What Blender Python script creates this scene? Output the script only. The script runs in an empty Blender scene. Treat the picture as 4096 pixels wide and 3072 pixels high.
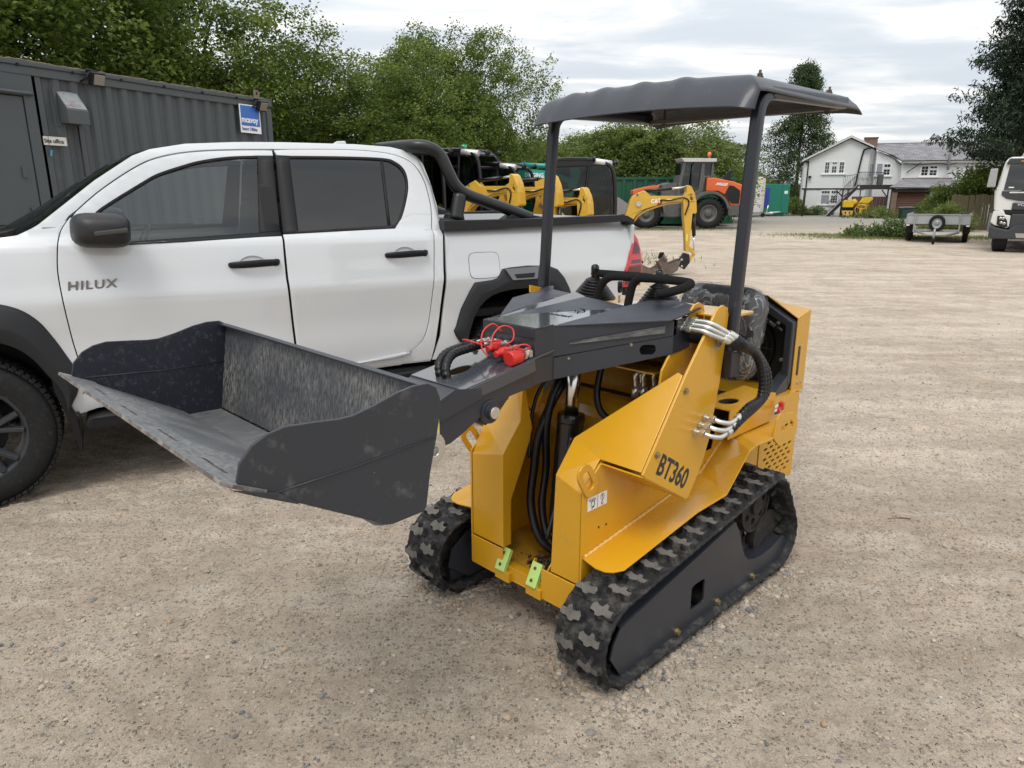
import bpy, bmesh, math, random
import numpy as np
from mathutils import Vector, Matrix
from mathutils.geometry import tessellate_polygon
from math import sin, cos, pi, radians, atan2, sqrt

SC = bpy.context.scene
COL = SC.collection
# ------------------------------------------------------------------ camera
cam_d = bpy.data.cameras.new("camera")
cam = bpy.data.objects.new("camera", cam_d)
COL.objects.link(cam)
cam.location = (0, 0, 1.55)
cam.rotation_euler = (radians(75.0), 0, 0)
cam_d.sensor_fit = 'HORIZONTAL'
cam_d.sensor_width = 36.0
cam_d.lens = 36.0 * 2840 / 4096
cam_d.clip_start = 0.05
cam_d.clip_end = 3000
cam_d.dof.use_dof = True
cam_d.dof.focus_distance = 3.6
cam_d.dof.aperture_fstop = 16.0
SC.camera = cam
# ------------------------------------------------------------------ sky and sun
SUN_EL, SUN_AZ = radians(58), radians(200)      # azimuth of the sun, clockwise from +Y
world = bpy.data.worlds.new("World")
SC.world = world
world.use_nodes = True
nt = world.node_tree
nt.nodes.clear()
N = nt.nodes.new
L = nt.links.new
out = N('ShaderNodeOutputWorld')
bg = N('ShaderNodeBackground')
sky = N('ShaderNodeTexSky')
sky.sky_type = 'NISHITA'
sky.sun_disc = False
sky.sun_elevation = SUN_EL
sky.sun_rotation = SUN_AZ
sky.air_density = 1.0
sky.dust_density = 2.0
tc = N('ShaderNodeTexCoord')
sep = N('ShaderNodeSeparateXYZ')
L(tc.outputs['Generated'], sep.inputs[0])
def wmath(op, a, b=None):
    n = N('ShaderNodeMath'); n.operation = op
    for i, v in enumerate((a, b)):
        if v is None: continue
        if isinstance(v, (int, float)): n.inputs[i].default_value = v
        else: L(v, n.inputs[i])
    return n.outputs[0]
# project the view direction on a flat cloud ceiling
zc = wmath('ADD', wmath('MAXIMUM', sep.outputs[2], 0.0), 0.10)
px = wmath('DIVIDE', sep.outputs[0], zc)
py = wmath('DIVIDE', sep.outputs[1], zc)
comb = N('ShaderNodeCombineXYZ')
L(px, comb.inputs[0]); L(py, comb.inputs[1])
mp = N('ShaderNodeMapping'); mp.inputs['Scale'].default_value = (0.55, 1.05, 1); mp.inputs['Rotation'].default_value = (0, 0, 0.35)
L(comb.outputs[0], mp.inputs[0])
n1 = N('ShaderNodeTexNoise'); n1.inputs['Scale'].default_value = 2.1; n1.inputs['Detail'].default_value = 8; n1.inputs['Roughness'].default_value = 0.52; n1.inputs['Distortion'].default_value = 0.35
L(mp.outputs[0], n1.inputs['Vector'])
r1 = N('ShaderNodeValToRGB')
e = r1.color_ramp.elements
e[0].position = 0.36; e[0].color = (6.9, 7.4, 8.0, 1)
e[1].position = 0.64; e[1].color = (12.0, 11.9, 11.4, 1)
e.new(0.44).color = (7.2, 7.7, 8.2, 1)
e.new(0.54).color = (8.8, 9.0, 9.15, 1)
L(n1.outputs['Fac'], r1.inputs[0])
mixs = N('ShaderNodeMix'); mixs.data_type = 'RGBA'
mixs.inputs[0].default_value = 0.90
L(sky.outputs[0], mixs.inputs[6]); L(r1.outputs[0], mixs.inputs[7])
# overcast sky grows brighter towards the zenith
vz = N('ShaderNodeMapRange'); vz.inputs[1].default_value = 0.0; vz.inputs[2].default_value = 1.0; vz.inputs[3].default_value = 0.92; vz.inputs[4].default_value = 1.75
L(sep.outputs[2], vz.inputs[0])
vm = N('ShaderNodeVectorMath'); vm.operation = 'SCALE'
L(mixs.outputs[2], vm.inputs[0]); L(vz.outputs[0], vm.inputs[3])
L(vm.outputs[0], bg.inputs[0])
bg.inputs[1].default_value = 0.095
L(bg.outputs[0], out.inputs[0])
sun_d = bpy.data.lights.new("sun", 'SUN')
sun_d.energy = 1.5
sun_d.angle = radians(24)
sun_d.color = (1.0, 0.96, 0.90)
sun = bpy.data.objects.new("sun", sun_d)
COL.objects.link(sun)
sdir = Vector((sin(SUN_AZ) * cos(SUN_EL), cos(SUN_AZ) * cos(SUN_EL), sin(SUN_EL)))
sun.rotation_euler = sdir.to_track_quat('Z', 'Y').to_euler()
# ------------------------------------------------------------------ render settings
SC.render.engine = 'CYCLES'
SC.view_settings.view_transform = 'Standard'
SC.view_settings.look = 'None'
SC.view_settings.gamma = 1
SC.view_settings.exposure = 0.17
SC.view_settings.use_curve_mapping = False
SC.cycles.use_denoising = True
SC.cycles.max_bounces = 8
SC.cycles.transparent_max_bounces = 12
SC.cycles.sample_clamp_indirect = 6.0
SC.cycles.caustics_reflective = False
SC.cycles.caustics_refractive = False
random.seed(7)
RNG = np.random.default_rng(11)

# ------------------------------------------------------------------ materials
MATS = {}
def mat(name, col, rough=0.5, metal=0.0, var=0.12, vscale=4.0, bump=0.0, bscale=60.0, dirt=None, coat=0.0, spec=0.5,
        edge=None, streak=False):
    """procedural principled material: colour noise, fine relief, patches of dirt"""
    if name in MATS: return MATS[name]
    m = bpy.data.materials.new(name); MATS[name] = m
    m.use_nodes = True
    t = m.node_tree; nd = t.nodes; lk = t.links.new
    b = nd['Principled BSDF']
    b.inputs['Roughness'].default_value = rough
    b.inputs['Metallic'].default_value = metal
    b.inputs['Coat Weight'].default_value = coat
    b.inputs['Coat Roughness'].default_value = 0.06
    b.inputs['Specular IOR Level'].default_value = spec
    co = nd.new('ShaderNodeTexCoord').outputs['Object']
    nz = nd.new('ShaderNodeTexNoise'); nz.inputs['Scale'].default_value = vscale; nz.inputs['Detail'].default_value = 6
    lk(co, nz.inputs['Vector'])
    mx = nd.new('ShaderNodeMix'); mx.data_type = 'RGBA'
    mx.inputs[6].default_value = tuple(max(0, c * (1 - var)) for c in col) + (1,)
    mx.inputs[7].default_value = tuple(min(1, c * (1 + var)) for c in col) + (1,)
    lk(nz.outputs['Fac'], mx.inputs[0])
    cur = mx.outputs[2]
    rr = nd.new('ShaderNodeMapRange'); rr.inputs[3].default_value = max(0.02, rough - 0.08); rr.inputs[4].default_value = min(1, rough + 0.10)
    lk(nz.outputs['Fac'], rr.inputs[0]); rsock = rr.outputs[0]
    if dirt:
        dcol, amt, dsc = dirt[:3]
        n2 = nd.new('ShaderNodeTexNoise'); n2.inputs['Scale'].default_value = dsc; n2.inputs['Detail'].default_value = 9; n2.inputs['Roughness'].default_value = 0.68
        if streak:
            mpn = nd.new('ShaderNodeMapping'); mpn.inputs['Scale'].default_value = streak
            lk(co, mpn.inputs[0]); lk(mpn.outputs[0], n2.inputs['Vector'])
        else: lk(co, n2.inputs['Vector'])
        rp = nd.new('ShaderNodeMapRange'); rp.inputs[1].default_value = 0.62 - amt * 0.3; rp.inputs[2].default_value = 0.78 - amt * 0.1
        rp.inputs[4].default_value = dirt[3] if len(dirt) > 3 else 0.85
        lk(n2.outputs['Fac'], rp.inputs[0])
        if streak:   # flecks gather in broad worn areas
            n4 = nd.new('ShaderNodeTexNoise'); n4.inputs['Scale'].default_value = 3.2; n4.inputs['Detail'].default_value = 3; lk(co, n4.inputs['Vector'])
            r4 = nd.new('ShaderNodeMapRange'); r4.inputs[1].default_value = 0.40; r4.inputs[2].default_value = 0.60; r4.inputs[3].default_value = 0.12; lk(n4.outputs['Fac'], r4.inputs[0])
            m4 = nd.new('ShaderNodeMath'); m4.operation = 'MULTIPLY'; lk(rp.outputs[0], m4.inputs[0]); lk(r4.outputs[0], m4.inputs[1]); rp = m4
        m2 = nd.new('ShaderNodeMix'); m2.data_type = 'RGBA'; m2.inputs[7].default_value = tuple(dcol) + (1,)
        lk(cur, m2.inputs[6]); lk(rp.outputs[0], m2.inputs[0]); cur = m2.outputs[2]
        ra = nd.new('ShaderNodeMix'); ra.data_type = 'FLOAT'; ra.inputs[3].default_value = 0.9
        lk(rp.outputs[0], ra.inputs[0]); lk(rsock, ra.inputs[2]); rsock = ra.outputs[0]
    lk(cur, b.inputs['Base Color']); lk(rsock, b.inputs['Roughness'])
    if bump:
        n3 = nd.new('ShaderNodeTexNoise'); n3.inputs['Scale'].default_value = bscale; n3.inputs['Detail'].default_value = 5
        lk(co, n3.inputs['Vector'])
        bp = nd.new('ShaderNodeBump'); bp.inputs['Strength'].default_value = min(1, bump); bp.inputs['Distance'].default_value = 0.01 * bump
        lk(n3.outputs['Fac'], bp.inputs['Height']); lk(bp.outputs[0], b.inputs['Normal'])
    return m
def glass(name, tint, rough=0.02, alpha_mix=0.5):
    """thin pane: part tinted transparent, part mirror"""
    if name in MATS: return MATS[name]
    m = bpy.data.materials.new(name); MATS[name] = m; m.use_nodes = True
    t = m.node_tree; t.nodes.clear(); lk = t.links.new
    o = t.nodes.new('ShaderNodeOutputMaterial'); tr = t.nodes.new('ShaderNodeBsdfTransparent'); gl = t.nodes.new('ShaderNodeBsdfGlossy')
    tr.inputs[0].default_value = tuple(tint) + (1,); gl.inputs['Roughness'].default_value = rough
    fr = t.nodes.new('ShaderNodeFresnel'); fr.inputs[0].default_value = 1.5
    ad = t.nodes.new('ShaderNodeMath'); ad.operation = 'MULTIPLY_ADD'; ad.inputs[1].default_value = 0.55; ad.inputs[2].default_value = alpha_mix; ad.use_clamp = True
    lk(fr.outputs[0], ad.inputs[0])
    mx = t.nodes.new('ShaderNodeMixShader'); lk(ad.outputs[0], mx.inputs[0]); lk(tr.outputs[0], mx.inputs[1]); lk(gl.outputs[0], mx.inputs[2])
    lk(mx.outputs[0], o.inputs[0])
    return m
def leafmat(name, c1, c2, c3, trans=0.35):
    if name in MATS: return MATS[name]
    m = bpy.data.materials.new(name); MATS[name] = m; m.use_nodes = True
    t = m.node_tree; t.nodes.clear(); lk = t.links.new
    o = t.nodes.new('ShaderNodeOutputMaterial')
    at = t.nodes.new('ShaderNodeAttribute'); at.attribute_name = 'hue'
    rp = t.nodes.new('ShaderNodeValToRGB'); el = rp.color_ramp.elements
    el[0].color = tuple(c1) + (1,); el[1].color = tuple(c3) + (1,); el.new(0.5).color = tuple(c2) + (1,)
    lk(at.outputs['Fac'], rp.inputs[0])
    pr = t.nodes.new('ShaderNodeBsdfPrincipled'); pr.inputs['Roughness'].default_value = 0.45; pr.inputs['Specular IOR Level'].default_value = 0.35
    tl = t.nodes.new('ShaderNodeBsdfTranslucent')
    lk(rp.outputs[0], pr.inputs['Base Color']); lk(rp.outputs[0], tl.inputs[0])
    mx = t.nodes.new('ShaderNodeMixShader'); mx.inputs[0].default_value = trans
    lk(pr.outputs[0], mx.inputs[1]); lk(tl.outputs[0], mx.inputs[2]); lk(mx.outputs[0], o.inputs[0])
    return m

YEL = mat('yellow_paint', (0.60, 0.305, 0.014), 0.25, var=0.05, vscale=3, coat=0.25, dirt=((0.34, 0.24, 0.10), 0.14, 5.0, 0.30), bump=0.06, bscale=240)
YELD = mat('yellow_paint_soiled', (0.50, 0.26, 0.02), 0.45, var=0.1, dirt=((0.10, 0.06, 0.03), 0.55, 9))
WELD = mat('weld_bead', (0.74, 0.46, 0.13), 0.35, var=0.15, vscale=60, bump=0.8, bscale=130)
GRY = mat('dark_grey_paint', (0.030, 0.033, 0.041), 0.33, var=0.08, vscale=3, coat=0.05, spec=0.4, bump=0.05, bscale=240, dirt=((0.20, 0.195, 0.185), 0.10, 5.0, 0.25))
GRYD = mat('dusty_grey_paint', (0.032, 0.034, 0.041), 0.42, spec=0.4, var=0.1, dirt=((0.22, 0.215, 0.20), 0.16, 22.0, 0.45), bump=0.1, bscale=120)
NAVY = mat('bare_grey_panel', (0.018, 0.021, 0.031), 0.42, var=0.12, vscale=14, dirt=((0.45, 0.45, 0.45), 0.05, 14, 0.4))
SCRP = mat('scraped_steel', (0.055, 0.058, 0.068), 0.42, metal=0.2, var=0.15, dirt=((0.42, 0.40, 0.34), 0.66, 30.0, 0.85), streak=(6.0, 6.0, 1.2), bump=0.2, bscale=70)
SCRF = mat('worn_bucket_floor', (0.13, 0.135, 0.145), 0.36, metal=0.3, var=0.2, vscale=10, dirt=((0.44, 0.43, 0.40), 0.70, 30.0, 0.7), streak=(0.7, 6, 6), bump=0.2, bscale=60)
RUST = mat('rusty_edge', (0.10, 0.080, 0.068), 0.8, var=0.4, vscale=40, dirt=((0.35, 0.33, 0.30), 0.5, 30))
RUB = mat('track_rubber', (0.015, 0.015, 0.016), 0.65, spec=0.3, var=0.3, vscale=14, bump=0.7, bscale=45, dirt=((0.15, 0.138, 0.12), 0.46, 22, 0.7))
LUG = mat('dusty_tread_top', (0.125, 0.115, 0.102), 0.85, var=0.3, vscale=30, bump=0.6, bscale=90, dirt=((0.05, 0.05, 0.05), 0.42, 22))
TYR = mat('tyre_rubber', (0.013, 0.013, 0.0135), 0.7, spec=0.25, var=0.2, vscale=20, bump=0.25, bscale=90, dirt=((0.08, 0.075, 0.068), 0.30, 45, 0.4))
BLK = mat('black_plastic', (0.007, 0.007, 0.008), 0.45, spec=0.3, var=0.15, vscale=10, bump=0.12, bscale=300)
BLKG = mat('gloss_black', (0.012, 0.012, 0.013), 0.15, var=0.1)
FOAM = mat('black_foam', (0.013, 0.013, 0.014), 0.9, spec=0.2, var=0.2, vscale=40, bump=0.3, bscale=320)
HOSE = mat('hose_rubber', (0.006, 0.006, 0.007), 0.36, spec=0.35, var=0.2, vscale=20)
CHR = mat('bright_steel', (0.72, 0.72, 0.71), 0.18, metal=1.0, var=0.1, vscale=20)
ZNC = mat('zinc_fitting', (0.62, 0.61, 0.57), 0.28, metal=0.9, var=0.15, vscale=30)
BRS = mat('yellow_zinc_bolt', (0.36, 0.29, 0.16), 0.35, metal=0.8, var=0.25, vscale=60)
REDP = mat('red_cap', (0.55, 0.025, 0.02), 0.38, var=0.1)
GRN_ = mat('green_nylon', (0.42, 0.60, 0.16), 0.35, var=0.15, vscale=30, dirt=((0.15, 0.12, 0.06), 0.12, 40))
MUD = mat('dried_mud', (0.10, 0.065, 0.035), 0.95, var=0.5, vscale=40, bump=1, bscale=80)
DARK = mat('dark_interior', (0.008, 0.008, 0.008), 0.8, var=0.2)
WHT = mat('white_paper', (0.78, 0.78, 0.77), 0.4, var=0.03)
INK = mat('black_print', (0.02, 0.02, 0.02), 0.5, var=0.05)

# ------------------------------------------------------------------ mesh helper
class MB:
    def __init__(s): s.v = []; s.f = []; s.mi = []; s.sm = []
    def add(s, vs, fs, m=0, smooth=False):
        o = len(s.v); s.v.extend([tuple(p) for p in vs])
        for f in fs: s.f.append([i + o for i in f]); s.mi.append(m); s.sm.append(smooth)
        return s
    def box(s, c, d, m=0, rz=0, ry=0, rx=0):
        x, y, z = d[0] / 2, d[1] / 2, d[2] / 2
        vs = [Vector((a * x, b * y, e_ * z)) for a in (-1, 1) for b in (-1, 1) for e_ in (-1, 1)]
        if rz or ry or rx:
            R = Matrix.Rotation(rz, 3, 'Z') @ Matrix.Rotation(ry, 3, 'Y') @ Matrix.Rotation(rx, 3, 'X'); vs = [R @ p for p in vs]
        vs = [p + Vector(c) for p in vs]
        return s.add(vs, [(0, 1, 3, 2), (4, 6, 7, 5), (0, 4, 5, 1), (2, 3, 7, 6), (0, 2, 6, 4), (1, 5, 7, 3)], m)
    def bx(s, a, b, m=0):
        return s.box([(a[i] + b[i]) / 2 for i in range(3)], [abs(b[i] - a[i]) for i in range(3)], m)
    def prism(s, poly, lo, hi, ax='y', holes=(), m=0, mside=None, taper=None):
        """poly in the plane normal to ax, extruded from lo to hi"""
        def P(p, h):
            if ax == 'y': return (p[0], h, p[1])
            if ax == 'x': return (h, p[0], p[1])
            return (p[0], p[1], h)
        rings = [list(poly)] + [list(h) for h in holes]
        tris = tessellate_polygon([[Vector((p[0], p[1], 0)) for p in r] for r in rings])
        flat = [p for r in rings for p in r]; n = len(flat)
        def tp(p): return p if taper is None else (taper[2] + (p[0] - taper[2]) * taper[0], taper[3] + (p[1] - taper[3]) * taper[1])
        vs = [P(p, lo) for p in flat] + [P(tp(p), hi) for p in flat]
        fs = []
        # orientation of the tessellation
        for t in tris:
            a, b, c = (flat[i] for i in t)
            ar = (b[0] - a[0]) * (c[1] - a[1]) - (b[1] - a[1]) * (c[0] - a[0])
            if abs(ar) < 1e-12: continue
            t = tuple(t) if ar > 0 else tuple(reversed(t))
            fs.append(t); fs.append(tuple(i + n for i in reversed(t)))
        s.add(vs, fs, m)
        o = 0; sf = []
        for k, r in enumerate(rings):
            L_ = len(r); ar = sum(r[i][0] * r[(i + 1) % L_][1] - r[(i + 1) % L_][0] * r[i][1] for i in range(L_))
            fwd = (ar > 0) == (k == 0)
            for i in range(L_):
                j = (i + 1) % L_; q = (o + i, o + i + n, o + j + n, o + j)
                sf.append(q if fwd else tuple(reversed(q)))
            o += L_
        base = len(s.v) - 2 * n
        for q in sf: s.f.append([i + base for i in q]); s.mi.append(m if mside is None else mside); s.sm.append(False)
        return s
    def frame(s, p0, d):
        d = Vector(d).normalized(); a = Vector((0, 0, 1)) if abs(d.z) < 0.9 else Vector((1, 0, 0))
        u = d.cross(a).normalized(); w = d.cross(u).normalized(); return d, u, w
    def tube(s, pts, r, n=10, m=0, caps=True, flat=None, up=None, smooth=True):
        pts = [Vector(p) for p in pts]; k = len(pts)
        rs = r if isinstance(r, (list, tuple)) else [r] * k
        vs = []; u = None
        for i, p in enumerate(pts):
            d = (pts[min(i + 1, k - 1)] - pts[max(i - 1, 0)]).normalized()
            if u is None:
                a = Vector(up) if up else (Vector((0, 0, 1)) if abs(d.z) < 0.9 else Vector((1, 0, 0)))
                u = (a - d * a.dot(d)).normalized()
            else: u = (u - d * u.dot(d)).normalized()
            w = d.cross(u)
            for j in range(n):
                t = 2 * pi * j / n
                vs.append(p + (u * cos(t) * (flat or 1) + w * sin(t)) * rs[i])
        fs = [(i * n + j, i * n + (j + 1) % n, (i + 1) * n + (j + 1) % n, (i + 1) * n + j) for i in range(k - 1) for j in range(n)]
        s.add(vs, fs, m, smooth)
        if caps:
            b = len(s.v) - k * n
            s.f.append([b + j for j in reversed(range(n))]); s.f.append([b + (k - 1) * n + j for j in range(n)]); s.mi += [m, m]; s.sm += [False, False]
        return s
    def cyl(s, p0, p1, r, r2=None, n=16, m=0, smooth=True):
        return s.tube([p0, p1], [r, r if r2 is None else r2], n, m, True, smooth=smooth)
    def lathe(s, p0, d, prof, n=24, m=0, smooth=True, mf=None):
        """prof: list of (distance along d, radius)"""
        d, u, w = s.frame(p0, d); p0 = Vector(p0); vs = []
        for (h, r) in prof:
            for j in range(n):
                t = 2 * pi * j / n; vs.append(p0 + d * h + (u * cos(t) + w * sin(t)) * r)
        k = len(prof)
        for i in range(k - 1):
            fs = [(i * n + j, (i + 1) * n + j, (i + 1) * n + (j + 1) % n, i * n + (j + 1) % n) for j in range(n)]
            if i == 0: s.add(vs, fs, m if mf is None else mf[i], smooth); base = len(s.v) - len(vs)
            else:
                for f in fs: s.f.append([q + base for q in f]); s.mi.append(m if mf is None else mf[i]); s.sm.append(smooth)
        return s
    def sphere(s, c, r, n=12, m=0, sc=(1, 1, 1)):
        prof = [(-cos(pi * i / (n // 2)) * r, max(1e-4, sin(pi * i / (n // 2)) * r)) for i in range(n // 2 + 1)]
        o = len(s.v); s.lathe((0, 0, 0), (0, 0, 1), prof, n, m)
        for i in range(o, len(s.v)):
            v = s.v[i]; s.v[i] = (c[0] + v[0] * sc[0], c[1] + v[1] * sc[1], c[2] + v[2] * sc[2])
        return s
    def hexbolt(s, p, d, r, h=None, m=0):
        h = h or r * 0.9; p = Vector(p); d = Vector(d).normalized()
        s.cyl(p, p + d * h * 0.35, r * 1.35, n=14, m=m, smooth=False); s.cyl(p + d * h * 0.3, p + d * h * 1.3, r, n=6, m=m, smooth=False); return s
    def xf(s, M):
        s.v = [tuple(M @ Vector(p)) for p in s.v]; return s
    def build(s, name, mats, parent=None, bevel=0.0, loc=None, seg=2, label=None, auto=None):
        me = bpy.data.meshes.new(name); me.from_pydata(s.v, [], s.f)
        if not isinstance(mats, (list, tuple)): mats = [mats]
        for m in mats: me.materials.append(m)
        me.polygons.foreach_set('material_index', s.mi); me.polygons.foreach_set('use_smooth', s.sm)
        me.update()
        bm = bmesh.new(); bm.from_mesh(me); bmesh.ops.recalc_face_normals(bm, faces=bm.faces); bm.to_mesh(me); bm.free()
        o = bpy.data.objects.new(name, me); COL.objects.link(o)
        if parent: o.parent = parent
        if loc: o.location = loc
        if bevel:
            b = o.modifiers.new('bevel', 'BEVEL'); b.width = bevel; b.segments = seg; b.limit_method = 'ANGLE'; b.angle_limit = radians(35); b.use_clamp_overlap = True
        if label: o['label'] = label
        return o
def thing(name, label, cat, loc=(0, 0, 0), rz=0, group=None, scale=1):
    o = bpy.data.objects.new(name, None); COL.objects.link(o); o.location = loc; o.rotation_euler = (0, 0, rz); o.scale = (scale,) * 3
    o.empty_display_size = 0.1
    o['label'] = label; o['category'] = cat
    if group: o['group'] = group
    return o
def tag(o, label, cat, group=None):
    o['label'] = label; o['category'] = cat
    if group: o['group'] = group
    return o
def struct(o, kind='structure'): o['kind'] = kind; return o
def dup(o, parent=None, root=True):
    c = o.copy(); COL.objects.link(c)
    if parent: c.parent = parent
    for ch in list(o.children): dup(ch, c)
    return c
def catmull(pts, n=8):
    pts = [Vector(p) for p in pts]; P = [pts[0] * 2 - pts[1]] + pts + [pts[-1] * 2 - pts[-2]]; o = []
    for i in range(1, len(P) - 2):
        a, b, c, d = P[i - 1:i + 3]
        for k in range(n):
            t = k / n
            o.append(0.5 * ((2 * b) + (c - a) * t + (2 * a - 5 * b + 4 * c - d) * t * t + (3 * b - a - 3 * c + d) * t ** 3))
    o.append(pts[-1]); return o
def rrect(x0, y0, x1, y1, r, n=4):
    o = []
    for cx, cy, a in ((x1 - r, y1 - r, 0), (x0 + r, y1 - r, 90), (x0 + r, y0 + r, 180), (x1 - r, y0 + r, 270)):
        for k in range(n + 1): t = radians(a + 90 * k / n); o.append((cx + r * cos(t), cy + r * sin(t)))
    return o
def text(name, body, size, loc, rot, material, parent, extrude=0.002, sx=1.0, bold=0.0, shear=0.0, align='LEFT', spacing=1.0):
    cu = bpy.data.curves.new(name, 'FONT'); cu.body = body; cu.size = size; cu.extrude = extrude; cu.offset = bold; cu.shear = shear
    cu.align_x = align; cu.space_character = spacing; cu.resolution_u = 3
    cu.materials.append(material)
    tmp = bpy.data.objects.new(name, cu); me = bpy.data.meshes.new_from_object(tmp); bpy.data.objects.remove(tmp)
    o = bpy.data.objects.new(name, me); COL.objects.link(o)
    if parent: o.parent = parent
    o.location = loc; o.rotation_euler = rot if not isinstance(rot, Matrix) else rot.to_euler(); o.scale = (sx, 1, 1)
    return o
def basis(xd, yd):
    x = Vector(xd).normalized(); y = Vector(yd); y = (y - x * x.dot(y)).normalized(); z = x.cross(y)
    return Matrix((x, y, z)).transposed()
# value noise for numpy
def vnoise(x, y, seed=0):
    r = np.random.default_rng(seed); T = r.random((256, 256)); xi = np.floor(x).astype(int); yi = np.floor(y).astype(int)
    fx = x - xi; fy = y - yi; fx = fx * fx * (3 - 2 * fx); fy = fy * fy * (3 - 2 * fy)
    a = T[xi & 255, yi & 255]; b = T[(xi + 1) & 255, yi & 255]; c = T[xi & 255, (yi + 1) & 255]; d = T[(xi + 1) & 255, (yi + 1) & 255]
    return (a * (1 - fx) + b * fx) * (1 - fy) + (c * (1 - fx) + d * fx) * fy - 0.5
def npmesh(name, V, F, material, smooth=False, parent=None, hue=None):
    """V (n,3), F (m,k) arrays to an object"""
    me = bpy.data.meshes.new(name); V = np.asarray(V, np.float32); F = np.asarray(F, np.int32); k = F.shape[1]
    me.vertices.add(len(V)); me.vertices.foreach_set('co', V.ravel())
    me.loops.add(F.size); me.loops.foreach_set('vertex_index', F.ravel())
    me.polygons.add(len(F)); me.polygons.foreach_set('loop_start', np.arange(0, F.size, k, dtype=np.int32))
    me.polygons.foreach_set('loop_total', np.full(len(F), k, np.int32))
    me.polygons.foreach_set('use_smooth', np.full(len(F), smooth, bool))
    for m in (material if isinstance(material, (list, tuple)) else [material]): me.materials.append(m)
    if hue is not None:
        at = me.attributes.new('hue', 'FLOAT', 'FACE'); at.data.foreach_set('value', np.asarray(hue, np.float32))
    me.update(calc_edges=True)
    o = bpy.data.objects.new(name, me); COL.objects.link(o)
    if parent: o.parent = parent
    return o
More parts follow.
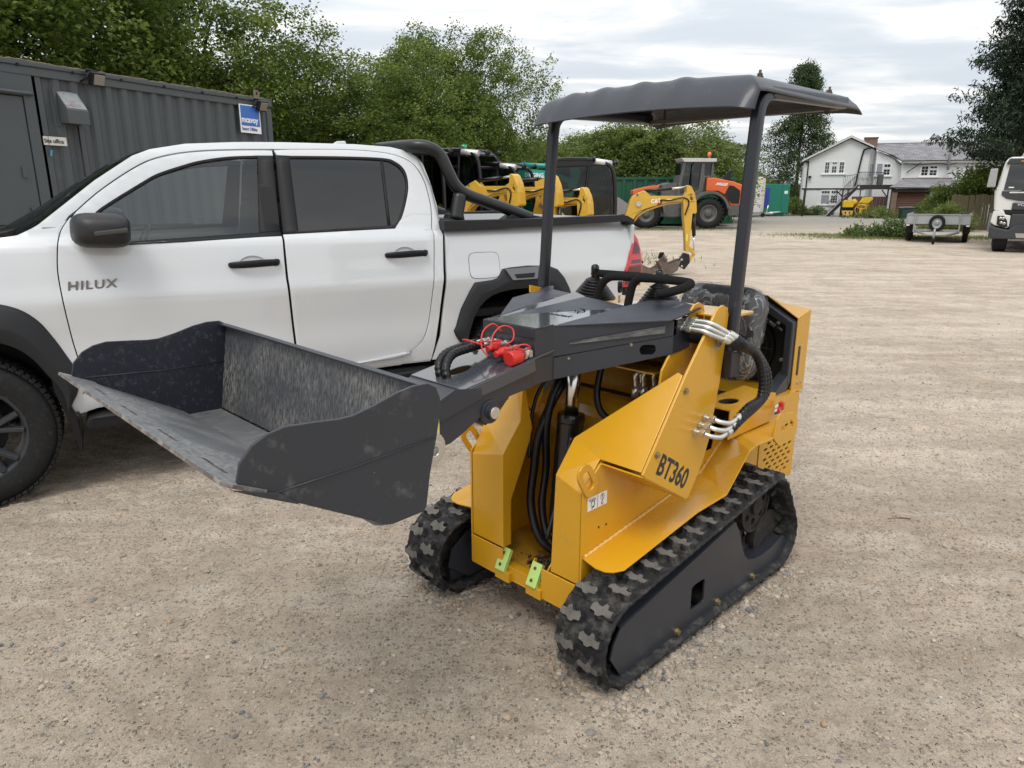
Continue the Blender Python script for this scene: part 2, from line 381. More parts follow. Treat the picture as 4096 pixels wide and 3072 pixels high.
# ------------------------------------------------------------------ ground
def groundmat():
    m = bpy.data.materials.new('compacted_stone_yard'); m.use_nodes = True
    t = m.node_tree; nd = t.nodes; lk = t.links.new; b = nd['Principled BSDF']; b.inputs['Roughness'].default_value = 0.92; b.inputs['Specular IOR Level'].default_value = 0.2
    co = nd.new('ShaderNodeNewGeometry').outputs['Position']
    def noise(sc, det=6, rough=0.6, mapping=None):
        n = nd.new('ShaderNodeTexNoise'); n.inputs['Scale'].default_value = sc; n.inputs['Detail'].default_value = det; n.inputs['Roughness'].default_value = rough
        if mapping:
            mp = nd.new('ShaderNodeMapping'); mp.inputs['Scale'].default_value = mapping; mp.inputs['Rotation'].default_value = (0, 0, -0.45); lk(co, mp.inputs[0]); lk(mp.outputs[0], n.inputs['Vector'])
        else: lk(co, n.inputs['Vector'])
        return n.outputs['Fac']
    def rng(x, a, b_, c=0.0, d=1.0):
        n = nd.new('ShaderNodeMapRange'); n.inputs[1].default_value = a; n.inputs[2].default_value = b_; n.inputs[3].default_value = c; n.inputs[4].default_value = d; lk(x, n.inputs[0]); return n.outputs[0]
    def mix(f, a, b_):
        n = nd.new('ShaderNodeMix'); n.data_type = 'RGBA'; lk(f, n.inputs[0])
        for i, v in ((6, a), (7, b_)):
            if isinstance(v, tuple): n.inputs[i].default_value = v + (1,)
            else: lk(v, n.inputs[i])
        return n.outputs[2]
    c = mix(rng(noise(0.55, 5), 0.36, 0.64), (0.55, 0.438, 0.335), (0.74, 0.615, 0.485))
    c = mix(rng(noise(2.0, 8, 0.62, (1, 2.6, 1)), 0.42, 0.66, 0, 0.75), c, (0.76, 0.670, 0.555))
    c = mix(rng(noise(0.9, 5, 0.55, (0.22, 2.8, 1)), 0.44, 0.60, 0, 0.30), c, (0.30, 0.245, 0.185))      # tyre drag marks
    c = mix(rng(noise(1.7, 4, 0.6, (0.3, 3.2, 1)), 0.52, 0.66, 0, 0.22), c, (0.62, 0.54, 0.43))          # pale dusty streaks
    c = mix(rng(noise(5.0, 9, 0.7), 0.50, 0.72, 0, 0.50), c, (0.30, 0.26, 0.21))                         # damp darker fines
    c = mix(rng(noise(60, 4, 0.7), 0.52, 0.70, 0, 0.45), c, (0.20, 0.175, 0.145))
    c = mix(rng(noise(170, 3, 0.8), 0.52, 0.62, 0, 0.60), c, (0.13, 0.105, 0.085))
    c = mix(rng(noise(150, 3, 0.8), 0.56, 0.66, 0, 0.55), c, (0.62, 0.54, 0.43))
    c = mix(rng(noise(1.3, 7, 0.66), 0.48, 0.60, 0, 0.40), c, (0.34, 0.272, 0.208))
    c = mix(rng(noise(14, 5, 0.7), 0.50, 0.66, 0, 0.35), c, (0.24, 0.20, 0.155))
    v = nd.new('ShaderNodeTexVoronoi'); v.inputs['Scale'].default_value = 75; v.inputs['Randomness'].default_value = 1; lk(co, v.inputs['Vector'])
    sp = nd.new('ShaderNodeSeparateColor'); lk(v.outputs['Color'], sp.inputs[0])
    msk = nd.new('ShaderNodeMath'); msk.operation = 'MULTIPLY'
    lk(rng(sp.outputs[0], 0.62, 0.66), msk.inputs[0]); lk(rng(v.outputs['Distance'], 0.42, 0.30), msk.inputs[1])
    stone = mix(sp.outputs[1], (0.24, 0.205, 0.165), (0.46, 0.395, 0.32))
    m2 = nd.new('ShaderNodeMath'); m2.operation = 'MULTIPLY'; m2.inputs[1].default_value = 0.7; lk(msk.outputs[0], m2.inputs[0])
    c = mix(m2.outputs[0], c, stone)
    # grey gravel area far back and thin grass in the hollows
    ps = nd.new('ShaderNodeSeparateXYZ'); lk(co, ps.inputs[0])
    far = rng(ps.outputs[1], 27, 42)
    c = mix(far, c, mix(noise(2.5, 8, 0.7), (0.22, 0.205, 0.175), (0.37, 0.345, 0.30)))
    gb = nd.new('ShaderNodeMath'); gb.operation = 'MULTIPLY'
    band = nd.new('ShaderNodeMath'); band.operation = 'MULTIPLY'; lk(rng(ps.outputs[1], 14, 21), band.inputs[0]); lk(rng(ps.outputs[1], 44, 33), band.inputs[1])
    lk(band.outputs[0], gb.inputs[0]); lk(rng(noise(0.34, 9, 0.74, (0.6, 1.6, 1)), 0.56, 0.66, 0, 0.40), gb.inputs[1])
    c = mix(gb.outputs[0], c, mix(noise(6, 6), (0.13, 0.15, 0.055), (0.23, 0.24, 0.10)))
    lk(c, b.inputs['Base Color'])
    bp = nd.new('ShaderNodeBump'); bp.inputs['Strength'].default_value = 1.0; bp.inputs['Distance'].default_value = 0.016
    s1 = nd.new('ShaderNodeMath'); s1.operation = 'ADD'; lk(noise(70, 6, 0.8), s1.inputs[0]); lk(msk.outputs[0], s1.inputs[1])
    lk(s1.outputs[0], bp.inputs['Height'])
    bp2 = nd.new('ShaderNodeBump'); bp2.inputs['Strength'].default_value = 0.6; bp2.inputs['Distance'].default_value = 0.03; lk(noise(6, 6, 0.6), bp2.inputs['Height']); lk(bp.outputs[0], bp2.inputs['Normal'])
    lk(bp2.outputs[0], b.inputs['Normal'])
    return m
def ground_height(x, y):
    h = 0.012 * vnoise(x * 1.3, y * 1.3, 1) + 0.010 * vnoise(x * 4 + y, y * 4, 2) + 0.014 * vnoise(x * 11, y * 11, 3) + 0.010 * vnoise(x * 27, y * 27, 4)
    return h
def build_ground():
    def axis(lo, hi, step, grow, far):
        a = [lo]; 
        while a[-1] < hi: a.append(a[-1] + step)
        s = step
        while a[-1] < far[1]: s *= grow; a.append(a[-1] + s)
        s = step; left = []
        x = lo
        while x > far[0]: s *= grow; x -= s; left.append(x)
        return np.array(left[::-1] + a)
    X = axis(-3.2, 4.2, 0.013, 1.07, (-900, 900)); Y = axis(1.0, 5.2, 0.013, 1.06, (-300, 1500))
    gx, gy = np.meshgrid(X, Y, indexing='ij')
    h = ground_height(gx, gy)
    fall = np.clip(1 - (np.maximum(np.abs(gx - 0.5) - 4, np.abs(gy - 3.5) - 3)) / 6, 0, 1)
    h = h * fall
    # keep it flat where wheels and tracks bear
    V = np.stack([gx, gy, h - 0.006], -1).reshape(-1, 3); nx, ny = len(X), len(Y)
    i = np.arange(nx - 1)[:, None] * ny + np.arange(ny - 1)[None, :]
    F = np.stack([i, i + ny, i + ny + 1, i + 1], -1).reshape(-1, 4)
    o = npmesh('ground', V, F, GROUND, smooth=True); struct(o); return o
GROUND = groundmat()
build_ground()

ICO_V = None
def ico():
    t = (1 + 5 ** 0.5) / 2
    v = np.array([(-1, t, 0), (1, t, 0), (-1, -t, 0), (1, -t, 0), (0, -1, t), (0, 1, t), (0, -1, -t), (0, 1, -t), (t, 0, -1), (t, 0, 1), (-t, 0, -1), (-t, 0, 1)], float)
    v /= np.linalg.norm(v[0])
    f = np.array([(0, 11, 5), (0, 5, 1), (0, 1, 7), (0, 7, 10), (0, 10, 11), (1, 5, 9), (5, 11, 4), (11, 10, 2), (10, 7, 6), (7, 1, 8), (3, 9, 4), (3, 4, 2), (3, 2, 6), (3, 6, 8), (3, 8, 9), (4, 9, 5), (2, 4, 11), (6, 2, 10), (8, 6, 7), (9, 8, 1)])
    return v, f
def stonemat():
    m = bpy.data.materials.new('loose_stone'); m.use_nodes = True; t = m.node_tree; lk = t.links.new; b = t.nodes['Principled BSDF']; b.inputs['Roughness'].default_value = 0.85
    at = t.nodes.new('ShaderNodeAttribute'); at.attribute_name = 'hue'; rp = t.nodes.new('ShaderNodeValToRGB'); el = rp.color_ramp.elements
    el[0].color = (0.10, 0.10, 0.105, 1); el[1].color = (0.50, 0.44, 0.37, 1); el.new(0.06).color = (0.20, 0.19, 0.18, 1); el.new(0.16).color = (0.25, 0.21, 0.165, 1); el.new(0.85).color = (0.40, 0.335, 0.26, 1); el.new(0.93).color = (0.34, 0.23, 0.15, 1)
    nz = t.nodes.new('ShaderNodeTexNoise'); nz.inputs['Scale'].default_value = 120; g = t.nodes.new('ShaderNodeNewGeometry'); lk(g.outputs['Position'], nz.inputs['Vector'])
    mx = t.nodes.new('ShaderNodeMix'); mx.data_type = 'RGBA'; mx.inputs[0].default_value = 0.35; mx.blend_type = 'OVERLAY'; lk(at.outputs['Fac'], rp.inputs[0]); lk(rp.outputs[0], mx.inputs[6]); lk(nz.outputs['Fac'], mx.inputs[7]); lk(mx.outputs[2], b.inputs['Base Color'])
    return m
STONE = stonemat()
def gp(u, v):   # ground point seen at a source pixel of the 4096 wide frame (used to read positions off the photograph)
    a = radians(15); x = (u - 2048) / 2840; y = -(v - 1536) / 2840; d = (x, cos(a) + y * sin(a), -sin(a) + y * cos(a)); t = 1.55 / -d[2]; return d[0] * t, d[1] * t
def stones(name, n, smin, smax, area, seed, power=3.0, cluster=None):
    r = np.random.default_rng(seed); v, f = ico()
    if cluster is None:
        # denser towards the camera so that screen density stays even
        u = r.random(n); y0, y1 = area[2], area[3]; y = y0 * (y1 / y0) ** u
        x = (r.random(n) - 0.5) * 2 * (0.35 + y * 0.80) + area[0]
    else:
        c = cluster[r.integers(0, len(cluster), n)]; x = c[:, 0] + r.normal(0, 1, n) * c[:, 2]; y = c[:, 1] + r.normal(0, 1, n) * c[:, 2]
    sz = smin + (smax - smin) * r.random(n) ** power
    S = sz[:, None] * (0.7 + 0.6 * r.random((n, 3))); S[:, 2] *= 0.6
    P = v[None] * (1 + 0.28 * (r.random((n, 12, 1)) - 0.5)) * S[:, None, :]
    a = r.random(n) * 2 * pi; ca, sa = np.cos(a)[:, None], np.sin(a)[:, None]
    X = P[..., 0] * ca - P[..., 1] * sa + x[:, None]; Y = P[..., 0] * sa + P[..., 1] * ca + y[:, None]
    Z = P[..., 2] + (ground_height(x, y) - 0.006 + S[:, 2] * 0.25)[:, None]
    V = np.stack([X, Y, Z], -1).reshape(-1, 3); F = (f[None] + (np.arange(n) * 12)[:, None, None]).reshape(-1, 3)
    hue = np.repeat(r.random(n), 20)
    o = npmesh(name, V, F, STONE, parent=None, hue=hue); struct(o, 'stuff'); return o
stones('gravel', 22000, 0.0018, 0.009, (0.3, 0, 1.15, 9.0), 5, 3.5)
cl = np.array([(2.15, 1.75, 0.16), (2.3, 2.4, 0.3), (-1.3, 2.2, 0.35), (-1.9, 2.6, 0.35), (1.4, 1.35, 0.18), (2.9, 3.2, 0.6), (0.2, 1.9, 0.4), (-0.4, 3.0, 0.5), (3.4, 5.0, 1.2), (-2.6, 2.3, 0.5)])
for (u0, v0, u1, v1) in ((2450, 2800, 3180, 2290), (2240, 2640, 2450, 2800), (1770, 2400, 2010, 2320), (1640, 2250, 1780, 2400)):
    for t_ in range(9): p_ = gp(u0 + (u1 - u0) * t_ / 8, v0 + (v1 - v0) * t_ / 8); cl = np.vstack([cl, [p_[0], p_[1], 0.03]])
stones('gravel_patches', 7000, 0.003, 0.014, None, 6, 2.5, cluster=cl)
def lone_stone(x, y, s, hue, label, cat='stone', name='loose_stone'):
    v, f = ico(); r = np.random.default_rng(int(abs(x * 1000)) + 3); bm = bmesh.new()
    P = v * (1 + 0.3 * (r.random((12, 1)) - 0.5)) * np.array([s, s * (0.6 + 0.3 * r.random()), s * 0.6])
    vs = [bm.verts.new(p) for p in P]; [bm.faces.new([vs[i] for i in t]) for t in f]
    bmesh.ops.bevel(bm, geom=bm.edges[:], offset=s * 0.12, segments=1, affect='EDGES')
    me = bpy.data.meshes.new(name); bm.to_mesh(me); bm.free(); me.materials.append(STONE)
    at = me.attributes.new('hue', 'FLOAT', 'FACE'); at.data.foreach_set('value', np.full(len(me.polygons), hue, np.float32))
    o = bpy.data.objects.new(name, me); COL.objects.link(o); o.location = (x, y, s * 0.35); o.rotation_euler = (0, 0, r.random() * 6); tag(o, label, cat); return o
for u, v, s, hue, lb in ((1287, 2788, 0.014, 0.05, 'dark grey angular stone in the bare dust below the bucket'), (1283, 2763, 0.008, 0.8, 'small pale stone touching the back of a dark grey one'),
                      (1311, 2985, 0.011, 0.18, 'flat grey pebble lying alone near the bottom edge'), (2555, 2745, 0.016, 0.1, 'dark stone just in front of the near track tip'),
                      (625, 2625, 0.012, 0.97, 'pale cream stone among small gravel at lower left'), (517, 2425, 0.011, 0.12, 'small dark stone lying left of a cream flake'),
                      (553, 2463, 0.010, 0.99, 'thin cream coloured stone flake in the dust'), (3293, 2900, 0.014, 0.93, 'rounded pinkish brown pebble at lower right'),
                      (3460, 2238, 0.018, 0.2, 'grey stone with a lighter chip right of the rear track')):
    x, y = gp(u, v); lone_stone(x, y, s, hue, lb)
x, y = gp(3600, 2077)
tk = MB(); tk.tube(catmull([(-0.06, 0, 0.004), (0, 0.006, 0.006), (0.05, -0.002, 0.004)], 4), [0.002] * 4 + [0.0035] * 5, 6)
o = tk.build('twig', mat('dry_wood', (0.16, 0.10, 0.06), 0.9), loc=(x, y, 0.0)); tag(o, 'dry brown twig lying on the dust right of the loader', 'twig')
# ------------------------------------------------------------------ compact tracked loader
YL = radians(45.7)
gx_, gy_ = gp(2468, 2799)
fwv = Vector((-sin(YL), -cos(YL), 0)); ltv = Vector((-cos(YL), sin(YL), 0))
LO = Vector((gx_, gy_, 0)) + ltv * 0.502
LD = thing('skid_steer_loader', 'yellow compact tracked loader with dark grey bucket raised level and a plastic canopy', 'loader', LO, atan2(-cos(YL), -sin(YL)))
def q(a, b, z): return (a, 0.502 - b, z)
def PB(poly, b0, b1, mb=None, **k):   # plate: polygon in (a, z), between two lateral stations
    return (mb or MB()).prism(poly, 0.502 - max(b0, b1), 0.502 - min(b0, b1), 'y', **k)

# ---- tracks -------------------------------------------------------
C_ = [((-0.075, 0.174), 0.150), ((-1.125, 0.152), 0.128), ((-1.015, 0.315), 0.138)]   # front idler, rear roller, drive sprocket
def belt_path(off, step=0.02):
    """closed outline round the three circles"""
    P = []
    for (c, r) in C_:
        for k in range(240):
            t = 2 * pi * k / 240; P.append((c[0] + (r + off) * cos(t), c[1] + (r + off) * sin(t)))
    P = sorted(set(P))
    def half(pts):
        h = []
        for p in pts:
            while len(h) > 1 and (h[-1][0] - h[-2][0]) * (p[1] - h[-2][1]) - (h[-1][1] - h[-2][1]) * (p[0] - h[-2][0]) <= 0: h.pop()
            h.append(p)
        return h
    lo, up = half(P), half(P[::-1]); hull = lo[:-1] + up[:-1]
    # resample evenly
    n = len(hull); d = [0]
    for i in range(n): d.append(d[-1] + math.dist(hull[i], hull[(i + 1) % n]))
    m = int(round(d[-1] / step)); o = []
    j = 0
    for k in range(m):
        t = d[-1] * k / m
        while d[j + 1] < t: j += 1
        f = (t - d[j]) / max(1e-9, d[j + 1] - d[j]); a, b = hull[j], hull[(j + 1) % n]; o.append((a[0] + (b[0] - a[0]) * f, a[1] + (b[1] - a[1]) * f))
    return o, d[-1]
def make_track(y0, side):
    """y0: centre line of the track in local y; side +1 when the outer face is towards +y"""
    W2 = 0.100; th = 0.018
    path, per = belt_path(0.0, 0.0125); n = len(path)
    nor = []
    for i in range(n):
        a, b = path[i - 1], path[(i + 1) % n]; d = Vector((b[0] - a[0], b[1] - a[1])).normalized(); nor.append((d.y, -d.x))
    mb = MB(); vs = []
    rr = random.Random(5)
    sec = [(-W2, -th * 0.55), (-W2, -0.003), (-W2 + 0.006, 0.0), (-0.02, 0.0), (0.02, 0.0), (W2 - 0.006, 0), (W2, -0.003), (W2, -th * 0.55), (W2 - 0.03, -th), (-W2 + 0.03, -th)]
    for i in range(n):
        for (yy, h) in sec:
            w_ = 0.0015 * sin(i * 2.1 + yy * 40) if abs(yy) > 0.09 else 0
            vs.append((path[i][0] + nor[i][0] * h, y0 + (yy + w_), path[i][1] + nor[i][1] * h))
    k = len(sec)
    mb.add(vs, [(i * k + j, ((i + 1) % n) * k + j, ((i + 1) % n) * k + (j + 1) % k, i * k + (j + 1) % k) for i in range(n) for j in range(k)], 0, True)
    # staggered tread lugs, moulded to the belt
    NP = 36
    def at(t):
        f = (t % 1.0) * n; i = int(f) % n; g = f - int(f); j = (i + 1) % n
        p = (path[i][0] * (1 - g) + path[j][0] * g, path[i][1] * (1 - g) + path[j][1] * g); m = Vector((nor[i][0] * (1 - g) + nor[j][0] * g, nor[i][1] * (1 - g) + nor[j][1] * g)).normalized()
        return p, m
    def lugpt(t, yy, h):
        p, m = at(t); return (p[0] + m.x * h, y0 + yy, p[1] + m.y * h)
    dt = 1.0 / NP
    for row in (0, 1):
        for i in range(NP):
            t0 = (i + 0.5 * row) * dt; sg = 1 if row == 0 else -1
            # outline in (along t, across y): a bar with a shoulder and a small tooth, as on a C-lug tread
            ol = [(-0.15, 0.005), (0.10, 0.005), (0.24, 0.016), (0.16, 0.030), (0.14, 0.044), (0.34, 0.052), (0.30, 0.064), (0.12, 0.068), (0.11, 0.080), (0.14, 0.090), (-0.16, 0.090), (-0.20, 0.078), (-0.17, 0.060), (-0.30, 0.046), (-0.30, 0.032), (-0.18, 0.026)]
            jt = rr.uniform(-0.02, 0.02)
            hh = 0.021 + rr.uniform(-0.002, 0.001)
            cx = sum(p[0] for p in ol) / len(ol); cy = sum(p[1] for p in ol) / len(ol)
            base = [lugpt(t0 + (cx + (p[0] - cx) * 1.45 + jt) * dt * 0.8, sg * max(0.0, min(0.094, (cy + (p[1] - cy) * 1.10))), -0.001) for p in ol]
            top = [lugpt(t0 + (cx + (p[0] - cx) * 0.95 + jt) * dt * 0.8, sg * (cy + (p[1] - cy) * 0.93), hh) for p in ol]
            tris = tessellate_polygon([[Vector((p[0], p[1] * 10, 0)) for p in ol]])
            L_ = len(ol); mb.add(base + top, [(j, (j + 1) % L_, (j + 1) % L_ + L_, j + L_) for j in range(L_)], 0)
            o = len(mb.v) - 2 * L_
            for t_ in tris: mb.f.append([x + o + L_ for x in t_]); mb.mi.append(1); mb.sm.append(False)
    # ribs between lugs and the drive teeth inside
    for i in range(NP):
        t0 = (i + 0.25) * dt
        c8 = [lugpt(t0 + s_ * 0.10 * dt, yy, h) for s_ in (-1, 1) for yy in (-0.095, 0.095) for h in (-0.001, 0.004)]
        mb.add(c8, [(0, 1, 3, 2), (4, 6, 7, 5), (0, 4, 5, 1), (2, 3, 7, 6), (1, 5, 7, 3)], 0)
        for yy in (-0.028, 0.028):
            c8 = [lugpt(t0 + s_ * f_ * dt, yy + w_ * g_, h) for s_ in (-1, 1) for w_ in (-1, 1) for (h, f_, g_) in ((-th + 0.002, 0.2, 0.014), (-th - 0.028, 0.1, 0.007))]
            mb.add(c8, [(0, 1, 3, 2), (4, 6, 7, 5), (0, 4, 5, 1), (2, 3, 7, 6), (1, 5, 7, 3)], 0)
    tr = mb.build('rubber_track', [RUB, LUG], LD)
    # frame plate on the outer side, bent inwards at its top
    fp = [(0.003, 0.130), (-0.009, 0.173), (-0.046, 0.222), (-0.39, 0.288), (-0.745, 0.352), (-0.785, 0.300), (-0.815, 0.230), (-0.845, 0.175), (-0.88, 0.143), (-0.93, 0.124), (-0.99, 0.117), (-1.08, 0.118), (-1.18, 0.140), (-1.203, 0.125), (-1.232, 0.060), (-1.205, 0.038), (-0.057, 0.038)]
    hole = rrect(-0.550, 0.098, -0.462, 0.195, 0.014)
    ys = sorted((y0 + side * 0.062, y0 + side * 0.070))
    f = MB().prism(fp, ys[0], ys[1], 'y', holes=[hole])
    yc = y0 + side * 0.066
    # folded upper flange and the ledge behind the notch
    f.add([(-0.046, yc, 0.224), (-0.745, yc, 0.354), (-0.745, yc - side * 0.10, 0.366), (-0.046, yc - side * 0.10, 0.236), (-0.046, yc, 0.218), (-0.745, yc, 0.348), (-0.745, yc - side * 0.10, 0.360), (-0.046, yc - side * 0.10, 0.230)],
          [(0, 1, 2, 3), (7, 6, 5, 4), (0, 4, 5, 1), (1, 5, 6, 2), (2, 6, 7, 3), (3, 7, 4, 0)])
    led = [(-0.76, 0.345), (-0.79, 0.28), (-0.82, 0.21), (-0.85, 0.165), (-0.89, 0.136), (-0.94, 0.118), (-1.0, 0.111), (-1.09, 0.113), (-1.18, 0.136), (-1.18, 0.130), (-1.09, 0.107), (-1.0, 0.105), (-0.93, 0.112), (-0.885, 0.130), (-0.845, 0.160), (-0.815, 0.206), (-0.785, 0.276), (-0.755, 0.340)]
    yy = sorted((yc - side * 0.11, yc)); f.prism(led, yy[0], yy[1], 'y')
    f.bx((-1.20, yc - side * 0.12, 0.05), (-0.02, yc - side * 0.07, 0.13)); f.bx((-0.98, yc - side * 0.12, 0.12), (-0.2, yc - side * 0.08, 0.27))
    fr = f.build('track_frame', GRY, LD, bevel=0.0015)
    for (a, z) in ((-0.378, 0.052), (-0.653, 0.052), (-0.922, 0.052), (-1.205, 0.052)):
        MB().hexbolt((a, yc + side * 0.003, z), (0, side, 0), 0.011).build('bolt', BRS, fr)
    def wheel(name, c, r, w, holes=0, teeth=0, m=BLK):
        w_ = MB(); yo = y0 - side * 0.0
        if holes:
            cir = [(c[0] + r * cos(2 * pi * k / 40), c[1] + r * sin(2 * pi * k / 40)) for k in range(40)]
            if teeth: cir = [(c[0] + (r if (k % 4) < 2 else r - 0.012) * cos(2 * pi * k / (teeth * 4)), c[1] + (r if (k % 4) < 2 else r - 0.012) * sin(2 * pi * k / (teeth * 4))) for k in range(teeth * 4)]
            hs = []
            for h in range(holes):
                t = 2 * pi * h / holes + 0.3; hc = (c[0] + r * 0.60 * cos(t), c[1] + r * 0.60 * sin(t)); hs.append([(hc[0] + r * 0.13 * cos(x * pi / 6), hc[1] + r * 0.13 * sin(x * pi / 6)) for x in range(12)])
            w_.prism(cir, yo - w, yo + w, 'y', holes=hs)
            w_.cyl((c[0], yo - w - 0.015, c[1]), (c[0], yo + w + 0.015, c[1]), r * 0.32, n=20)
            w_.lathe((c[0], yo - w - 0.006, c[1]), (0, 1, 0), [(0, r * 0.97), (0, r * 0.86), (2 * w + 0.012, r * 0.86), (2 * w + 0.012, r * 0.97), (0, r * 0.97)], 32, smooth=False)
        else:
            w_.cyl((c[0], yo - w, c[1]), (c[0], yo + w, c[1]), r, n=24)
        return w_.build(name, m, LD, bevel=0.001)
    wheel('idler_wheel', C_[0][0], C_[0][1] - 0.022, 0.022, 6, m=mat('muddy_cast_iron', (0.016, 0.014, 0.013), 0.75, var=0.4, dirt=((0.10, 0.075, 0.05), 0.45, 26, 0.6)))
    wheel('drive_sprocket', C_[2][0], C_[2][1] - 0.020, 0.012, 7, teeth=14, m=MATS['muddy_cast_iron'])
    for a in (-0.30, -0.46, -0.62, -0.78, -0.94): wheel('road_roller', (a, 0.066), 0.042, 0.045, m=MATS['muddy_cast_iron'])
    wheel('road_roller', C_[1][0], C_[1][1] - 0.022, 0.02, m=MATS['muddy_cast_iron'])
    # inner face of the frame, seen on the far track
    yi = y0 - side * 0.066; ys = sorted((yi - 0.004, yi + 0.004))
    inner = [(0.0, 0.13), (-0.02, 0.20), (-0.10, 0.25), (-0.80, 0.33), (-1.05, 0.20), (-1.15, 0.06), (-0.10, 0.05)]
    MB().prism(inner, ys[0], ys[1], 'y').build('inner_guard', GRY, LD, bevel=0.0015)
make_track(0.402, 1)
make_track(-0.402, -1)

# ---- chassis ------------------------------------------------------
sp_poly = [(-0.075, 0.155), (-0.075, 0.618), (-0.160, 0.690), (-0.42, 0.690), (-0.56, 0.56), (-0.88, 0.56), (-0.90, 0.63), (-1.28, 0.63), (-1.28, 0.20), (-1.00, 0.155)]
def lug_ring(b0, b1):
    # lifting eye: rounded tab with an oval slot standing at the front corner of the plate
    cx, cz, ang = -0.088, 0.655, radians(58)
    def oval(L_, r, n=8):
        o = []
        for sgn, a0 in ((1, -90), (-1, 90)):
            for k in range(n + 1): t = radians(a0 + 180 * k / n); o.append((sgn * L_ + r * cos(t), r * sin(t)))
        return [(cx + x * cos(ang) - y * sin(ang), cz + x * sin(ang) + y * cos(ang)) for x, y in o]
    return PB(oval(0.030, 0.036), b0, b1, holes=[oval(0.022, 0.016)])
near_plate = PB(sp_poly, 0.223, 0.231).build('side_plate', YEL, LD, bevel=0.001)
far_plate = PB(sp_poly, 0.773, 0.781).build('side_plate', YEL, LD, bevel=0.001)
lug_ring(0.213, 0.222).build('lifting_eye', YEL, LD, bevel=0.0015)
lug_ring(0.782, 0.791).build('lifting_eye', YEL, LD, bevel=0.0015)
for (a, z) in ((-0.078 - 0.015, 0.30), (-0.16, 0.465), (-0.20, 0.462), (-0.09, 0.23)): MB().cyl(q(a, 0.2215, z), q(a, 0.2225, z), 0.004, n=10).build('bolt_hole', DARK, LD)
# lower front band, deck and cross member
fr = MB()
fr.bx(q(-0.075, 0.231, 0.155), q(-0.069, 0.400, 0.272)); fr.bx(q(-0.075, 0.600, 0.155), q(-0.069, 0.773, 0.272))
fr.bx(q(-0.20, 0.231, 0.155), q(-0.076, 0.773, 0.163)); fr.bx(q(-0.090, 0.400, 0.163), q(-0.078, 0.600, 0.205)); fr.bx(q(-0.118, 0.40, 0.200), q(-0.078, 0.60, 0.2075))
fr.build('front_frame', YEL, LD, bevel=0.0015)
dk = MB().prism([(-0.119, -0.270), (-0.119, 0.270), (-0.62, 0.270), (-0.62, -0.270)], 0.196, 0.204, 'z', holes=[rrect(-0.24, -0.06, -0.15, 0.075, 0.02)])
dk.build('deck_plate', YELD, LD)
dk = MB(); rr = random.Random(3)
for k in range(260):
    a = -0.13 - abs(rr.gauss(0, 0.10)); b = 0.47 + rr.gauss(0, 0.055); s_ = rr.uniform(0.002, 0.006)
    dk.box(q(a, max(0.38, min(0.62, b)), 0.207 + s_ * rr.random() * 1.5), (s_ * rr.uniform(1, 4), s_, s_ * 0.7), rz=rr.random() * 3, ry=rr.uniform(-0.4, 0.4))
struct(dk.build('dried_grass_and_mud', MUD, LD), 'stuff')
PB([(-0.10, 0.205), (-0.10, 0.235), (-0.20, 0.33), (-0.21, 0.33), (-0.21, 0.205)], 0.405, 0.411).build('gusset', YEL, LD)
PB([(-0.22, 0.205), (-0.22, 0.27), (-0.28, 0.27), (-0.28, 0.205)], 0.425, 0.485).build('gusset', YEL, LD, bevel=0.006)
# green nylon bump stops on their brackets
for b in (0.587, 0.425):
    br = MB(); br.prism([(-0.060, 0.150), (-0.060, 0.190), (-0.105, 0.275), (-0.118, 0.270), (-0.118, 0.150)], 0.502 - b - 0.045, 0.502 - b - 0.040, 'y')
    br.prism([(-0.060, 0.150), (-0.060, 0.190), (-0.118, 0.190), (-0.118, 0.150)], 0.502 - b - 0.045, 0.502 - b + 0.03, 'y')
    k = br.build('stop_bracket', YEL, LD, bevel=0.002)
    g = MB(); g.prism([(-0.052, 0.192), (-0.066, 0.182), (-0.106, 0.262), (-0.092, 0.272)], 0.502 - b - 0.038, 0.502 - b + 0.010, 'y'); g = g.build('bump_stop', GRN_, LD, bevel=0.003)
    for t in (0.25, 0.75):
        p = Vector((-0.052 - 0.040 * t, 0.502 - b - 0.017, 0.192 + 0.080 * t)); d = Vector((0.9, 0, 0.45)).normalized()
        MB().cyl(p - d * 0.002, p + d * 0.0015, 0.0065, n=12).build('screw', MUD, g)
# back wall and inner surfaces of the front bay
bw = MB(); bw.add([q(-0.40, 0.231, 0.20), q(-0.40, 0.773, 0.20), q(-0.40, 0.773, 0.56), q(-0.40, 0.231, 0.56)], [(0, 1, 2, 3)])
cv = [(-0.40 - 0.16 * (1 - cos(t)), 0.56 + 0.24 * sin(t)) for t in [k * pi / 2 / 8 for k in range(9)]]
for i in range(8): bw.add([q(cv[i][0], 0.231, cv[i][1]), q(cv[i][0], 0.773, cv[i][1]), q(cv[i + 1][0], 0.773, cv[i + 1][1]), q(cv[i + 1][0], 0.231, cv[i + 1][1])], [(0, 1, 2, 3)], smooth=True)
bw.build('tank_shell', YEL, LD)
MB().bx(q(-0.398, 0.30, 0.24), q(-0.392, 0.46, 0.40)).build('access_opening', DARK, LD, bevel=0.002)
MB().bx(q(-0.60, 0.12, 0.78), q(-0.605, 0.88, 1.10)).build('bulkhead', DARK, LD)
MB().bx(q(-0.56, 0.20, 0.955), q(-0.40, 0.46, 0.96)).build('valve_plate', YEL, LD)

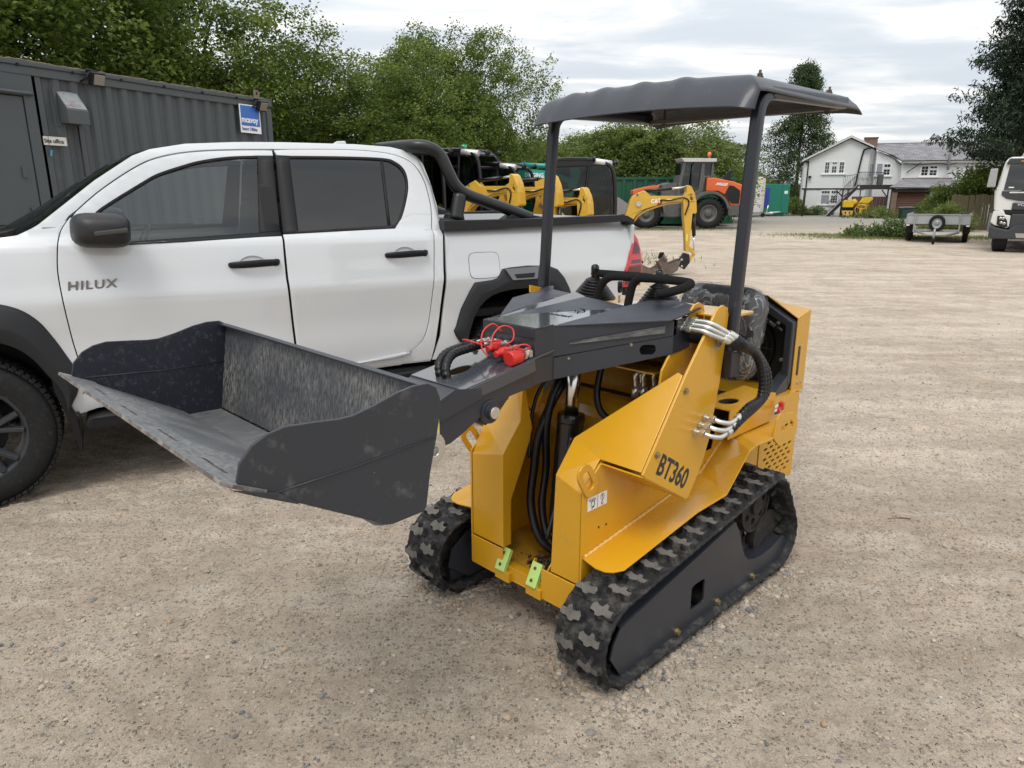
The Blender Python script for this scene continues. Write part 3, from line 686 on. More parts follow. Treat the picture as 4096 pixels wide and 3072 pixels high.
# ---- tower covers -------------------------------------------------
def shell(name, vs, fs, th=0.005, material=YEL, bevel=0.002, label=None):
    mb = MB().add([q(*v) for v in vs], fs); o = mb.build(name, material, LD, label=label)
    s_ = o.modifiers.new('thick', 'SOLIDIFY'); s_.thickness = th; s_.offset = -1
    b = o.modifiers.new('bevel', 'BEVEL'); b.width = bevel; b.segments = 2; b.limit_method = 'ANGLE'; b.angle_limit = radians(20)
    return o
Fp, Ep, Cp, Dp, Gp = (-0.163, 0.066, 0.706), (-0.368, 0.066, 0.984), (-0.190, 0.365, 0.741), (-0.372, 0.086, 0.990), (-0.163, 0.230, 0.706)
shell('tower_cover', [(-0.0765, 0.3625, 0.275), (-0.0765, 0.2345, 0.275), (-0.0765, 0.2345, 0.606), (-0.0765, 0.345, 0.643), Gp, Cp, Dp, Ep, Fp, (-0.20, 0.37, 0.40), (-0.16, 0.3625, 0.275)],
      [(0, 1, 2, 3), (3, 2, 4, 5), (4, 8, 7, 6, 5), (0, 3, 5, 9, 10)])
shell('tower_cover', [(-0.0765, 0.602, 0.275), (-0.0765, 0.7695, 0.275), (-0.0765, 0.7695, 0.602), (-0.0765, 0.602, 0.643), (-0.166, 0.602, 0.752), (-0.180, 0.602, 0.90), (-0.30, 0.77, 0.94), (-0.145, 0.775, 0.715),
                      (-0.228, 0.600, 0.700), (-0.165, 0.602, 0.55), (-0.118, 0.602, 0.455), (-0.118, 0.602, 0.275), (-0.20, 0.92, 0.73), (-0.37, 0.92, 0.985)],
      [(0, 3, 2, 1), (3, 4, 7, 2), (4, 5, 6, 7), (0, 11, 10, 9, 8, 4, 3), (4, 8, 5), (7, 6, 13, 12)])
# masts: outer plate with folded front edge, inner plate
mast = [(-0.160, 0.700), (-0.172, 0.688), (-0.425, 0.537), (-0.440, 0.545), (-0.514, 0.649), (-0.545, 0.72), (-0.561, 0.794), (-0.590, 0.927), (-0.605, 1.05), (-0.614, 1.155), (-0.602, 1.180), (-0.576, 1.190), (-0.545, 1.184), (-0.527, 1.168), (-0.372, 0.985)]
for (b0, b1, bi) in ((0.055, 0.064, 0.150), (0.940, 0.949, 0.854)):
    mast_ = mast if b0 < 0.5 else [(a, z if z < 0.98 else 0.98 + (z - 0.98) * 0.72) for a, z in mast]
    o = PB(mast_, b0, b1).build('mast_plate', YEL, LD, bevel=0.0012)
    PB(mast_[4:] + [(-0.34, 0.80)], bi - 0.004, bi + 0.004).build('mast_plate', YEL, LD, bevel=0.0012)
    c = MB(); c.add([q(-0.425, b0 + 0.004, 0.540), q(-0.165, b0 + 0.004, 0.694), q(-0.165, bi + 0.08, 0.694), q(-0.425, bi + 0.08, 0.540)], [(0, 1, 2, 3)])
    c.add([q(-0.514, b0 + 0.004, 0.649), q(-0.425, b0 + 0.004, 0.540), q(-0.425, bi, 0.540), q(-0.514, bi, 0.649)], [(0, 1, 2, 3)])
    c = c.build('mast_web', YEL, LD); s_ = c.modifiers.new('thick', 'SOLIDIFY'); s_.thickness = 0.005
    near = b0 < 0.5; sgn = 1 if near else -1; bo = b0 if near else b1
    for (a, z) in ((-0.230, 0.750), (-0.373, 0.933)): MB().hexbolt(q(a, bo, z), (0, sgn, 0), 0.0085).build('bolt', BRS, o)
    # pivot retainer
    k = MB().prism([(x * 1.0 - 0.553, z + 1.075) for x, z in rrect(-0.020, -0.030, 0.020, 0.030, 0.019)], 0.502 - bo if near else 0.502 - bo - 0.005, 0.502 - bo + 0.005 if near else 0.502 - bo, 'y').build('pivot_retainer', ZNC, LD)
    MB().hexbolt(q(-0.543, bo - sgn * 0.005, 1.071), (0, sgn, 0), 0.011).build('bolt', BRS, k)
MB().bx(q(-0.605, 0.064, 1.150), q(-0.560, 0.146, 1.156)).bx(q(-0.617, 0.064, 1.06), q(-0.612, 0.146, 1.150)).build('mast_cap', YEL, LD, bevel=0.001)
MB().bx(q(-0.66, 0.858, 1.135), q(-0.56, 0.940, 1.145)).prism([(-0.56, 1.18), (-0.84, 1.115), (-0.84, 1.06), (-0.82, 1.09), (-0.70, 1.13), (-0.56, 1.15)], 0.502 - 0.948, 0.502 - 0.938).build('mast_cap', YEL, LD, bevel=0.001)
# fenders
def fender(b_in, sg):
    f = lambda a, t, z: q(a, b_in - sg * t, z)
    vs = [f(-0.081, 0, 0.376), f(-0.062, 0.069, 0.376), f(-0.066, 0.105, 0.376), f(-0.081, 0.127, 0.377), f(-0.113, 0.147, 0.380), f(-0.544, 0.147, 0.441), f(-0.588, 0, 0.447),
          f(-0.700, 0.172, 0.470), f(-0.790, 0, 0.480), f(-0.850, 0.172, 0.602), f(-0.98, 0, 0.602), f(-0.90, 0.172, 0.612), f(-1.02, 0, 0.612), f(-1.20, 0.172, 0.604), f(-1.26, 0, 0.604)]
    mb = MB().add(vs, [(0, 1, 2, 3, 4, 5, 6), (6, 5, 7, 8), (8, 7, 9, 10), (10, 9, 11, 12), (12, 11, 13, 14)])
    o = mb.build('fender', YEL, LD); s_ = o.modifiers.new('thick', 'SOLIDIFY'); s_.thickness = 0.006; s_.offset = 0
    b = o.modifiers.new('bevel', 'BEVEL'); b.width = 0.0015; b.segments = 2; b.limit_method = 'ANGLE'; b.angle_limit = radians(20)
    rr = random.Random(8); pts = []
    for (a0, z0, a1, z1) in ((-0.085, 0.380, -0.588, 0.451), (-0.588, 0.451, -0.790, 0.484), (-0.790, 0.484, -0.98, 0.606), (-0.98, 0.606, -1.25, 0.610)):
        m = int(abs(a1 - a0) / 0.008)
        for k in range(m): t = k / m; pts.append(f(a0 + (a1 - a0) * t, 0.004, z0 + (z1 - z0) * t + 0.002))
    MB().tube(pts, [0.0056 + 0.0016 * sin(i * 1.9) + rr.uniform(-0.0005, 0.0005) for i in range(len(pts))], 7).build('weld_seam', WELD, o)
    # rear grab tab with a rounded slot
    tab = [(-1.045, 0.615), (-1.060, 0.680), (-1.085, 0.700), (-1.205, 0.680), (-1.245, 0.655), (-1.255, 0.625), (-1.255, 0.585), (-1.235, 0.560), (-1.10, 0.560), (-1.05, 0.60)]
    slot = [(-1.10, 0.622), (-1.105, 0.665), (-1.18, 0.655), (-1.215, 0.635), (-1.215, 0.618)]
    ys = sorted((0.502 - (b_in - sg * 0.172), 0.502 - (b_in - sg * 0.164)))
    MB().prism(tab, ys[0], ys[1], 'y', holes=[slot]).build('grab_tab', YEL, LD, bevel=0.0015)
    return o
fender(0.223, 1); fender(0.781, -1)
# sticker with hook symbols on the side plate
st = MB().bx(q(-0.098, 0.2222, 0.540), q(-0.199, 0.2228, 0.588)).build('lift_point_sticker', WHT, LD)
ln = MB()
def stroke(mb, pts, r=0.0007, y=0.502 - 0.2218): mb.tube([(p[0], y, p[1]) for p in pts], r, 5)
stroke(ln, [(-0.149, 0.541), (-0.149, 0.587)])
stroke(ln, [(-0.106, 0.575), (-0.141, 0.575)], 0.0009)
for k in range(5): stroke(ln, [(-0.108 - k * 0.007, 0.576), (-0.104 - k * 0.007, 0.582)])
stroke(ln, [(-0.124 + 0.009 * cos(t), 0.562 + 0.010 * sin(t)) for t in [x * 0.5 for x in range(0, 11)]], 0.001)
stroke(ln, [(-0.115, 0.572), (-0.115, 0.556), (-0.124, 0.549), (-0.133, 0.556), (-0.133, 0.572)], 0.0008); stroke(ln, [(-0.116, 0.545), (-0.132, 0.551)], 0.001)
stroke(ln, [(-0.174 + 0.009 * cos(t), 0.573 + 0.011 * sin(t)) for t in [x * pi / 8 for x in range(17)]], 0.0008)
stroke(ln, [(-0.174, 0.566), (-0.174, 0.580), (-0.178, 0.576)], 0.0008); stroke(ln, [(-0.174, 0.580), (-0.170, 0.576)], 0.0008)
stroke(ln, [(-0.174, 0.562), (-0.174, 0.556), (-0.169, 0.552), (-0.170, 0.546), (-0.175, 0.545), (-0.178, 0.549)], 0.0012)
ln.build('hook_symbols', INK, st)
# BT360 on the near mast plate
d_ = Vector((-0.21, 0, -0.128)).normalized()
text('model_lettering', 'BT360', 0.097, q(-0.226, 0.0545, 0.690), basis(d_, (-0.128 * -1 * -1, 0, 0.21)), INK, LD, 0.0003, sx=0.80, bold=0.0022)

# ---- lift arm -----------------------------------------------------
ARM = thing('lift_arm', '', '', (0, 0, 0)); del ARM['label']; del ARM['category']; ARM.parent = LD
T = 1.142
tp = [(-0.010, 0.122), (-0.085, 0.126), (-0.385, 0.366), (-0.500, 0.366), (-0.600, 0.348), (-0.662, 0.300), (-0.668, 0.285), (-0.735, 0.190), (-0.650, 0.115), (-0.585, 0.075), (-0.570, 0.0)]
full = [(-0.010, 0.122), (-0.085, 0.126), (-0.385, 0.366), (-0.500, 0.372), (-0.575, 0.366), (-0.655, 0.225), (-0.655, 0.210), (-0.585, 0.135), (-0.570, 0.10), (-0.570, -0.318), (-0.655, -0.395), (-0.610, -0.400), (-0.500, -0.352), (-0.385, -0.366), (-0.085, -0.126), (-0.010, -0.122)][::-1]
def zt(a, y): return T + (0.032 * min(1, max(0, -a - 0.30) / 0.25) if abs(y) > 0.105 else 0.0)
mb = MB().prism(full, T - 0.005, T, 'z')
mb.v = [(v[0], v[1], v[2] + zt(v[0], v[1]) - T) for v in mb.v]
mb.build('top_plate', NAVY, ARM, bevel=0.0015)
lp = [(-0.008, 0.118), (-0.090, 0.122), (-0.340, 0.122), (-0.430, 0.06), (-0.430, -0.06), (-0.340, -0.122), (-0.090, -0.122), (-0.008, -0.118)]
# painted front panel of the cover, the bare panel begins behind a diagonal line
mb = MB().prism([(-0.012, 0.121), (-0.086, 0.124), (-0.15, 0.175), (-0.55, 0.02), (-0.57, -0.08), (-0.57, -0.2), (-0.15, -0.175), (-0.086, -0.124), (-0.012, -0.121)][::-1], T + 0.0002, T + 0.0008, 'z')
mb.v = [(v[0], v[1], v[2] + zt(v[0], v[1]) - T) for v in mb.v]
pp = mb.build('painted_panel', mat('glossy_panel_grey', (0.055, 0.058, 0.066), 0.13, var=0.12, vscale=2.5, coat=0.6, dirt=((0.30, 0.30, 0.30), 0.12, 9, 0.35)), ARM)
dec = MB()
ring = [(-0.34 + 0.060 * cos(t), -0.02 + 0.040 * sin(t), T + 0.0035) for t in [k * pi / 16 for k in range(4, 29)]]
dec.tube(ring, [0.0012 + 0.003 * sin(pi * k / 24) for k in range(25)], 5, flat=0.1)
for t in (-0.028, 0.02): dec.tube([(-0.325, t, T + 0.003), (-0.35, t * 0.3, T + 0.003), (-0.37, t * 0.8, T + 0.0036)], [0.001, 0.005, 0.001], 5, flat=0.1)
dec.build('bison_emblem', mat('emblem_grey', (0.016, 0.017, 0.020), 0.7, spec=0.2), ARM)
text('maker_lettering', 'Bisontek', 0.050, (-0.235, -0.105, T + 0.0009), basis((0, 1, 0), (-1, 0, 0)), MATS['emblem_grey'], ARM, 0.0003, sx=0.95, bold=0.001)
# cover sides under the top plate
def wallz(p, z0, z1): return None
mb = MB()
for sg in (1, -1):
    P = [(-0.010, 0.117), (-0.087, 0.125), (-0.415, 0.362)]
    zb = [1.040, 1.040, 1.098]
    for i in range(2):
        (a0, y0), (a1, y1) = P[i], P[i + 1]
        mb.add([(a0, sg * y0, T - 0.002), (a1, sg * y1, T + 0.004), (a1, sg * y1, zb[i + 1]), (a0, sg * y0, zb[i])], [(0, 1, 2, 3)])
    mb.add([(-0.440, sg * 0.358, T + 0.004), (-0.600, sg * 0.345, T + 0.010), (-0.600, sg * 0.345, 1.060), (-0.440, sg * 0.358, 1.060)], [(0, 1, 2, 3)])
mb.add([(-0.012, -0.117, 1.040), (-0.012, 0.117, 1.040), (-0.012, 0.117, 1.118), (-0.012, -0.117, 1.118)], [(0, 1, 2, 3)])
mb.add([(-0.009, -0.122, 1.110), (-0.009, 0.122, 1.110), (-0.009, 0.122, T - 0.001), (-0.009, -0.122, T - 0.001)], [(0, 1, 2, 3)])
o = mb.build('arm_cover', GRY, ARM); s_ = o.modifiers.new('thick', 'SOLIDIFY'); s_.thickness = 0.004; s_.offset = 0
# scuffed strip on the near cover side (bare metal where it has rubbed)
for sg in (1,):
    a0, y0, a1, y1 = -0.125, 0.1550, -0.385, 0.3435
    MB().add([(a0, y0 + 0.0060, 1.088), (a1, y1 + 0.0060, 1.133), (a1, y1 + 0.0060, 1.108), (a0, y0 + 0.0060, 1.080)], [(0, 1, 2, 3)]).build('scuffed_strip', mat('scuffed_paint', (0.045, 0.048, 0.054), 0.4, var=0.2, dirt=((0.30, 0.29, 0.27), 0.75, 16, 0.85), streak=(1.2, 1.2, 5)), ARM)
# main beam: side walls flare outwards below the cover, each with an oval hole
for sg in (1, -1):
    o3 = Vector((-0.087, sg * 0.128, 0)); xd = Vector((-0.333, sg * 0.232, 0)); L3 = xd.length; R3 = basis(xd, (0, 0, 1))
    wall = [(0, 0.964), (0.12, 0.985), (L3, 1.034), (L3, 1.096), (0, 1.036)]
    hole = [(0.318 + (0.014 if abs(t - pi) > pi / 2 else -0.014) + 0.014 * cos(t), 1.052 + 0.017 * sin(t)) for t in [k * pi / 8 + 0.01 for k in range(16)]]
    mb = MB().prism(wall, -0.003, 0.003, 'z', holes=[hole]); mb.xf(Matrix.Translation(o3) @ R3.to_4x4()); mb.build('arm_beam', GRY, ARM, bevel=0.001)
    for t_, z_ in ((0.05, 1.046), (0.26, 1.083)):
        p_ = o3 + xd * (t_ / L3); MB().hexbolt((p_.x, p_.y, z_ - 0.012), Vector((0.57, sg * 0.82, 0)), 0.005).build('bolt', BRS, ARM)
    MB().add([(0.010, sg * 0.124, 0.962), (-0.087, sg * 0.128, 0.964), (-0.087, sg * 0.128, 1.045), (0.010, sg * 0.124, 1.045)], [(0, 1, 2, 3)]).build('arm_cheek', GRY, ARM)
    w = MB(); w.add([(-0.420, sg * 0.360, 1.034), (-0.640, sg * 0.352, 1.050), (-0.640, sg * 0.352, 1.125), (-0.420, sg * 0.360, 1.096), (-0.42, sg * 0.20, 1.02), (-0.64, sg * 0.20, 1.04)], [(0, 1, 2, 3), (0, 4, 5, 1)]); w.build('arm_wing', GRY, ARM)
mb = MB(); mb.add([(-0.087, -0.128, 0.966), (-0.087, 0.128, 0.966), (-0.420, 0.36, 1.036), (-0.420, -0.36, 1.036), (-0.66, -0.3, 1.05), (-0.66, 0.3, 1.05)], [(0, 1, 2, 3), (3, 2, 5, 4)])
mb.build('arm_underside', GRY, ARM)
MB().cyl(q(-0.545, 0.064, 1.075), q(-0.545, 0.940, 1.075), 0.022).build('pivot_tube', BLK, ARM)
# lower arm in front
low = [(0.010, 1.044), (0.010, 0.962), (-0.05, 0.962), (0.10, 0.945), (0.165, 0.930), (0.225, 0.905), (0.300, 0.868), (0.345, 0.850), (0.400, 0.846), (0.425, 0.880), (0.415, 0.960), (0.385, 0.985), (0.25, 0.995)]
mb = MB()
for y in (0.118, -0.118): mb.prism(low, y - 0.006, y + 0.006, 'y')
mb.bx((0.10, -0.112, 0.93), (0.30, 0.112, 0.938))
mb.build('lower_arm', GRY, ARM, bevel=0.0015)
mb = MB().prism([(0.300, -0.126), (0.300, 0.126), (0.0, 0.128), (-0.09, 0.130), (-0.09, -0.130), (0.0, -0.128)][::-1], -0.003, 0.003, 'z', holes=[[(0.195 + 0.048 * cos(t), -0.015 + 0.026 * sin(t)) for t in [k * pi / 8 for k in range(16)]]])
mb.bx((0.285, 0.120, -0.040), (0.0, 0.130, 0.0)); mb.bx((0.285, -0.130, -0.040), (0.0, -0.120, 0.0))
mb.xf(Matrix.Translation((0.0, 0, 1.046)) @ Matrix.Rotation(radians(9.0), 4, 'Y'))
lid = mb.build('arm_lid', mat('glossy_grey_lid', (0.048, 0.051, 0.060), 0.16, var=0.1, vscale=2, coat=0.5, dirt=((0.14, 0.14, 0.14), 0.35, 4, 0.4)), ARM, bevel=0.0015)
for (a, y) in ((0.045, -0.105), (0.020, 0.085)): MB().hexbolt((a, y, 1.0495 - 0.158 * a), (0.15, 0, 1), 0.008).build('bolt', BRS, lid)
mb = MB().prism([(0.440, -0.10), (0.440, 0.10), (0.285, 0.128), (0.285, -0.128)][::-1], -0.003, 0.003, 'z'); mb.xf(Matrix.Translation((0.0, 0, 1.052)) @ Matrix.Rotation(radians(11.0), 4, 'Y')); mb.build('arm_tip_plate', GRYD, ARM, bevel=0.001)
mb = MB().prism([(0.230, 0.995), (0.222, 0.965), (0.385, 0.925), (0.395, 0.985), (0.33, 1.010)], 0.126, 0.131, 'y'); mb.build('arm_side_patch', GRY, ARM, bevel=0.001)
MB().bx((0.386, 0.118, 0.955), (0.400, 0.126, 0.885)).build('yellow_warning_label', mat('faded_yellow_label', (0.62, 0.58, 0.16), 0.5, dirt=((0.05, 0.05, 0.05), 0.3, 60)), ARM)
# pins
for (a, z, r, y) in ((0.417, 0.849, 0.030, 0.142), (0.190, 0.914, 0.022, 0.145)):
    MB().lathe((a, 0.10, z), (0, 1, 0), [(0, r * 1.7), (y - 0.115, r * 1.7), (y - 0.115, r), (y - 0.098, r), (y - 0.098, r * 0.45), (y - 0.112, r * 0.35), (y - 0.112, 0.0005)], 24, smooth=False).build('pin_boss', GRY if a < 0.3 else ZNC, ARM, bevel=0.0015)
MB().cyl((0.190, -0.15, 0.914), (0.190, 0.150, 0.914), 0.018).build('pin', ZNC, ARM)
MB().prism([(0.08, 0.945), (0.24, 0.925), (0.235, 0.885), (0.19, 0.865), (0.15, 0.88)], 0.095, 0.105).prism([(0.08, 0.945), (0.24, 0.925), (0.235, 0.885), (0.19, 0.865), (0.15, 0.88)], -0.105, -0.095).build('tilt_bracket', GRY, ARM, bevel=0.001)
# hydraulic lift cylinder
cy = MB().cyl(q(-0.345, 0.5, 1.00), q(-0.325, 0.5, 0.72), 0.026, n=28).build('cylinder_rod', CHR, LD)
cb_ = MB(); cb_.lathe(q(-0.3285, 0.5, 0.768), (0.10, 0, -1), [(0, 0.026), (0, 0.050), (0.012, 0.053), (0.030, 0.053), (0.034, 0.050), (0.46, 0.050), (0.47, 0.02)], 32, smooth=False); cb_.build('cylinder_barrel', BLKG, LD, bevel=0.002)
MB().tube(catmull([q(-0.285, 0.46, 0.70), q(-0.26, 0.44, 0.70), q(-0.25, 0.44, 0.66), q(-0.20, 0.44, 0.50), q(-0.15, 0.45, 0.34)]), 0.008, 8).build('cylinder_pipe', BLKG, LD)

# ---- bucket -------------------------------------------------------
BK = thing('bucket', '', ''); del BK['label']; del BK['category']; BK.parent = LD
side = [(0.720, 1.176), (0.700, 1.164), (0.690, 1.140), (0.690, 1.111), (0.704, 1.047), (0.722, 0.979), (0.734, 0.908), (0.742, 0.898), (0.820, 0.896), (0.836, 0.899), (0.896, 0.936), (1.073, 1.035), (1.115, 1.052), (1.130, 1.078), (1.122, 1.110), (1.098, 1.136), (1.069, 1.150), (1.035, 1.156), (0.976, 1.151), (0.930, 1.146), (0.900, 1.146), (0.854, 1.155), (0.796, 1.171), (0.756, 1.177)]
o = PB(side, -0.016, -0.008).build('side_plate', GRYD, BK, bevel=0.0015)
PB(side, 1.016, 1.024).build('side_plate', mat('scratched_dark_panel', (0.018, 0.020, 0.029), 0.5, var=0.2, dirt=((0.26, 0.25, 0.23), 0.30, 75, 0.26), spec=0.35), BK, bevel=0.0015)
# fold lines on the side plates
for b in (-0.0172,): MB().tube([q(1.070, b, 1.040), q(0.90, b, 1.045), q(0.706, b, 1.058)], 0.0015, 6).build('weld_seam', GRY, BK)
MB().tube([q(1.100, 1.0155, 1.066), q(0.90, 1.0155, 1.052), q(0.706, 1.0155, 1.05)], 0.0012, 6).build('weld_seam', GRY, BK)
fl = MB(); B0, B1 = -0.008, 1.016
prof = [(1.100, 1.050), (0.860, 0.912), (0.842, 0.904), (0.745, 0.902)]
for i in range(3): fl.add([q(prof[i][0], B0, prof[i][1]), q(prof[i][0], B1, prof[i][1]), q(prof[i + 1][0], B1, prof[i + 1][1]), q(prof[i + 1][0], B0, prof[i + 1][1])], [(0, 1, 2, 3)])
o = fl.build('bucket_floor', SCRF, BK); s_ = o.modifiers.new('thick', 'SOLIDIFY'); s_.thickness = 0.007; s_.offset = 1
bk = MB(); bk.add([q(0.741, B0, 0.906), q(0.741, B1, 0.906), q(0.702, B1, 1.155), q(0.702, B0, 1.155)], [(0, 1, 2, 3)])
o = bk.build('bucket_back', SCRP, BK); s_ = o.modifiers.new('thick', 'SOLIDIFY'); s_.thickness = 0.006
MB().prism([(0.697, 1.150), (0.690, 1.158), (0.700, 1.166), (0.722, 1.168), (0.722, 1.163), (0.708, 1.158)], 0.502 - B1, 0.502 - B0).build('top_rail', GRY, BK, bevel=0.001)
# cutting edge with slots
ce = MB().prism([(1.158, 0.502 - 1.040), (1.158, 0.502 + 0.012), (1.140, 0.502 + 0.020), (1.075, 0.502 + 0.020), (1.075, 0.502 - 1.040)], 0.0, 0.008, 'z', m=0, mside=1,
                holes=[rrect(1.106, 0.502 - b - 0.055, 1.116, 0.502 - b + 0.055, 0.003) for b in (0.12, 0.36, 0.60, 0.84)])
ce.xf(Matrix.Translation((1.158, 0, 1.080)) @ Matrix.Rotation(radians(-26), 4, 'Y') @ Matrix.Translation((-1.158, 0, 0)))
ce = ce.build('cutting_edge', [SCRF, RUST], BK, bevel=0.001)
for b in (0.12, 0.36, 0.60, 0.84):
    sl = MB().box((1.111, 0.502 - b, 0.0035), (0.0095, 0.109, 0.004)); sl.xf(Matrix.Translation((1.158, 0, 1.080)) @ Matrix.Rotation(radians(-26), 4, 'Y') @ Matrix.Translation((-1.158, 0, 0))); sl.build('slot', DARK, ce)  # dark box laid in each slot in place of the shade inside it
MB().prism([(1.02, 1.004), (1.10, 1.045), (1.145, 1.070), (1.06, 1.040)], 0.502 + 0.016, 0.502 + 0.022).build('edge_gusset', GRYD, BK, bevel=0.002)
# hitch plates between the arm and the bucket
for y in (0.09, -0.09):
    MB().prism([(0.69, 1.12), (0.735, 0.92), (0.52, 0.83), (0.44, 0.80), (0.395, 0.81), (0.375, 0.85), (0.40, 0.90), (0.50, 0.93), (0.52, 1.05), (0.56, 1.08)], y - 0.006, y + 0.006).build('hitch_plate', GRY, BK, bevel=0.0015)
MB().prism([(0.66, 1.13), (0.70, 0.94), (0.60, 0.90), (0.58, 1.08)], -0.20, 0.20).build('hitch_box', GRY, BK, bevel=0.002)
MB().sphere(q(0.86, -0.0165, 1.02), 0.001).build('paint_chip', BRS, BK)

# ---- auxiliary couplings with red caps ----------------------------
def coupling(b, z, a0, r, length, cap=True):
    c = MB(); d = Vector((1, 0.06, -0.05)).normalized(); p = Vector(q(a0, b, z))
    c.cyl(p, p + d * 0.014, r * 0.95, n=6, smooth=False); c.cyl(p + d * 0.014, p + d * 0.026, r * 0.75, n=16)
    c.cyl(p + d * 0.026, p + d * 0.040, r * 0.95, n=6, smooth=False); c.cyl(p + d * 0.040, p + d * length, r * 0.85, n=20)
    o = c.build('quick_coupling', ZNC, ARM, bevel=0.001)
    if cap:
        e = p + d * length; k = MB(); k.lathe(e - d * 0.012, d, [(0, r * 0.86), (0, r * 1.12), (0.028, r * 1.12), (0.030, r * 0.9), (0.032, r * 0.72), (0.052, r * 0.72), (0.054, r * 0.6), (0.054, 0.0004)] if r < 0.017 else [(0, r * 0.86), (0, r * 1.12), (0.044, r * 1.12), (0.047, r * 1.02), (0.047, 0.0004)], 24, smooth=False)
        k.build('dust_cap', REDP, o, bevel=0.0012)
        return e
for (b, z, a0, r, ln_) in ((0.400, 1.062, 0.0, 0.021, 0.060), (0.452, 1.070, 0.0, 0.0150, 0.062), (0.498, 1.078, 0.0, 0.0150, 0.052)): coupling(b, z, a0, r, ln_)
for b in (0.545, 0.578): coupling(b, 1.080, 0.0, 0.012, 0.07, False)
loops = [[(0.11, 0.46, 1.078), (0.085, 0.475, 1.12), (0.05, 0.47, 1.145), (0.02, 0.455, 1.135), (0.03, 0.44, 1.105), (0.05, 0.452, 1.088)],
         [(0.10, 0.498, 1.085), (0.13, 0.54, 1.10), (0.12, 0.58, 1.095), (0.095, 0.56, 1.085), (0.10, 0.50, 1.098), (0.05, 0.47, 1.10)],
         [(0.10, 0.41, 1.085), (0.05, 0.375, 1.100), (0.03, 0.365, 1.088), (0.045, 0.385, 1.08), (0.06, 0.40, 1.088)],
         [(0.115, 0.465, 1.058), (0.12, 0.49, 1.085), (0.10, 0.505, 1.13), (0.06, 0.50, 1.15), (0.03, 0.49, 1.12)]]
for lp_ in loops: MB().tube(catmull([q(*p) for p in lp_], 6), 0.0028, 7).build('cap_strap', REDP, ARM)
for (b, z) in ((0.400, 1.062), (0.452, 1.070)): MB().lathe(Vector(q(0.036, b, z)), (1, 0.06, -0.05), [(0, 0.017 if b > 0.42 else 0.022), (0.005, 0.017 if b > 0.42 else 0.022)], 20).build('strap_ring', REDP, ARM)

# ---- hoses --------------------------------------------------------
def ribbed(pts, r, name='spiral_wrapped_hose', pitch=0.016, parent=LD, n=12, material=HOSE):
    """hose with a spiral guard: radius steps along its length"""
    P = catmull(pts, 10); d = [0]
    for i in range(len(P) - 1): d.append(d[-1] + (P[i + 1] - P[i]).length)
    st = pitch / 4; m = int(d[-1] / st); Q = []; R_ = []; j = 0
    for k in range(m + 1):
        t = d[-1] * k / m
        while j < len(P) - 2 and d[j + 1] < t: j += 1
        f = (t - d[j]) / max(1e-9, d[j + 1] - d[j]); Q.append(P[j].lerp(P[j + 1], min(1, f))); R_.append(r * (0.90, 1.06, 1.08, 1.04)[k % 4])
    return MB().tube(Q, R_, n).build(name, material, parent)
# pair from the couplings curling down into the lid opening
for k, b in enumerate((0.578, 0.545)):
    o = k * 0.002
    ribbed([q(0.07, b, 1.078), q(0.13, b - 0.005, 1.075), q(0.20, b - 0.01, 1.065 + o), q(0.245, b - 0.03, 1.04), q(0.255, b - 0.05, 1.0), q(0.235, b - 0.06, 0.955), q(0.20, b - 0.06, 0.92)], 0.0135, parent=ARM)
# three outer hoses looping from the arm to the mast foot
low_pts = [(-0.500, 0.816), (-0.471, 0.797), (-0.441, 0.780)]
for k, ((la, lz), (ta, tz, tb)) in enumerate(zip(low_pts, ((-0.655, 1.120, 0.185), (-0.625, 1.110, 0.165), (-0.595, 1.098, 0.150)))):
    ex = 0.010 * k
    p0 = Vector(q(la, 0.062, lz)); ft = MB()
    ft.cyl(p0, p0 + Vector((0, 0.016, 0)), 0.0125, n=6, smooth=False); ft.cyl(p0, p0 + Vector((0, 0.034, 0)), 0.009, n=12); ft.cyl(p0 + Vector((0, 0.032, 0)), p0 + Vector((0, 0.050, 0)), 0.0135, n=6, smooth=False)
    el = catmull([p0 + Vector((0, 0.05, 0)), p0 + Vector((-0.008, 0.072, -0.006)), p0 + Vector((-0.040, 0.086, -0.012)), p0 + Vector((-0.075, 0.087, -0.006))], 6)
    ft.tube(el, 0.0085, 10); e0 = el[-1]; dd = (el[-1] - el[-2]).normalized(); ft.cyl(e0, e0 + dd * 0.032, 0.0135, n=14)
    ft.build('hose_fitting', ZNC, LD, bevel=0.0008)
    t0 = Vector(q(-0.470 - 0.016 * k, 0.150, 1.116 + 0.012 * k)); f2 = MB(); dv = Vector((0, 1, 0))
    f2.cyl(t0 - dv * 0.01, t0 + dv * 0.010, 0.0125, n=6, smooth=False); f2.cyl(t0, t0 + dv * 0.032, 0.009, n=12); f2.cyl(t0 + dv * 0.026, t0 + dv * 0.044, 0.0135, n=6, smooth=False)
    e2 = catmull([t0 + dv * 0.044, t0 + dv * 0.085, t0 + Vector((-0.012, 0.108, -0.010)), Vector(q(-0.525 - 0.012 * k, 0.022 - 0.004 * k, 1.088 + 0.008 * k))], 6)
    f2.tube(e2, 0.0085, 10); dd2 = (e2[-1] - e2[-2]).normalized(); f2.cyl(e2[-1], e2[-1] + dd2 * 0.035, 0.0135, n=14)
    f2.build('hose_fitting', ZNC, LD, bevel=0.0008)
    s0 = e2[-1] + dd2 * 0.03; s1 = e0 + dd * 0.028
    ribbed([s0, s0 + dd2 * 0.035 + Vector((0, 0, -0.006)), Vector(q(-0.715 - 0.014 * k, 0.0 + 0.006 * k, 1.015)), Vector(q(-0.762 - 0.018 * k, -0.012, 0.93)), Vector(q(-0.750 - 0.014 * k, -0.020, 0.85)), s1 + dd * 0.05 + Vector((0, 0.004, 0.014)), s1], 0.0145)
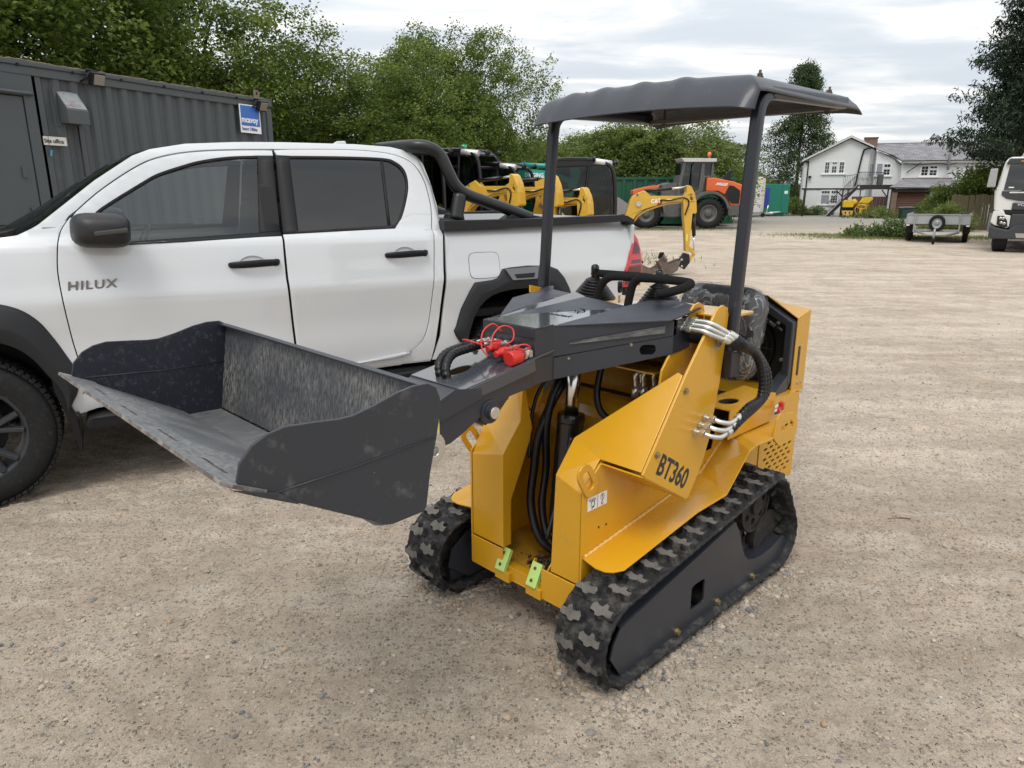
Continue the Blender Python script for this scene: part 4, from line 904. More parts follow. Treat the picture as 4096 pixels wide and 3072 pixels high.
# black hoses inside the front bay
for pts, r in (([(-0.40, 0.56, 0.93), (-0.30, 0.555, 0.86), (-0.26, 0.56, 0.72), (-0.27, 0.57, 0.55), (-0.24, 0.56, 0.40), (-0.22, 0.50, 0.29), (-0.25, 0.44, 0.26)], 0.015),
               ([(-0.42, 0.545, 0.93), (-0.32, 0.56, 0.84), (-0.24, 0.575, 0.70), (-0.22, 0.585, 0.55), (-0.20, 0.58, 0.42), (-0.19, 0.52, 0.30), (-0.24, 0.44, 0.23)], 0.016),
               ([(-0.35, 0.585, 0.93), (-0.27, 0.60, 0.86), (-0.24, 0.61, 0.78), (-0.22, 0.605, 0.68), (-0.21, 0.60, 0.60)], 0.007),
               ([(-0.42, 0.44, 0.94), (-0.40, 0.44, 0.84), (-0.39, 0.41, 0.78), (-0.40, 0.36, 0.755), (-0.42, 0.29, 0.76), (-0.45, 0.24, 0.80)], 0.013)):
    MB().tube(catmull([q(*p) for p in pts], 8), r, 10).build('hydraulic_hose', HOSE, LD)
for k, (a, b) in enumerate(((-0.45, 0.305), (-0.47, 0.285), (-0.50, 0.262), (-0.52, 0.235), (-0.50, 0.315))):
    ft = MB().tube(catmull([q(a - 0.03, b - 0.02, 0.945), q(a, b, 0.93), q(a, b, 0.90), q(a, b, 0.885)], 5), 0.009, 10); ft.cyl(q(a, b, 0.885), q(a, b, 0.845), 0.0145, n=14)
    ft.build('hose_fitting', ZNC, LD); MB().tube(catmull([q(a, b, 0.85), q(a, b, 0.80), q(a - 0.01, b + 0.01, 0.74), q(a - 0.05, b + 0.02, 0.66)], 6), 0.0125, 10).build('hydraulic_hose', HOSE, LD)

# ---- canopy -------------------------------------------------------
def post(y):
    sg = 1 if y > 0 else -1
    pts = catmull([(-0.628, y, 0.945), (-0.645, y, 1.15), (-0.672, y, 1.55), (-0.690, y, 1.76)], 5) + catmull([(-0.692, y, 1.785), (-0.705, y, 1.83), (-0.745, y, 1.862), (-0.82, y, 1.872), (-1.36, y, 1.885)], 5)[0:]
    vs = []
    w, t = 0.0215, 0.018; k = len(pts)
    mb = MB(); sec = [(cos(a) ** 1 * 0, 0) for a in ()]
    prof = [(x, y_) for x, y_ in rrect(-w, -t, w, t, 0.010, 3)]
    up = None
    for i, p in enumerate(pts):
        d = (pts[min(i + 1, k - 1)] - pts[max(i - 1, 0)]).normalized(); s_ = Vector((0, 1, 0)); u = s_.cross(d).normalized()
        for (a, b) in prof: vs.append(p + u * a + s_ * b)
    n = len(prof)
    mb.add(vs, [(i * n + j, i * n + (j + 1) % n, (i + 1) * n + (j + 1) % n, (i + 1) * n + j) for i in range(k - 1) for j in range(n)], 0, True)
    mb.f += [list(range(n)), [(k - 1) * n + j for j in range(n)]]; mb.mi += [0, 0]; mb.sm += [False, False]
    o = mb.build('canopy_post', mat('navy_post_paint', (0.012, 0.014, 0.021), 0.32, var=0.12, vscale=20, dirt=((0.10, 0.10, 0.10), 0.15, 40, 0.3)), LD)
    return o
for y in (0.440 + 0.010, -0.440 - 0.002): post(y)
MB().box((-0.632, 0.450, 0.985), (0.062, 0.056, 0.09)).build('post_socket', MATS['navy_post_paint'], LD, bevel=0.004)
MB().box((-0.632, -0.442, 0.985), (0.062, 0.056, 0.09)).build('post_socket', MATS['navy_post_paint'], LD, bevel=0.004)
# moulded roof: drooping edges, raised ribs crossing it front to back
nx, ny = 60, 120; A0_, A1_, YW_ = -0.585, -1.475, 0.480
V = []; rr = random.Random(2)
def roofz(u, v):
    # u 0 front .. 1 rear, v -1 .. 1 across (1 near)
    a = A0_ + (A1_ - A0_) * u; y = v * YW_
    z = 1.915 + 0.018 * (1 - v * v)
    fr_ = max(0, 1 - u / 0.115); re = max(0, (u - 0.93) / 0.07); sd = max(0, (abs(v) - 0.86) / 0.14)
    z -= max(0.104 * fr_ ** 1.8, 0.058 * re ** 1.7, 0.048 * sd ** 1.8) + 0.006 * sd * max(fr_, re)
    for c_ in (-0.72, -0.40, -0.04, 0.32):
        w_ = 0.085; t = abs(v - c_ - 0.05 * (1 - u)) / w_
        if t < 1.5: z += 0.0075 * (0.5 + 0.5 * cos(min(pi, t * 2.1))) * min(1, max(0, u - 0.008) / 0.05) * (1 - re) * (1 if u < 0.25 else max(0.55, 1 - (u - 0.25)))
    return a - 0.02 * sd * 0, y, z
for i in range(nx + 1):
    u = (i / nx); u = u ** 1.6 if u < 1 else 1
    for j in range(ny + 1):
        v = -1 + 2 * j / ny; a, y, z = roofz(u, v)
        cn = max(0, abs(v) - 0.90) / 0.10; a -= 0.03 * cn * cn * max(0, 1 - u / 0.12)
        V.append((a, y, z))
F = [(i * (ny + 1) + j, (i + 1) * (ny + 1) + j, (i + 1) * (ny + 1) + j + 1, i * (ny + 1) + j + 1) for i in range(nx) for j in range(ny)]
o = MB().add(V, F, 0, True).build('canopy_roof', mat('weathered_grey_plastic', (0.021, 0.024, 0.033), 0.42, var=0.12, vscale=3, coat=0.15, bump=0.05, bscale=100, dirt=((0.22, 0.22, 0.22), 0.16, 7, 0.4)), LD)
s_ = o.modifiers.new('thick', 'SOLIDIFY'); s_.thickness = 0.0045; s_.offset = -1
u_ = MB()
for a in (-0.80, -1.36): u_.bx((a - 0.02, -0.43, 1.862), (a + 0.02, 0.43, 1.880))
u_.build('roof_crossbar', mat('dusty_frame', (0.10, 0.095, 0.09), 0.6, var=0.2), LD, bevel=0.002)
for (a, y) in ((-0.80, 0.39), (-1.36, 0.39), (-0.80, -0.36), (-1.36, -0.36)):
    z = 1.925; MB().hexbolt((a, y, z), (0, 0, 1), 0.009, 0.010).cyl((a, y, z - 0.075), (a, y, z + 0.024), 0.005, n=8).hexbolt((a, y, 1.864), (0, 0, -1), 0.010, 0.011).build('roof_bolt', mat('rusty_bolt', (0.10, 0.075, 0.055), 0.7, metal=0.4, var=0.4), LD)

# ---- controls -----------------------------------------------------
MB().bx(q(-0.60, 0.15, 1.105), q(-0.98, 0.90, 1.115)).bx(q(-0.60, 0.15, 0.80), q(-0.61, 0.90, 1.105)).build('console', YEL, LD, bevel=0.002)
MB().bx(q(-0.72, 0.36, 1.1165), q(-0.92, 0.62, 1.119)).build('console_label', WHT, LD)
def boot(b, tilt):
    p = MB(); prof = []
    for k in range(8):
        rr_ = 0.094 - 0.0078 * k; prof += [(0.0104 * k, rr_ * 0.66), (0.0104 * k + 0.0070, rr_), (0.0104 * k + 0.0090, rr_ * 0.97)]
    prof += [(0.086, 0.030), (0.092, 0.020), (0.096, 0.014), (0.097, 0.0005)]
    d = Vector(tilt).normalized(); p.lathe(q(-0.80, b, 1.116), d, prof, 28)
    o = p.build('rubber_boot', BLK, LD)
    t = Vector(q(-0.80, b, 1.116)) + d * 0.078
    MB().lathe(t, d * 1.0 + Vector((0, 0, 0.5)), [(0, 0.010), (0.005, 0.014), (0.030, 0.0155), (0.052, 0.0175), (0.062, 0.0165), (0.069, 0.010), (0.071, 0.0005)], 18).build('lever_knob', BLKG, LD)
    return o
boot(0.795, (0.10, 0.12, 1)); boot(0.460, (0.04, -0.02, 1))
MB().cyl(q(-0.80, 0.658, 1.115), q(-0.80, 0.656, 1.16), 0.0045, n=10).build('small_lever', CHR, LD)
MB().lathe(q(-0.80, 0.656, 1.155), (0, 0, 1), [(0, 0.007), (0.002, 0.0095), (0.042, 0.011), (0.046, 0.007), (0.046, 0.0005)], 16).build('lever_knob', BLKG, LD)
for k, P in enumerate(([(-0.70, 0.700, 1.115), (-0.70, 0.690, 1.16), (-0.70, 0.672, 1.197), (-0.70, 0.640, 1.224), (-0.705, 0.600, 1.232), (-0.72, 0.530, 1.233), (-0.75, 0.49, 1.230), (-0.79, 0.50, 1.228), (-0.80, 0.56, 1.228), (-0.80, 0.70, 1.226), (-0.80, 0.80, 1.224)],
                       [(-0.70, 0.541, 1.112), (-0.70, 0.530, 1.17), (-0.70, 0.518, 1.208), (-0.70, 0.49, 1.234), (-0.70, 0.45, 1.238), (-0.71, 0.38, 1.238), (-0.73, 0.31, 1.234), (-0.72, 0.275, 1.230), (-0.67, 0.275, 1.218), (-0.62, 0.295, 1.208), (-0.575, 0.325, 1.200)])):
    MB().tube(catmull([q(*p) for p in P], 6), 0.0165, 14).build('foam_grip', FOAM, LD)
MB().cyl(q(-0.575, 0.325, 1.200), q(-0.5735, 0.326, 1.1998), 0.008, n=12).build('grip_end_hole', DARK, LD)
for b in (0.60, 0.77, 0.44): MB().lathe(q(-0.64, b, 1.115), (0, 0, 1), [(0, 0.022), (0.010, 0.022), (0.014, 0.016), (0.018, 0.0005)], 20).build('rubber_grommet', BLK, LD)

# ---- seat with torn plastic wrap -----------------------------------
SEATM = mat('black_vinyl', (0.012, 0.012, 0.013), 0.5, var=0.15, bump=0.2, bscale=200)
bk = MB(); out_ = rrect(-0.205, 0, 0.205, 0.42, 0.095, 8)
def seatback(off, w, material, name, parent, grow=0.0):
    mb = MB(); n = len(out_)
    base = Vector(q(-1.31, 0.503, 0.735)); ax = Vector((-0.17, 0, 1)).normalized(); fr_ = ax.cross(Vector((0, -1, 0))).normalized()
    if fr_.x < 0: fr_ = -fr_
    rings = [(-w, 0.93), (-w * 0.8, 0.99), (0, 1.0), (w * 0.5, 0.985), (w * 0.85, 0.90), (w, 0.70), (w * 0.75, 0.35), (w * 0.6, 0.02)]
    vs = []
    for (h, s_) in rings:
        for (x, z) in out_:
            zz = (z - 0.21) * s_ * (1 + grow) + 0.21; vs.append(base + Vector((0, 1, 0)) * (x * s_ * (1 + grow)) + ax * zz + fr_ * (h + off))
    mb.add(vs, [(i * n + j, i * n + (j + 1) % n, (i + 1) * n + (j + 1) % n, (i + 1) * n + j) for i in range(len(rings) - 1) for j in range(n)], 0, True)
    mb.f += [list(range(n))]; mb.mi += [0]; mb.sm += [False]
    return mb.build(name, material, parent)
sb = seatback(0, 0.045, SEATM, 'seat_back', LD)
cu = MB(); n = len(out_); vs = []
for (h, s_) in ((0, 0.95), (0.02, 1.0), (0.055, 0.99), (0.075, 0.9), (0.082, 0.6), (0.075, 0.02)):
    for (x, z) in out_: vs.append((-1.30 + 0.02 + (z - 0.21) * s_ + 0.21 - 0.02, x * s_, 0.610 + h))
cu.add(vs, [(i * n + j, i * n + (j + 1) % n, (i + 1) * n + (j + 1) % n, (i + 1) * n + j) for i in range(5) for j in range(n)], 0, True)
sc_ = cu.build('seat_cushion', SEATM, LD)
def film():
    m = bpy.data.materials.new('clear_plastic_film'); m.use_nodes = True; t = m.node_tree; t.nodes.clear(); lk = t.links.new; N_ = t.nodes.new
    o = N_('ShaderNodeOutputMaterial'); tr = N_('ShaderNodeBsdfTransparent'); gl = N_('ShaderNodeBsdfGlossy'); df = N_('ShaderNodeBsdfDiffuse'); gl.inputs['Roughness'].default_value = 0.16; df.inputs[0].default_value = (0.40, 0.41, 0.42, 1)
    co = N_('ShaderNodeTexCoord').outputs['Object']; nz = N_('ShaderNodeTexNoise'); nz.inputs['Scale'].default_value = 11; nz.inputs['Detail'].default_value = 5; nz.inputs['Distortion'].default_value = 1.6; lk(co, nz.inputs['Vector'])
    bp = N_('ShaderNodeBump'); bp.inputs['Distance'].default_value = 0.004; bp.inputs['Strength'].default_value = 1; lk(nz.outputs['Fac'], bp.inputs['Height']); lk(bp.outputs[0], gl.inputs['Normal'])
    m1 = N_('ShaderNodeMixShader'); m1.inputs[0].default_value = 0.30; lk(df.outputs[0], m1.inputs[1]); lk(gl.outputs[0], m1.inputs[2])
    sb_ = N_('ShaderNodeMath'); sb_.operation = 'SUBTRACT'; sb_.inputs[1].default_value = 0.5; lk(nz.outputs['Fac'], sb_.inputs[0]); ab = N_('ShaderNodeMath'); ab.operation = 'ABSOLUTE'; lk(sb_.outputs[0], ab.inputs[0])
    rg = N_('ShaderNodeMapRange'); rg.inputs[1].default_value = 0.0; rg.inputs[2].default_value = 0.035; rg.inputs[3].default_value = 0.62; rg.inputs[4].default_value = 0.16; lk(ab.outputs[0], rg.inputs[0])
    m2 = N_('ShaderNodeMixShader'); lk(rg.outputs[0], m2.inputs[0]); lk(tr.outputs[0], m2.inputs[1]); lk(m1.outputs[0], m2.inputs[2])
    # torn openings
    nh = N_('ShaderNodeTexNoise'); nh.inputs['Scale'].default_value = 5.5; nh.inputs['Detail'].default_value = 3; lk(co, nh.inputs['Vector'])
    gt = N_('ShaderNodeMath'); gt.operation = 'GREATER_THAN'; gt.inputs[1].default_value = 0.60; lk(nh.outputs['Fac'], gt.inputs[0])
    m3 = N_('ShaderNodeMixShader'); lk(gt.outputs[0], m3.inputs[0]); lk(m2.outputs[0], m3.inputs[1]); lk(tr.outputs[0], m3.inputs[2]); lk(m3.outputs[0], o.inputs[0]); return m
FILM = film()
w_ = seatback(0.006, 0.052, FILM, 'plastic_wrap', sb, 0.035)
MB().bx((-1.34, -0.17, 0.56), (-1.08, 0.17, 0.610)).build('seat_base', BLK, LD)

# ---- rear body ----------------------------------------------------
rb = MB()
sidep = [(-1.281, 0.24), (-1.281, 0.655), (-1.40, 0.672), (-1.64, 0.652), (-1.64, 0.24)]
slots = []
for r_ in range(10):
    for c_ in range(5):
        a = -1.345 - 0.054 * c_ - (0.027 if r_ % 2 else 0); z = 0.290 + 0.0245 * r_
        if a > -1.61 and not (r_ > 7 and c_ < 2): slots.append(rrect(a - 0.017, z - 0.006, a + 0.017, z + 0.006, 0.0055, 2))
PB(sidep, 0.219, 0.224, holes=slots).build('rear_side_panel', YEL, LD, bevel=0.0008)
PB(sidep, 0.780, 0.785, holes=slots).build('rear_side_panel', YEL, LD, bevel=0.0008)
rb.bx(q(-1.641, 0.224, 0.24), q(-1.646, 0.780, 0.66)); rb.bx(q(-1.285, 0.224, 0.655), q(-1.64, 0.780, 0.660))
rb.build('rear_panel', YEL, LD, bevel=0.001)
MB().bx(q(-1.30, 0.30, 0.22), q(-1.60, 0.70, 0.60)).build('engine_block', BLK, LD, bevel=0.01)
# tray with cup hole beside the seat
tr_ = MB().prism([(-0.86, 0.502 - 0.150), (-1.20, 0.502 - 0.150), (-1.25, 0.502 - 0.300), (-0.86, 0.502 - 0.300)][::-1], 0.0, 0.005, 'z', holes=[[(-0.98 + 0.055 * cos(t), 0.502 - 0.225 + 0.036 * sin(t)) for t in [k * pi / 8 for k in range(16)]]])
tr_.xf(Matrix.Translation((0, 0, 0.735))); tr_.bx((-0.86, 0.502 - 0.155, 0.62), (-1.20, 0.502 - 0.150, 0.735)); tr_.prism([(-1.20, 0.62), (-1.20, 0.735), (-1.25, 0.735), (-1.26, 0.62)], 0.502 - 0.30, 0.502 - 0.155)
tr_.build('side_tray', YEL, LD, bevel=0.001)
MB().box(q(-1.235, 0.125, 0.672), (0.07, 0.012, 0.018), rz=0.3).box(q(-1.26, 0.13, 0.68), (0.022, 0.02, 0.035)).build('isolator_key', REDP, LD, bevel=0.004)
ws = MB().bx(q(-1.355, 0.2175, 0.585), q(-1.455, 0.2182, 0.635)).build('warning_sticker', WHT, LD)
MB().bx(q(-1.358, 0.2168, 0.588), q(-1.452, 0.2172, 0.603)).build('black_strip', INK, ws)
MB().add([q(-1.372, 0.2165, 0.608), q(-1.388, 0.2165, 0.608), q(-1.380, 0.2165, 0.630)], [(0, 1, 2)]).build('red_triangle', REDP, ws)
text('warning_lettering', 'WARNING', 0.014, q(-1.392, 0.217, 0.614), basis((-1, 0, 0), (0, 0, 1)), mat('red_print', (0.6, 0.03, 0.03), 0.5), ws, 0.0002)
# hood: yellow shell with a dark frame facing the seat, radiator fan inside
HB = 0.250
fr_o = [(0.502 - 0.25, 0.70), (0.502 - 0.25, 0.985), (0.502 - 0.42, 1.075), (0.502 - 0.75 + 0.17, 1.075), (-0.248, 0.985), (-0.248, 0.70), (-0.20, 0.62), (0.20, 0.62)]
fr_i = [(x * 0.86, 0.84 + (z - 0.84) * 0.86) for x, z in fr_o]
MB().prism(fr_o[::-1], -1.61, -1.565, 'x', holes=[fr_i[::-1]]).build('hood_frame', GRY, LD, bevel=0.006)
MB().prism(fr_o[::-1], -1.66, -1.655, 'x').build('radiator_backing', DARK, LD)
fan = MB(); fan.lathe((-1.625, -0.02, 0.84), (1, 0, 0), [(0, 0.175), (0.03, 0.175), (0.03, 0.165), (0, 0.165)], 40, smooth=False)
for r_ in (0.05, 0.08, 0.11, 0.14): fan.tube([(-1.60, -0.02 + r_ * cos(t), 0.84 + r_ * sin(t)) for t in [k * pi / 16 for k in range(33)]], 0.0022, 6, caps=False)
for k in range(8): t = k * pi / 4; fan.tube([(-1.60, -0.02 + 0.03 * cos(t), 0.84 + 0.03 * sin(t)), (-1.60, -0.02 + 0.17 * cos(t), 0.84 + 0.17 * sin(t))], 0.0025, 6)
fan.lathe((-1.64, -0.02, 0.84), (1, 0, 0), [(0, 0.04), (0.03, 0.04), (0.035, 0.001)], 20); fan.build('fan_guard', BLK, LD)
for (y, z) in ((0.17, 0.97), (0.20, 0.80), (0.15, 0.71)): MB().hexbolt((-1.59, y, z), (1, 0, 0), 0.007).build('bolt', ZNC, LD)
MB().tube([(-1.57, 0.10, 0.99), (-1.57, 0.17, 0.955)], 0.012, 12).tube([(-1.57, 0.17, 0.955), (-1.57, 0.205, 0.94)], 0.008, 10).build('gas_strut', BLKG, LD)
hd = MB()
prof = [(0.256, 0.645), (0.256, 1.0), (0.10, 1.09), (-0.10, 1.09), (-0.256, 1.0), (-0.256, 0.645)]
pr2 = [(0.256, 0.640), (0.256, 1.028), (0.10, 1.045), (-0.10, 1.045), (-0.256, 1.028), (-0.256, 0.640)]
vs = [(-1.60, y, z) for y, z in prof] + [(-1.730, y, z) for y, z in pr2]
hd.add(vs, [(i, i + 1, i + 7, i + 6) for i in range(5)] + [(6, 7, 8, 9, 10, 11)])
o = hd.build('hood', YEL, LD); s_ = o.modifiers.new('thick', 'SOLIDIFY'); s_.thickness = 0.004; s_.offset = 0
MB().bx((-1.635, 0.2565, 0.725), (-1.655, 0.2605, 0.865)).build('hood_latch', BLKG, o, bevel=0.003)
for a in (-1.665, -1.69): MB().hexbolt((a, 0.258, 0.685), (0, 1, 0), 0.006).build('bolt', ZNC, o)
MB().prism([(-1.36, 0.655), (-1.42, 0.655), (-1.61, 0.76), (-1.61, 0.70), (-1.56, 0.66)], 0.20, 0.25).build('hood_strut_bracket', GRY, LD, bevel=0.002)
# ------------------------------------------------------------------ white double-cab pickup
PW = mat('pearl_white_paint', (0.55, 0.565, 0.58), 0.20, var=0.02, vscale=2, coat=1.0, spec=0.5, dirt=((0.46, 0.43, 0.38), 0.10, 3.0, 0.22))
TRIM = mat('black_window_trim', (0.012, 0.012, 0.013), 0.6, spec=0.3, var=0.1)
FLARE = mat('textured_black_plastic', (0.013, 0.014, 0.016), 0.55, spec=0.35, var=0.08, bump=0.08, bscale=500)
STEEL2 = mat('satin_black_tube', (0.008, 0.008, 0.009), 0.36, var=0.08)
GCLR = glass('clear_side_glass', (0.80, 0.88, 0.87), 0.01, 0.05)
GDRK = glass('privacy_glass', (0.030, 0.032, 0.036), 0.01, 0.05)
GSCR = glass('windscreen_glass', (0.45, 0.55, 0.53), 0.01, 0.07)
RIM = mat('dark_grey_alloy', (0.035, 0.038, 0.043), 0.45, metal=0.3, var=0.1)
TRL = thing('pickup_truck', 'white four-door pickup with black arches and a black sports bar over its covered bed', 'pickup truck', (-2.610, 3.350, 0), radians(28.5))
TW = 1.90       # overall width; local y 0 = near tyre face, x = rearwards from the front axle
def ysurf(s, z):
    """inset of the near flank at station s, height z"""
    if z < 1.30:
        y = 0.035 + 0.20 * max(0, 0.62 - z) ** 1.5 + 0.055 * max(0, (z - 0.93) / 0.37) ** 1.6
        y += 0.006 * (0.5 + 0.5 * cos((z - 0.80) / 0.16 * pi)) * (abs(z - 0.80) < 0.16) 
        # swage under the handles
        y -= 0.010 * math.exp(-((z - 1.02) / 0.05) ** 2)
    else: y = 0.090 + 0.035 * min(1, (z - 1.30) / 0.03) + (z - 1.30) * 0.40 + 0.5 * max(0, z - 1.74) ** 1.3
    if s < 0.45: y += 0.02 * ((0.45 - s) / 0.5) ** 2
    if s > 3.7: y += 0.055 * ((s - 3.7) / 0.45) ** 2.4
    y += 0.012 * ((s - 2.0) / 2.3) ** 2
    return y
def panel(poly, off=0.0, th=0.0, grid=0.05, material=PW, name='panel', parent=TRL, smooth=True, surf=ysurf, mirror=False, bevel=0.0, flip=False):
    """flat outline in (s, z) cut on a grid and laid on the flank surface"""
    bm = bmesh.new(); vs = [bm.verts.new((p[0], 0, p[1])) for p in poly]; bm.faces.new(vs)
    xs = [p[0] for p in poly]; zs = [p[1] for p in poly]
    for lo, hi, ax in ((min(xs), max(xs), 0), (min(zs), max(zs), 2)):
        g = grid if ax == 0 else grid * 0.6
        k = math.floor(lo / g) + 1
        while k * g < hi - 1e-4:
            co = [0, 0, 0]; no = [0, 0, 0]; co[ax] = k * g; no[ax] = 1
            bmesh.ops.bisect_plane(bm, geom=bm.verts[:] + bm.edges[:] + bm.faces[:], dist=1e-6, plane_co=co, plane_no=no); k += 1
    bmesh.ops.triangulate(bm, faces=[f for f in bm.faces if len(f.verts) > 4])
    for v in bm.verts:
        y = surf(v.co.x, v.co.z) + off; v.co.y = (TW - y) if mirror else y
    bmesh.ops.recalc_face_normals(bm, faces=bm.faces)
    n = sum((f.normal.y * f.calc_area() for f in bm.faces))
    if (n > 0) != mirror: bmesh.ops.reverse_faces(bm, faces=bm.faces[:])
    me = bpy.data.meshes.new(name); 
    for f in bm.faces: f.smooth = smooth
    bm.to_mesh(me); bm.free(); me.materials.append(material)
    o = bpy.data.objects.new(name, me); COL.objects.link(o); o.parent = parent
    if th: m = o.modifiers.new('thick', 'SOLIDIFY'); m.thickness = th; m.offset = -1
    if bevel: b = o.modifiers.new('bevel', 'BEVEL'); b.width = bevel; b.segments = 3; b.limit_method = 'ANGLE'; b.angle_limit = radians(45)
    return o
def smooth_poly(pts, n=5): return [(p.x, p.z) for p in catmull([(a, 0, b) for a, b in pts], n)]
# outlines read off the near side (s, z)
lead = smooth_poly([(0.436, 0.560), (0.432, 0.700), (0.418, 0.824), (0.407, 0.989), (0.401, 1.157), (0.413, 1.273), (0.428, 1.345), (0.452, 1.392), (0.490, 1.440)])
top_f = smooth_poly([(0.490, 1.440), (0.645, 1.572), (0.839, 1.700), (0.976, 1.752), (1.14, 1.780), (1.351, 1.794), (1.551, 1.800)])
GB = 0.0035
bs = [(1.551, 1.800), (1.535, 1.628), (1.523, 1.324), (1.518, 1.188), (1.516, 1.077), (1.521, 0.953), (1.531, 0.692), (1.538, 0.545)]
fwin = smooth_poly([(0.575, 1.418), (0.64, 1.476), (0.84, 1.601), (0.923, 1.647), (1.047, 1.691), (1.156, 1.722), (1.301, 1.745), (1.460, 1.755)])
G = 0.0038
def inset(pts, dx): return [(a + dx, b) for a, b in pts]
for mir in (False, True):
    # front door: skin below the belt and the frame round the glass
    belt_f = [(0.560, 1.302), (1.10, 1.316), (1.402, 1.326)]
    low = inset(lead, G)[:-1] + [(0.49 + G, 1.432), (0.515, 1.44), (0.535, 1.42), (0.545, 1.33), (0.560, 1.295)] + [(1.10, 1.309), (1.523 - G, 1.319)] + inset(bs[3:], -G) + [(1.0, 0.535)]
    fd = panel(low, 0, 0.02, 0.06, PW, 'front_door', mirror=mir, bevel=0.004)
    fr_ = [(0.495 + G, 1.438)] + [(a, b - G) for a, b in top_f[1:-1]] + [(1.551 - G, 1.795), (1.551 - G, 1.767), (1.46, 1.765)] + [(a, b + 0.010) for a, b in fwin[::-1][1:]] + [(0.548, 1.405)]
    panel(fr_, 0, 0.02, 0.06, PW, 'door_frame', fd, mirror=mir, bevel=0.003)
    sl = [(0.548, 1.405), (0.575, 1.418)] + [(a, b) for a, b in fwin[1:]]
    seal = [(a, b + 0.010) for a, b in fwin] + [(1.46, 1.764), (1.46, 1.752)] + [(a + 0.004, b - 0.004) for a, b in fwin[::-1]]
    panel(seal, 0.004, 0.012, 0.08, TRIM, 'window_seal', fd, mirror=mir)
    panel([(0.545, 1.285), (0.548, 1.300), (1.404, 1.336), (1.520, 1.339), (1.520, 1.316), (1.404, 1.314), (1.0, 1.300)], -0.003, 0.02, 0.08, TRIM, 'belt_moulding', fd, mirror=mir)
    panel([(0.535, 1.30), (0.536, 1.405), (0.60, 1.44), (0.66, 1.30)], 0.002, 0.01, 0.08, TRIM, 'mirror_base', fd, mirror=mir)
    panel([(1.402, 1.330), (1.460, 1.760), (1.545, 1.763), (1.518, 1.338)], 0.001, 0.02, 0.08, TRIM, 'pillar_cover', fd, mirror=mir)
    gl = [(0.56, 1.30)] + [(0.60, 1.43)] + fwin[2:] + [(1.456, 1.750), (1.402, 1.325)]
    panel(gl, 0.013, 0.0, 0.10, GCLR, 'side_window', fd, mirror=mir)
    # rear door
    rt = smooth_poly([(1.560, 1.801), (1.984, 1.812), (2.227, 1.800), (2.349, 1.770), (2.420, 1.720), (2.462, 1.631), (2.476, 1.530), (2.476, 1.441), (2.453, 1.300), (2.434, 1.130), (2.410, 0.950), (2.381, 0.770), (2.345, 0.665), (2.296, 0.607), (2.20, 0.560), (1.95, 0.540), (1.546, 0.540)])
    rw = smooth_poly([(1.636, 1.760), (1.95, 1.764), (2.206, 1.760), (2.285, 1.740), (2.338, 1.689), (2.347, 1.606), (2.313, 1.501), (2.262, 1.400), (2.216, 1.352)])
    cut = next(i for i, p in enumerate(rt) if p[1] < 1.42 and p[0] > 2.3)
    beltr = [(2.216, 1.344), (1.96, 1.338), (1.528 + G, 1.328)]
    rd = panel([(1.527 + G, 1.322), (1.524 + G, 1.188), (1.522 + G, 1.077), (1.527 + G, 0.953), (1.537 + G, 0.692), (1.546, 0.545)] + rt[cut:-1][::-1] + [(2.35, 1.42), (2.262, 1.392), (2.216, 1.340)], 0, 0.02, 0.06, PW, 'rear_door', mirror=mir, bevel=0.004)
    panel([(1.560, 1.797)] + rt[1:cut + 1] + [(2.35, 1.42), (2.268, 1.392)] + [(a + 0.008, b + (0.008 if b > 1.6 else 0)) for a, b in rw[::-1]][3:] + [(1.57, 1.770)], 0, 0.02, 0.06, PW, 'door_frame', rd, mirror=mir, bevel=0.003)
    panel([(a + 0.009, b + (0.009 if b > 1.6 else -0.003)) for a, b in rw] + [(a - 0.006, b - (0.006 if b > 1.6 else -0.004)) for a, b in rw[::-1]], 0.003, 0.012, 0.08, TRIM, 'window_seal', rd, mirror=mir)
    panel([(1.534, 1.325), (1.562, 1.768), (1.640, 1.768), (1.624, 1.338), (2.216, 1.362), (2.25, 1.385), (2.25, 1.36), (2.216, 1.336)][:8], 0.001, 0.02, 0.08, TRIM, 'pillar_cover', rd, mirror=mir)
    gl = [(1.622, 1.335), (1.636, 1.760)] + rw[1:] + [(2.216, 1.345)]
    panel(gl, 0.012, 0.0, 0.10, GDRK, 'side_window', rd, mirror=mir)
    panel([(2.176, 1.345), (2.199, 1.762), (2.216, 1.760), (2.192, 1.345)], 0.004, 0.012, 0.2, TRIM, 'window_bar', rd, mirror=mir)
    # handles
    for par, s0, z0 in ((fd, 1.345, 1.169), (rd, 2.252, 1.187)):
        ys = TW - ysurf(s0, z0) if mir else ysurf(s0, z0); sg = 1 if mir else -1
        h = MB(); pts = catmull([(s0 - 0.130, ys, z0 - 0.004), (s0 - 0.115, ys + sg * 0.022, z0 - 0.002), (s0 - 0.05, ys + sg * 0.036, z0), (s0 + 0.06, ys + sg * 0.038, z0 + 0.004), (s0 + 0.122, ys + sg * 0.030, z0 + 0.004), (s0 + 0.135, ys, z0 + 0.003)], 5)
        k = len(pts); h.tube(pts, [0.013 + 0.008 * sin(pi * i / (k - 1)) + 0.003 * (i > k * .7) for i in range(k)], 12, flat=0.55, up=(0, 1, 0)); h.build('door_handle', BLK, par)
        r_ = MB().lathe((s0 - 0.005, ys - sg * 0.001, z0 + 0.002), (0, sg, 0), [(0.0012, 0.062), (0.0040, 0.056), (-0.006, 0.045), (-0.010, 0.0005)], 28); r_.v = [(s0 + (v[0] - s0) * 1.25, v[1], z0 + (v[2] - z0) * 0.78) for v in r_.v]; r_.build('handle_recess', PW, par)
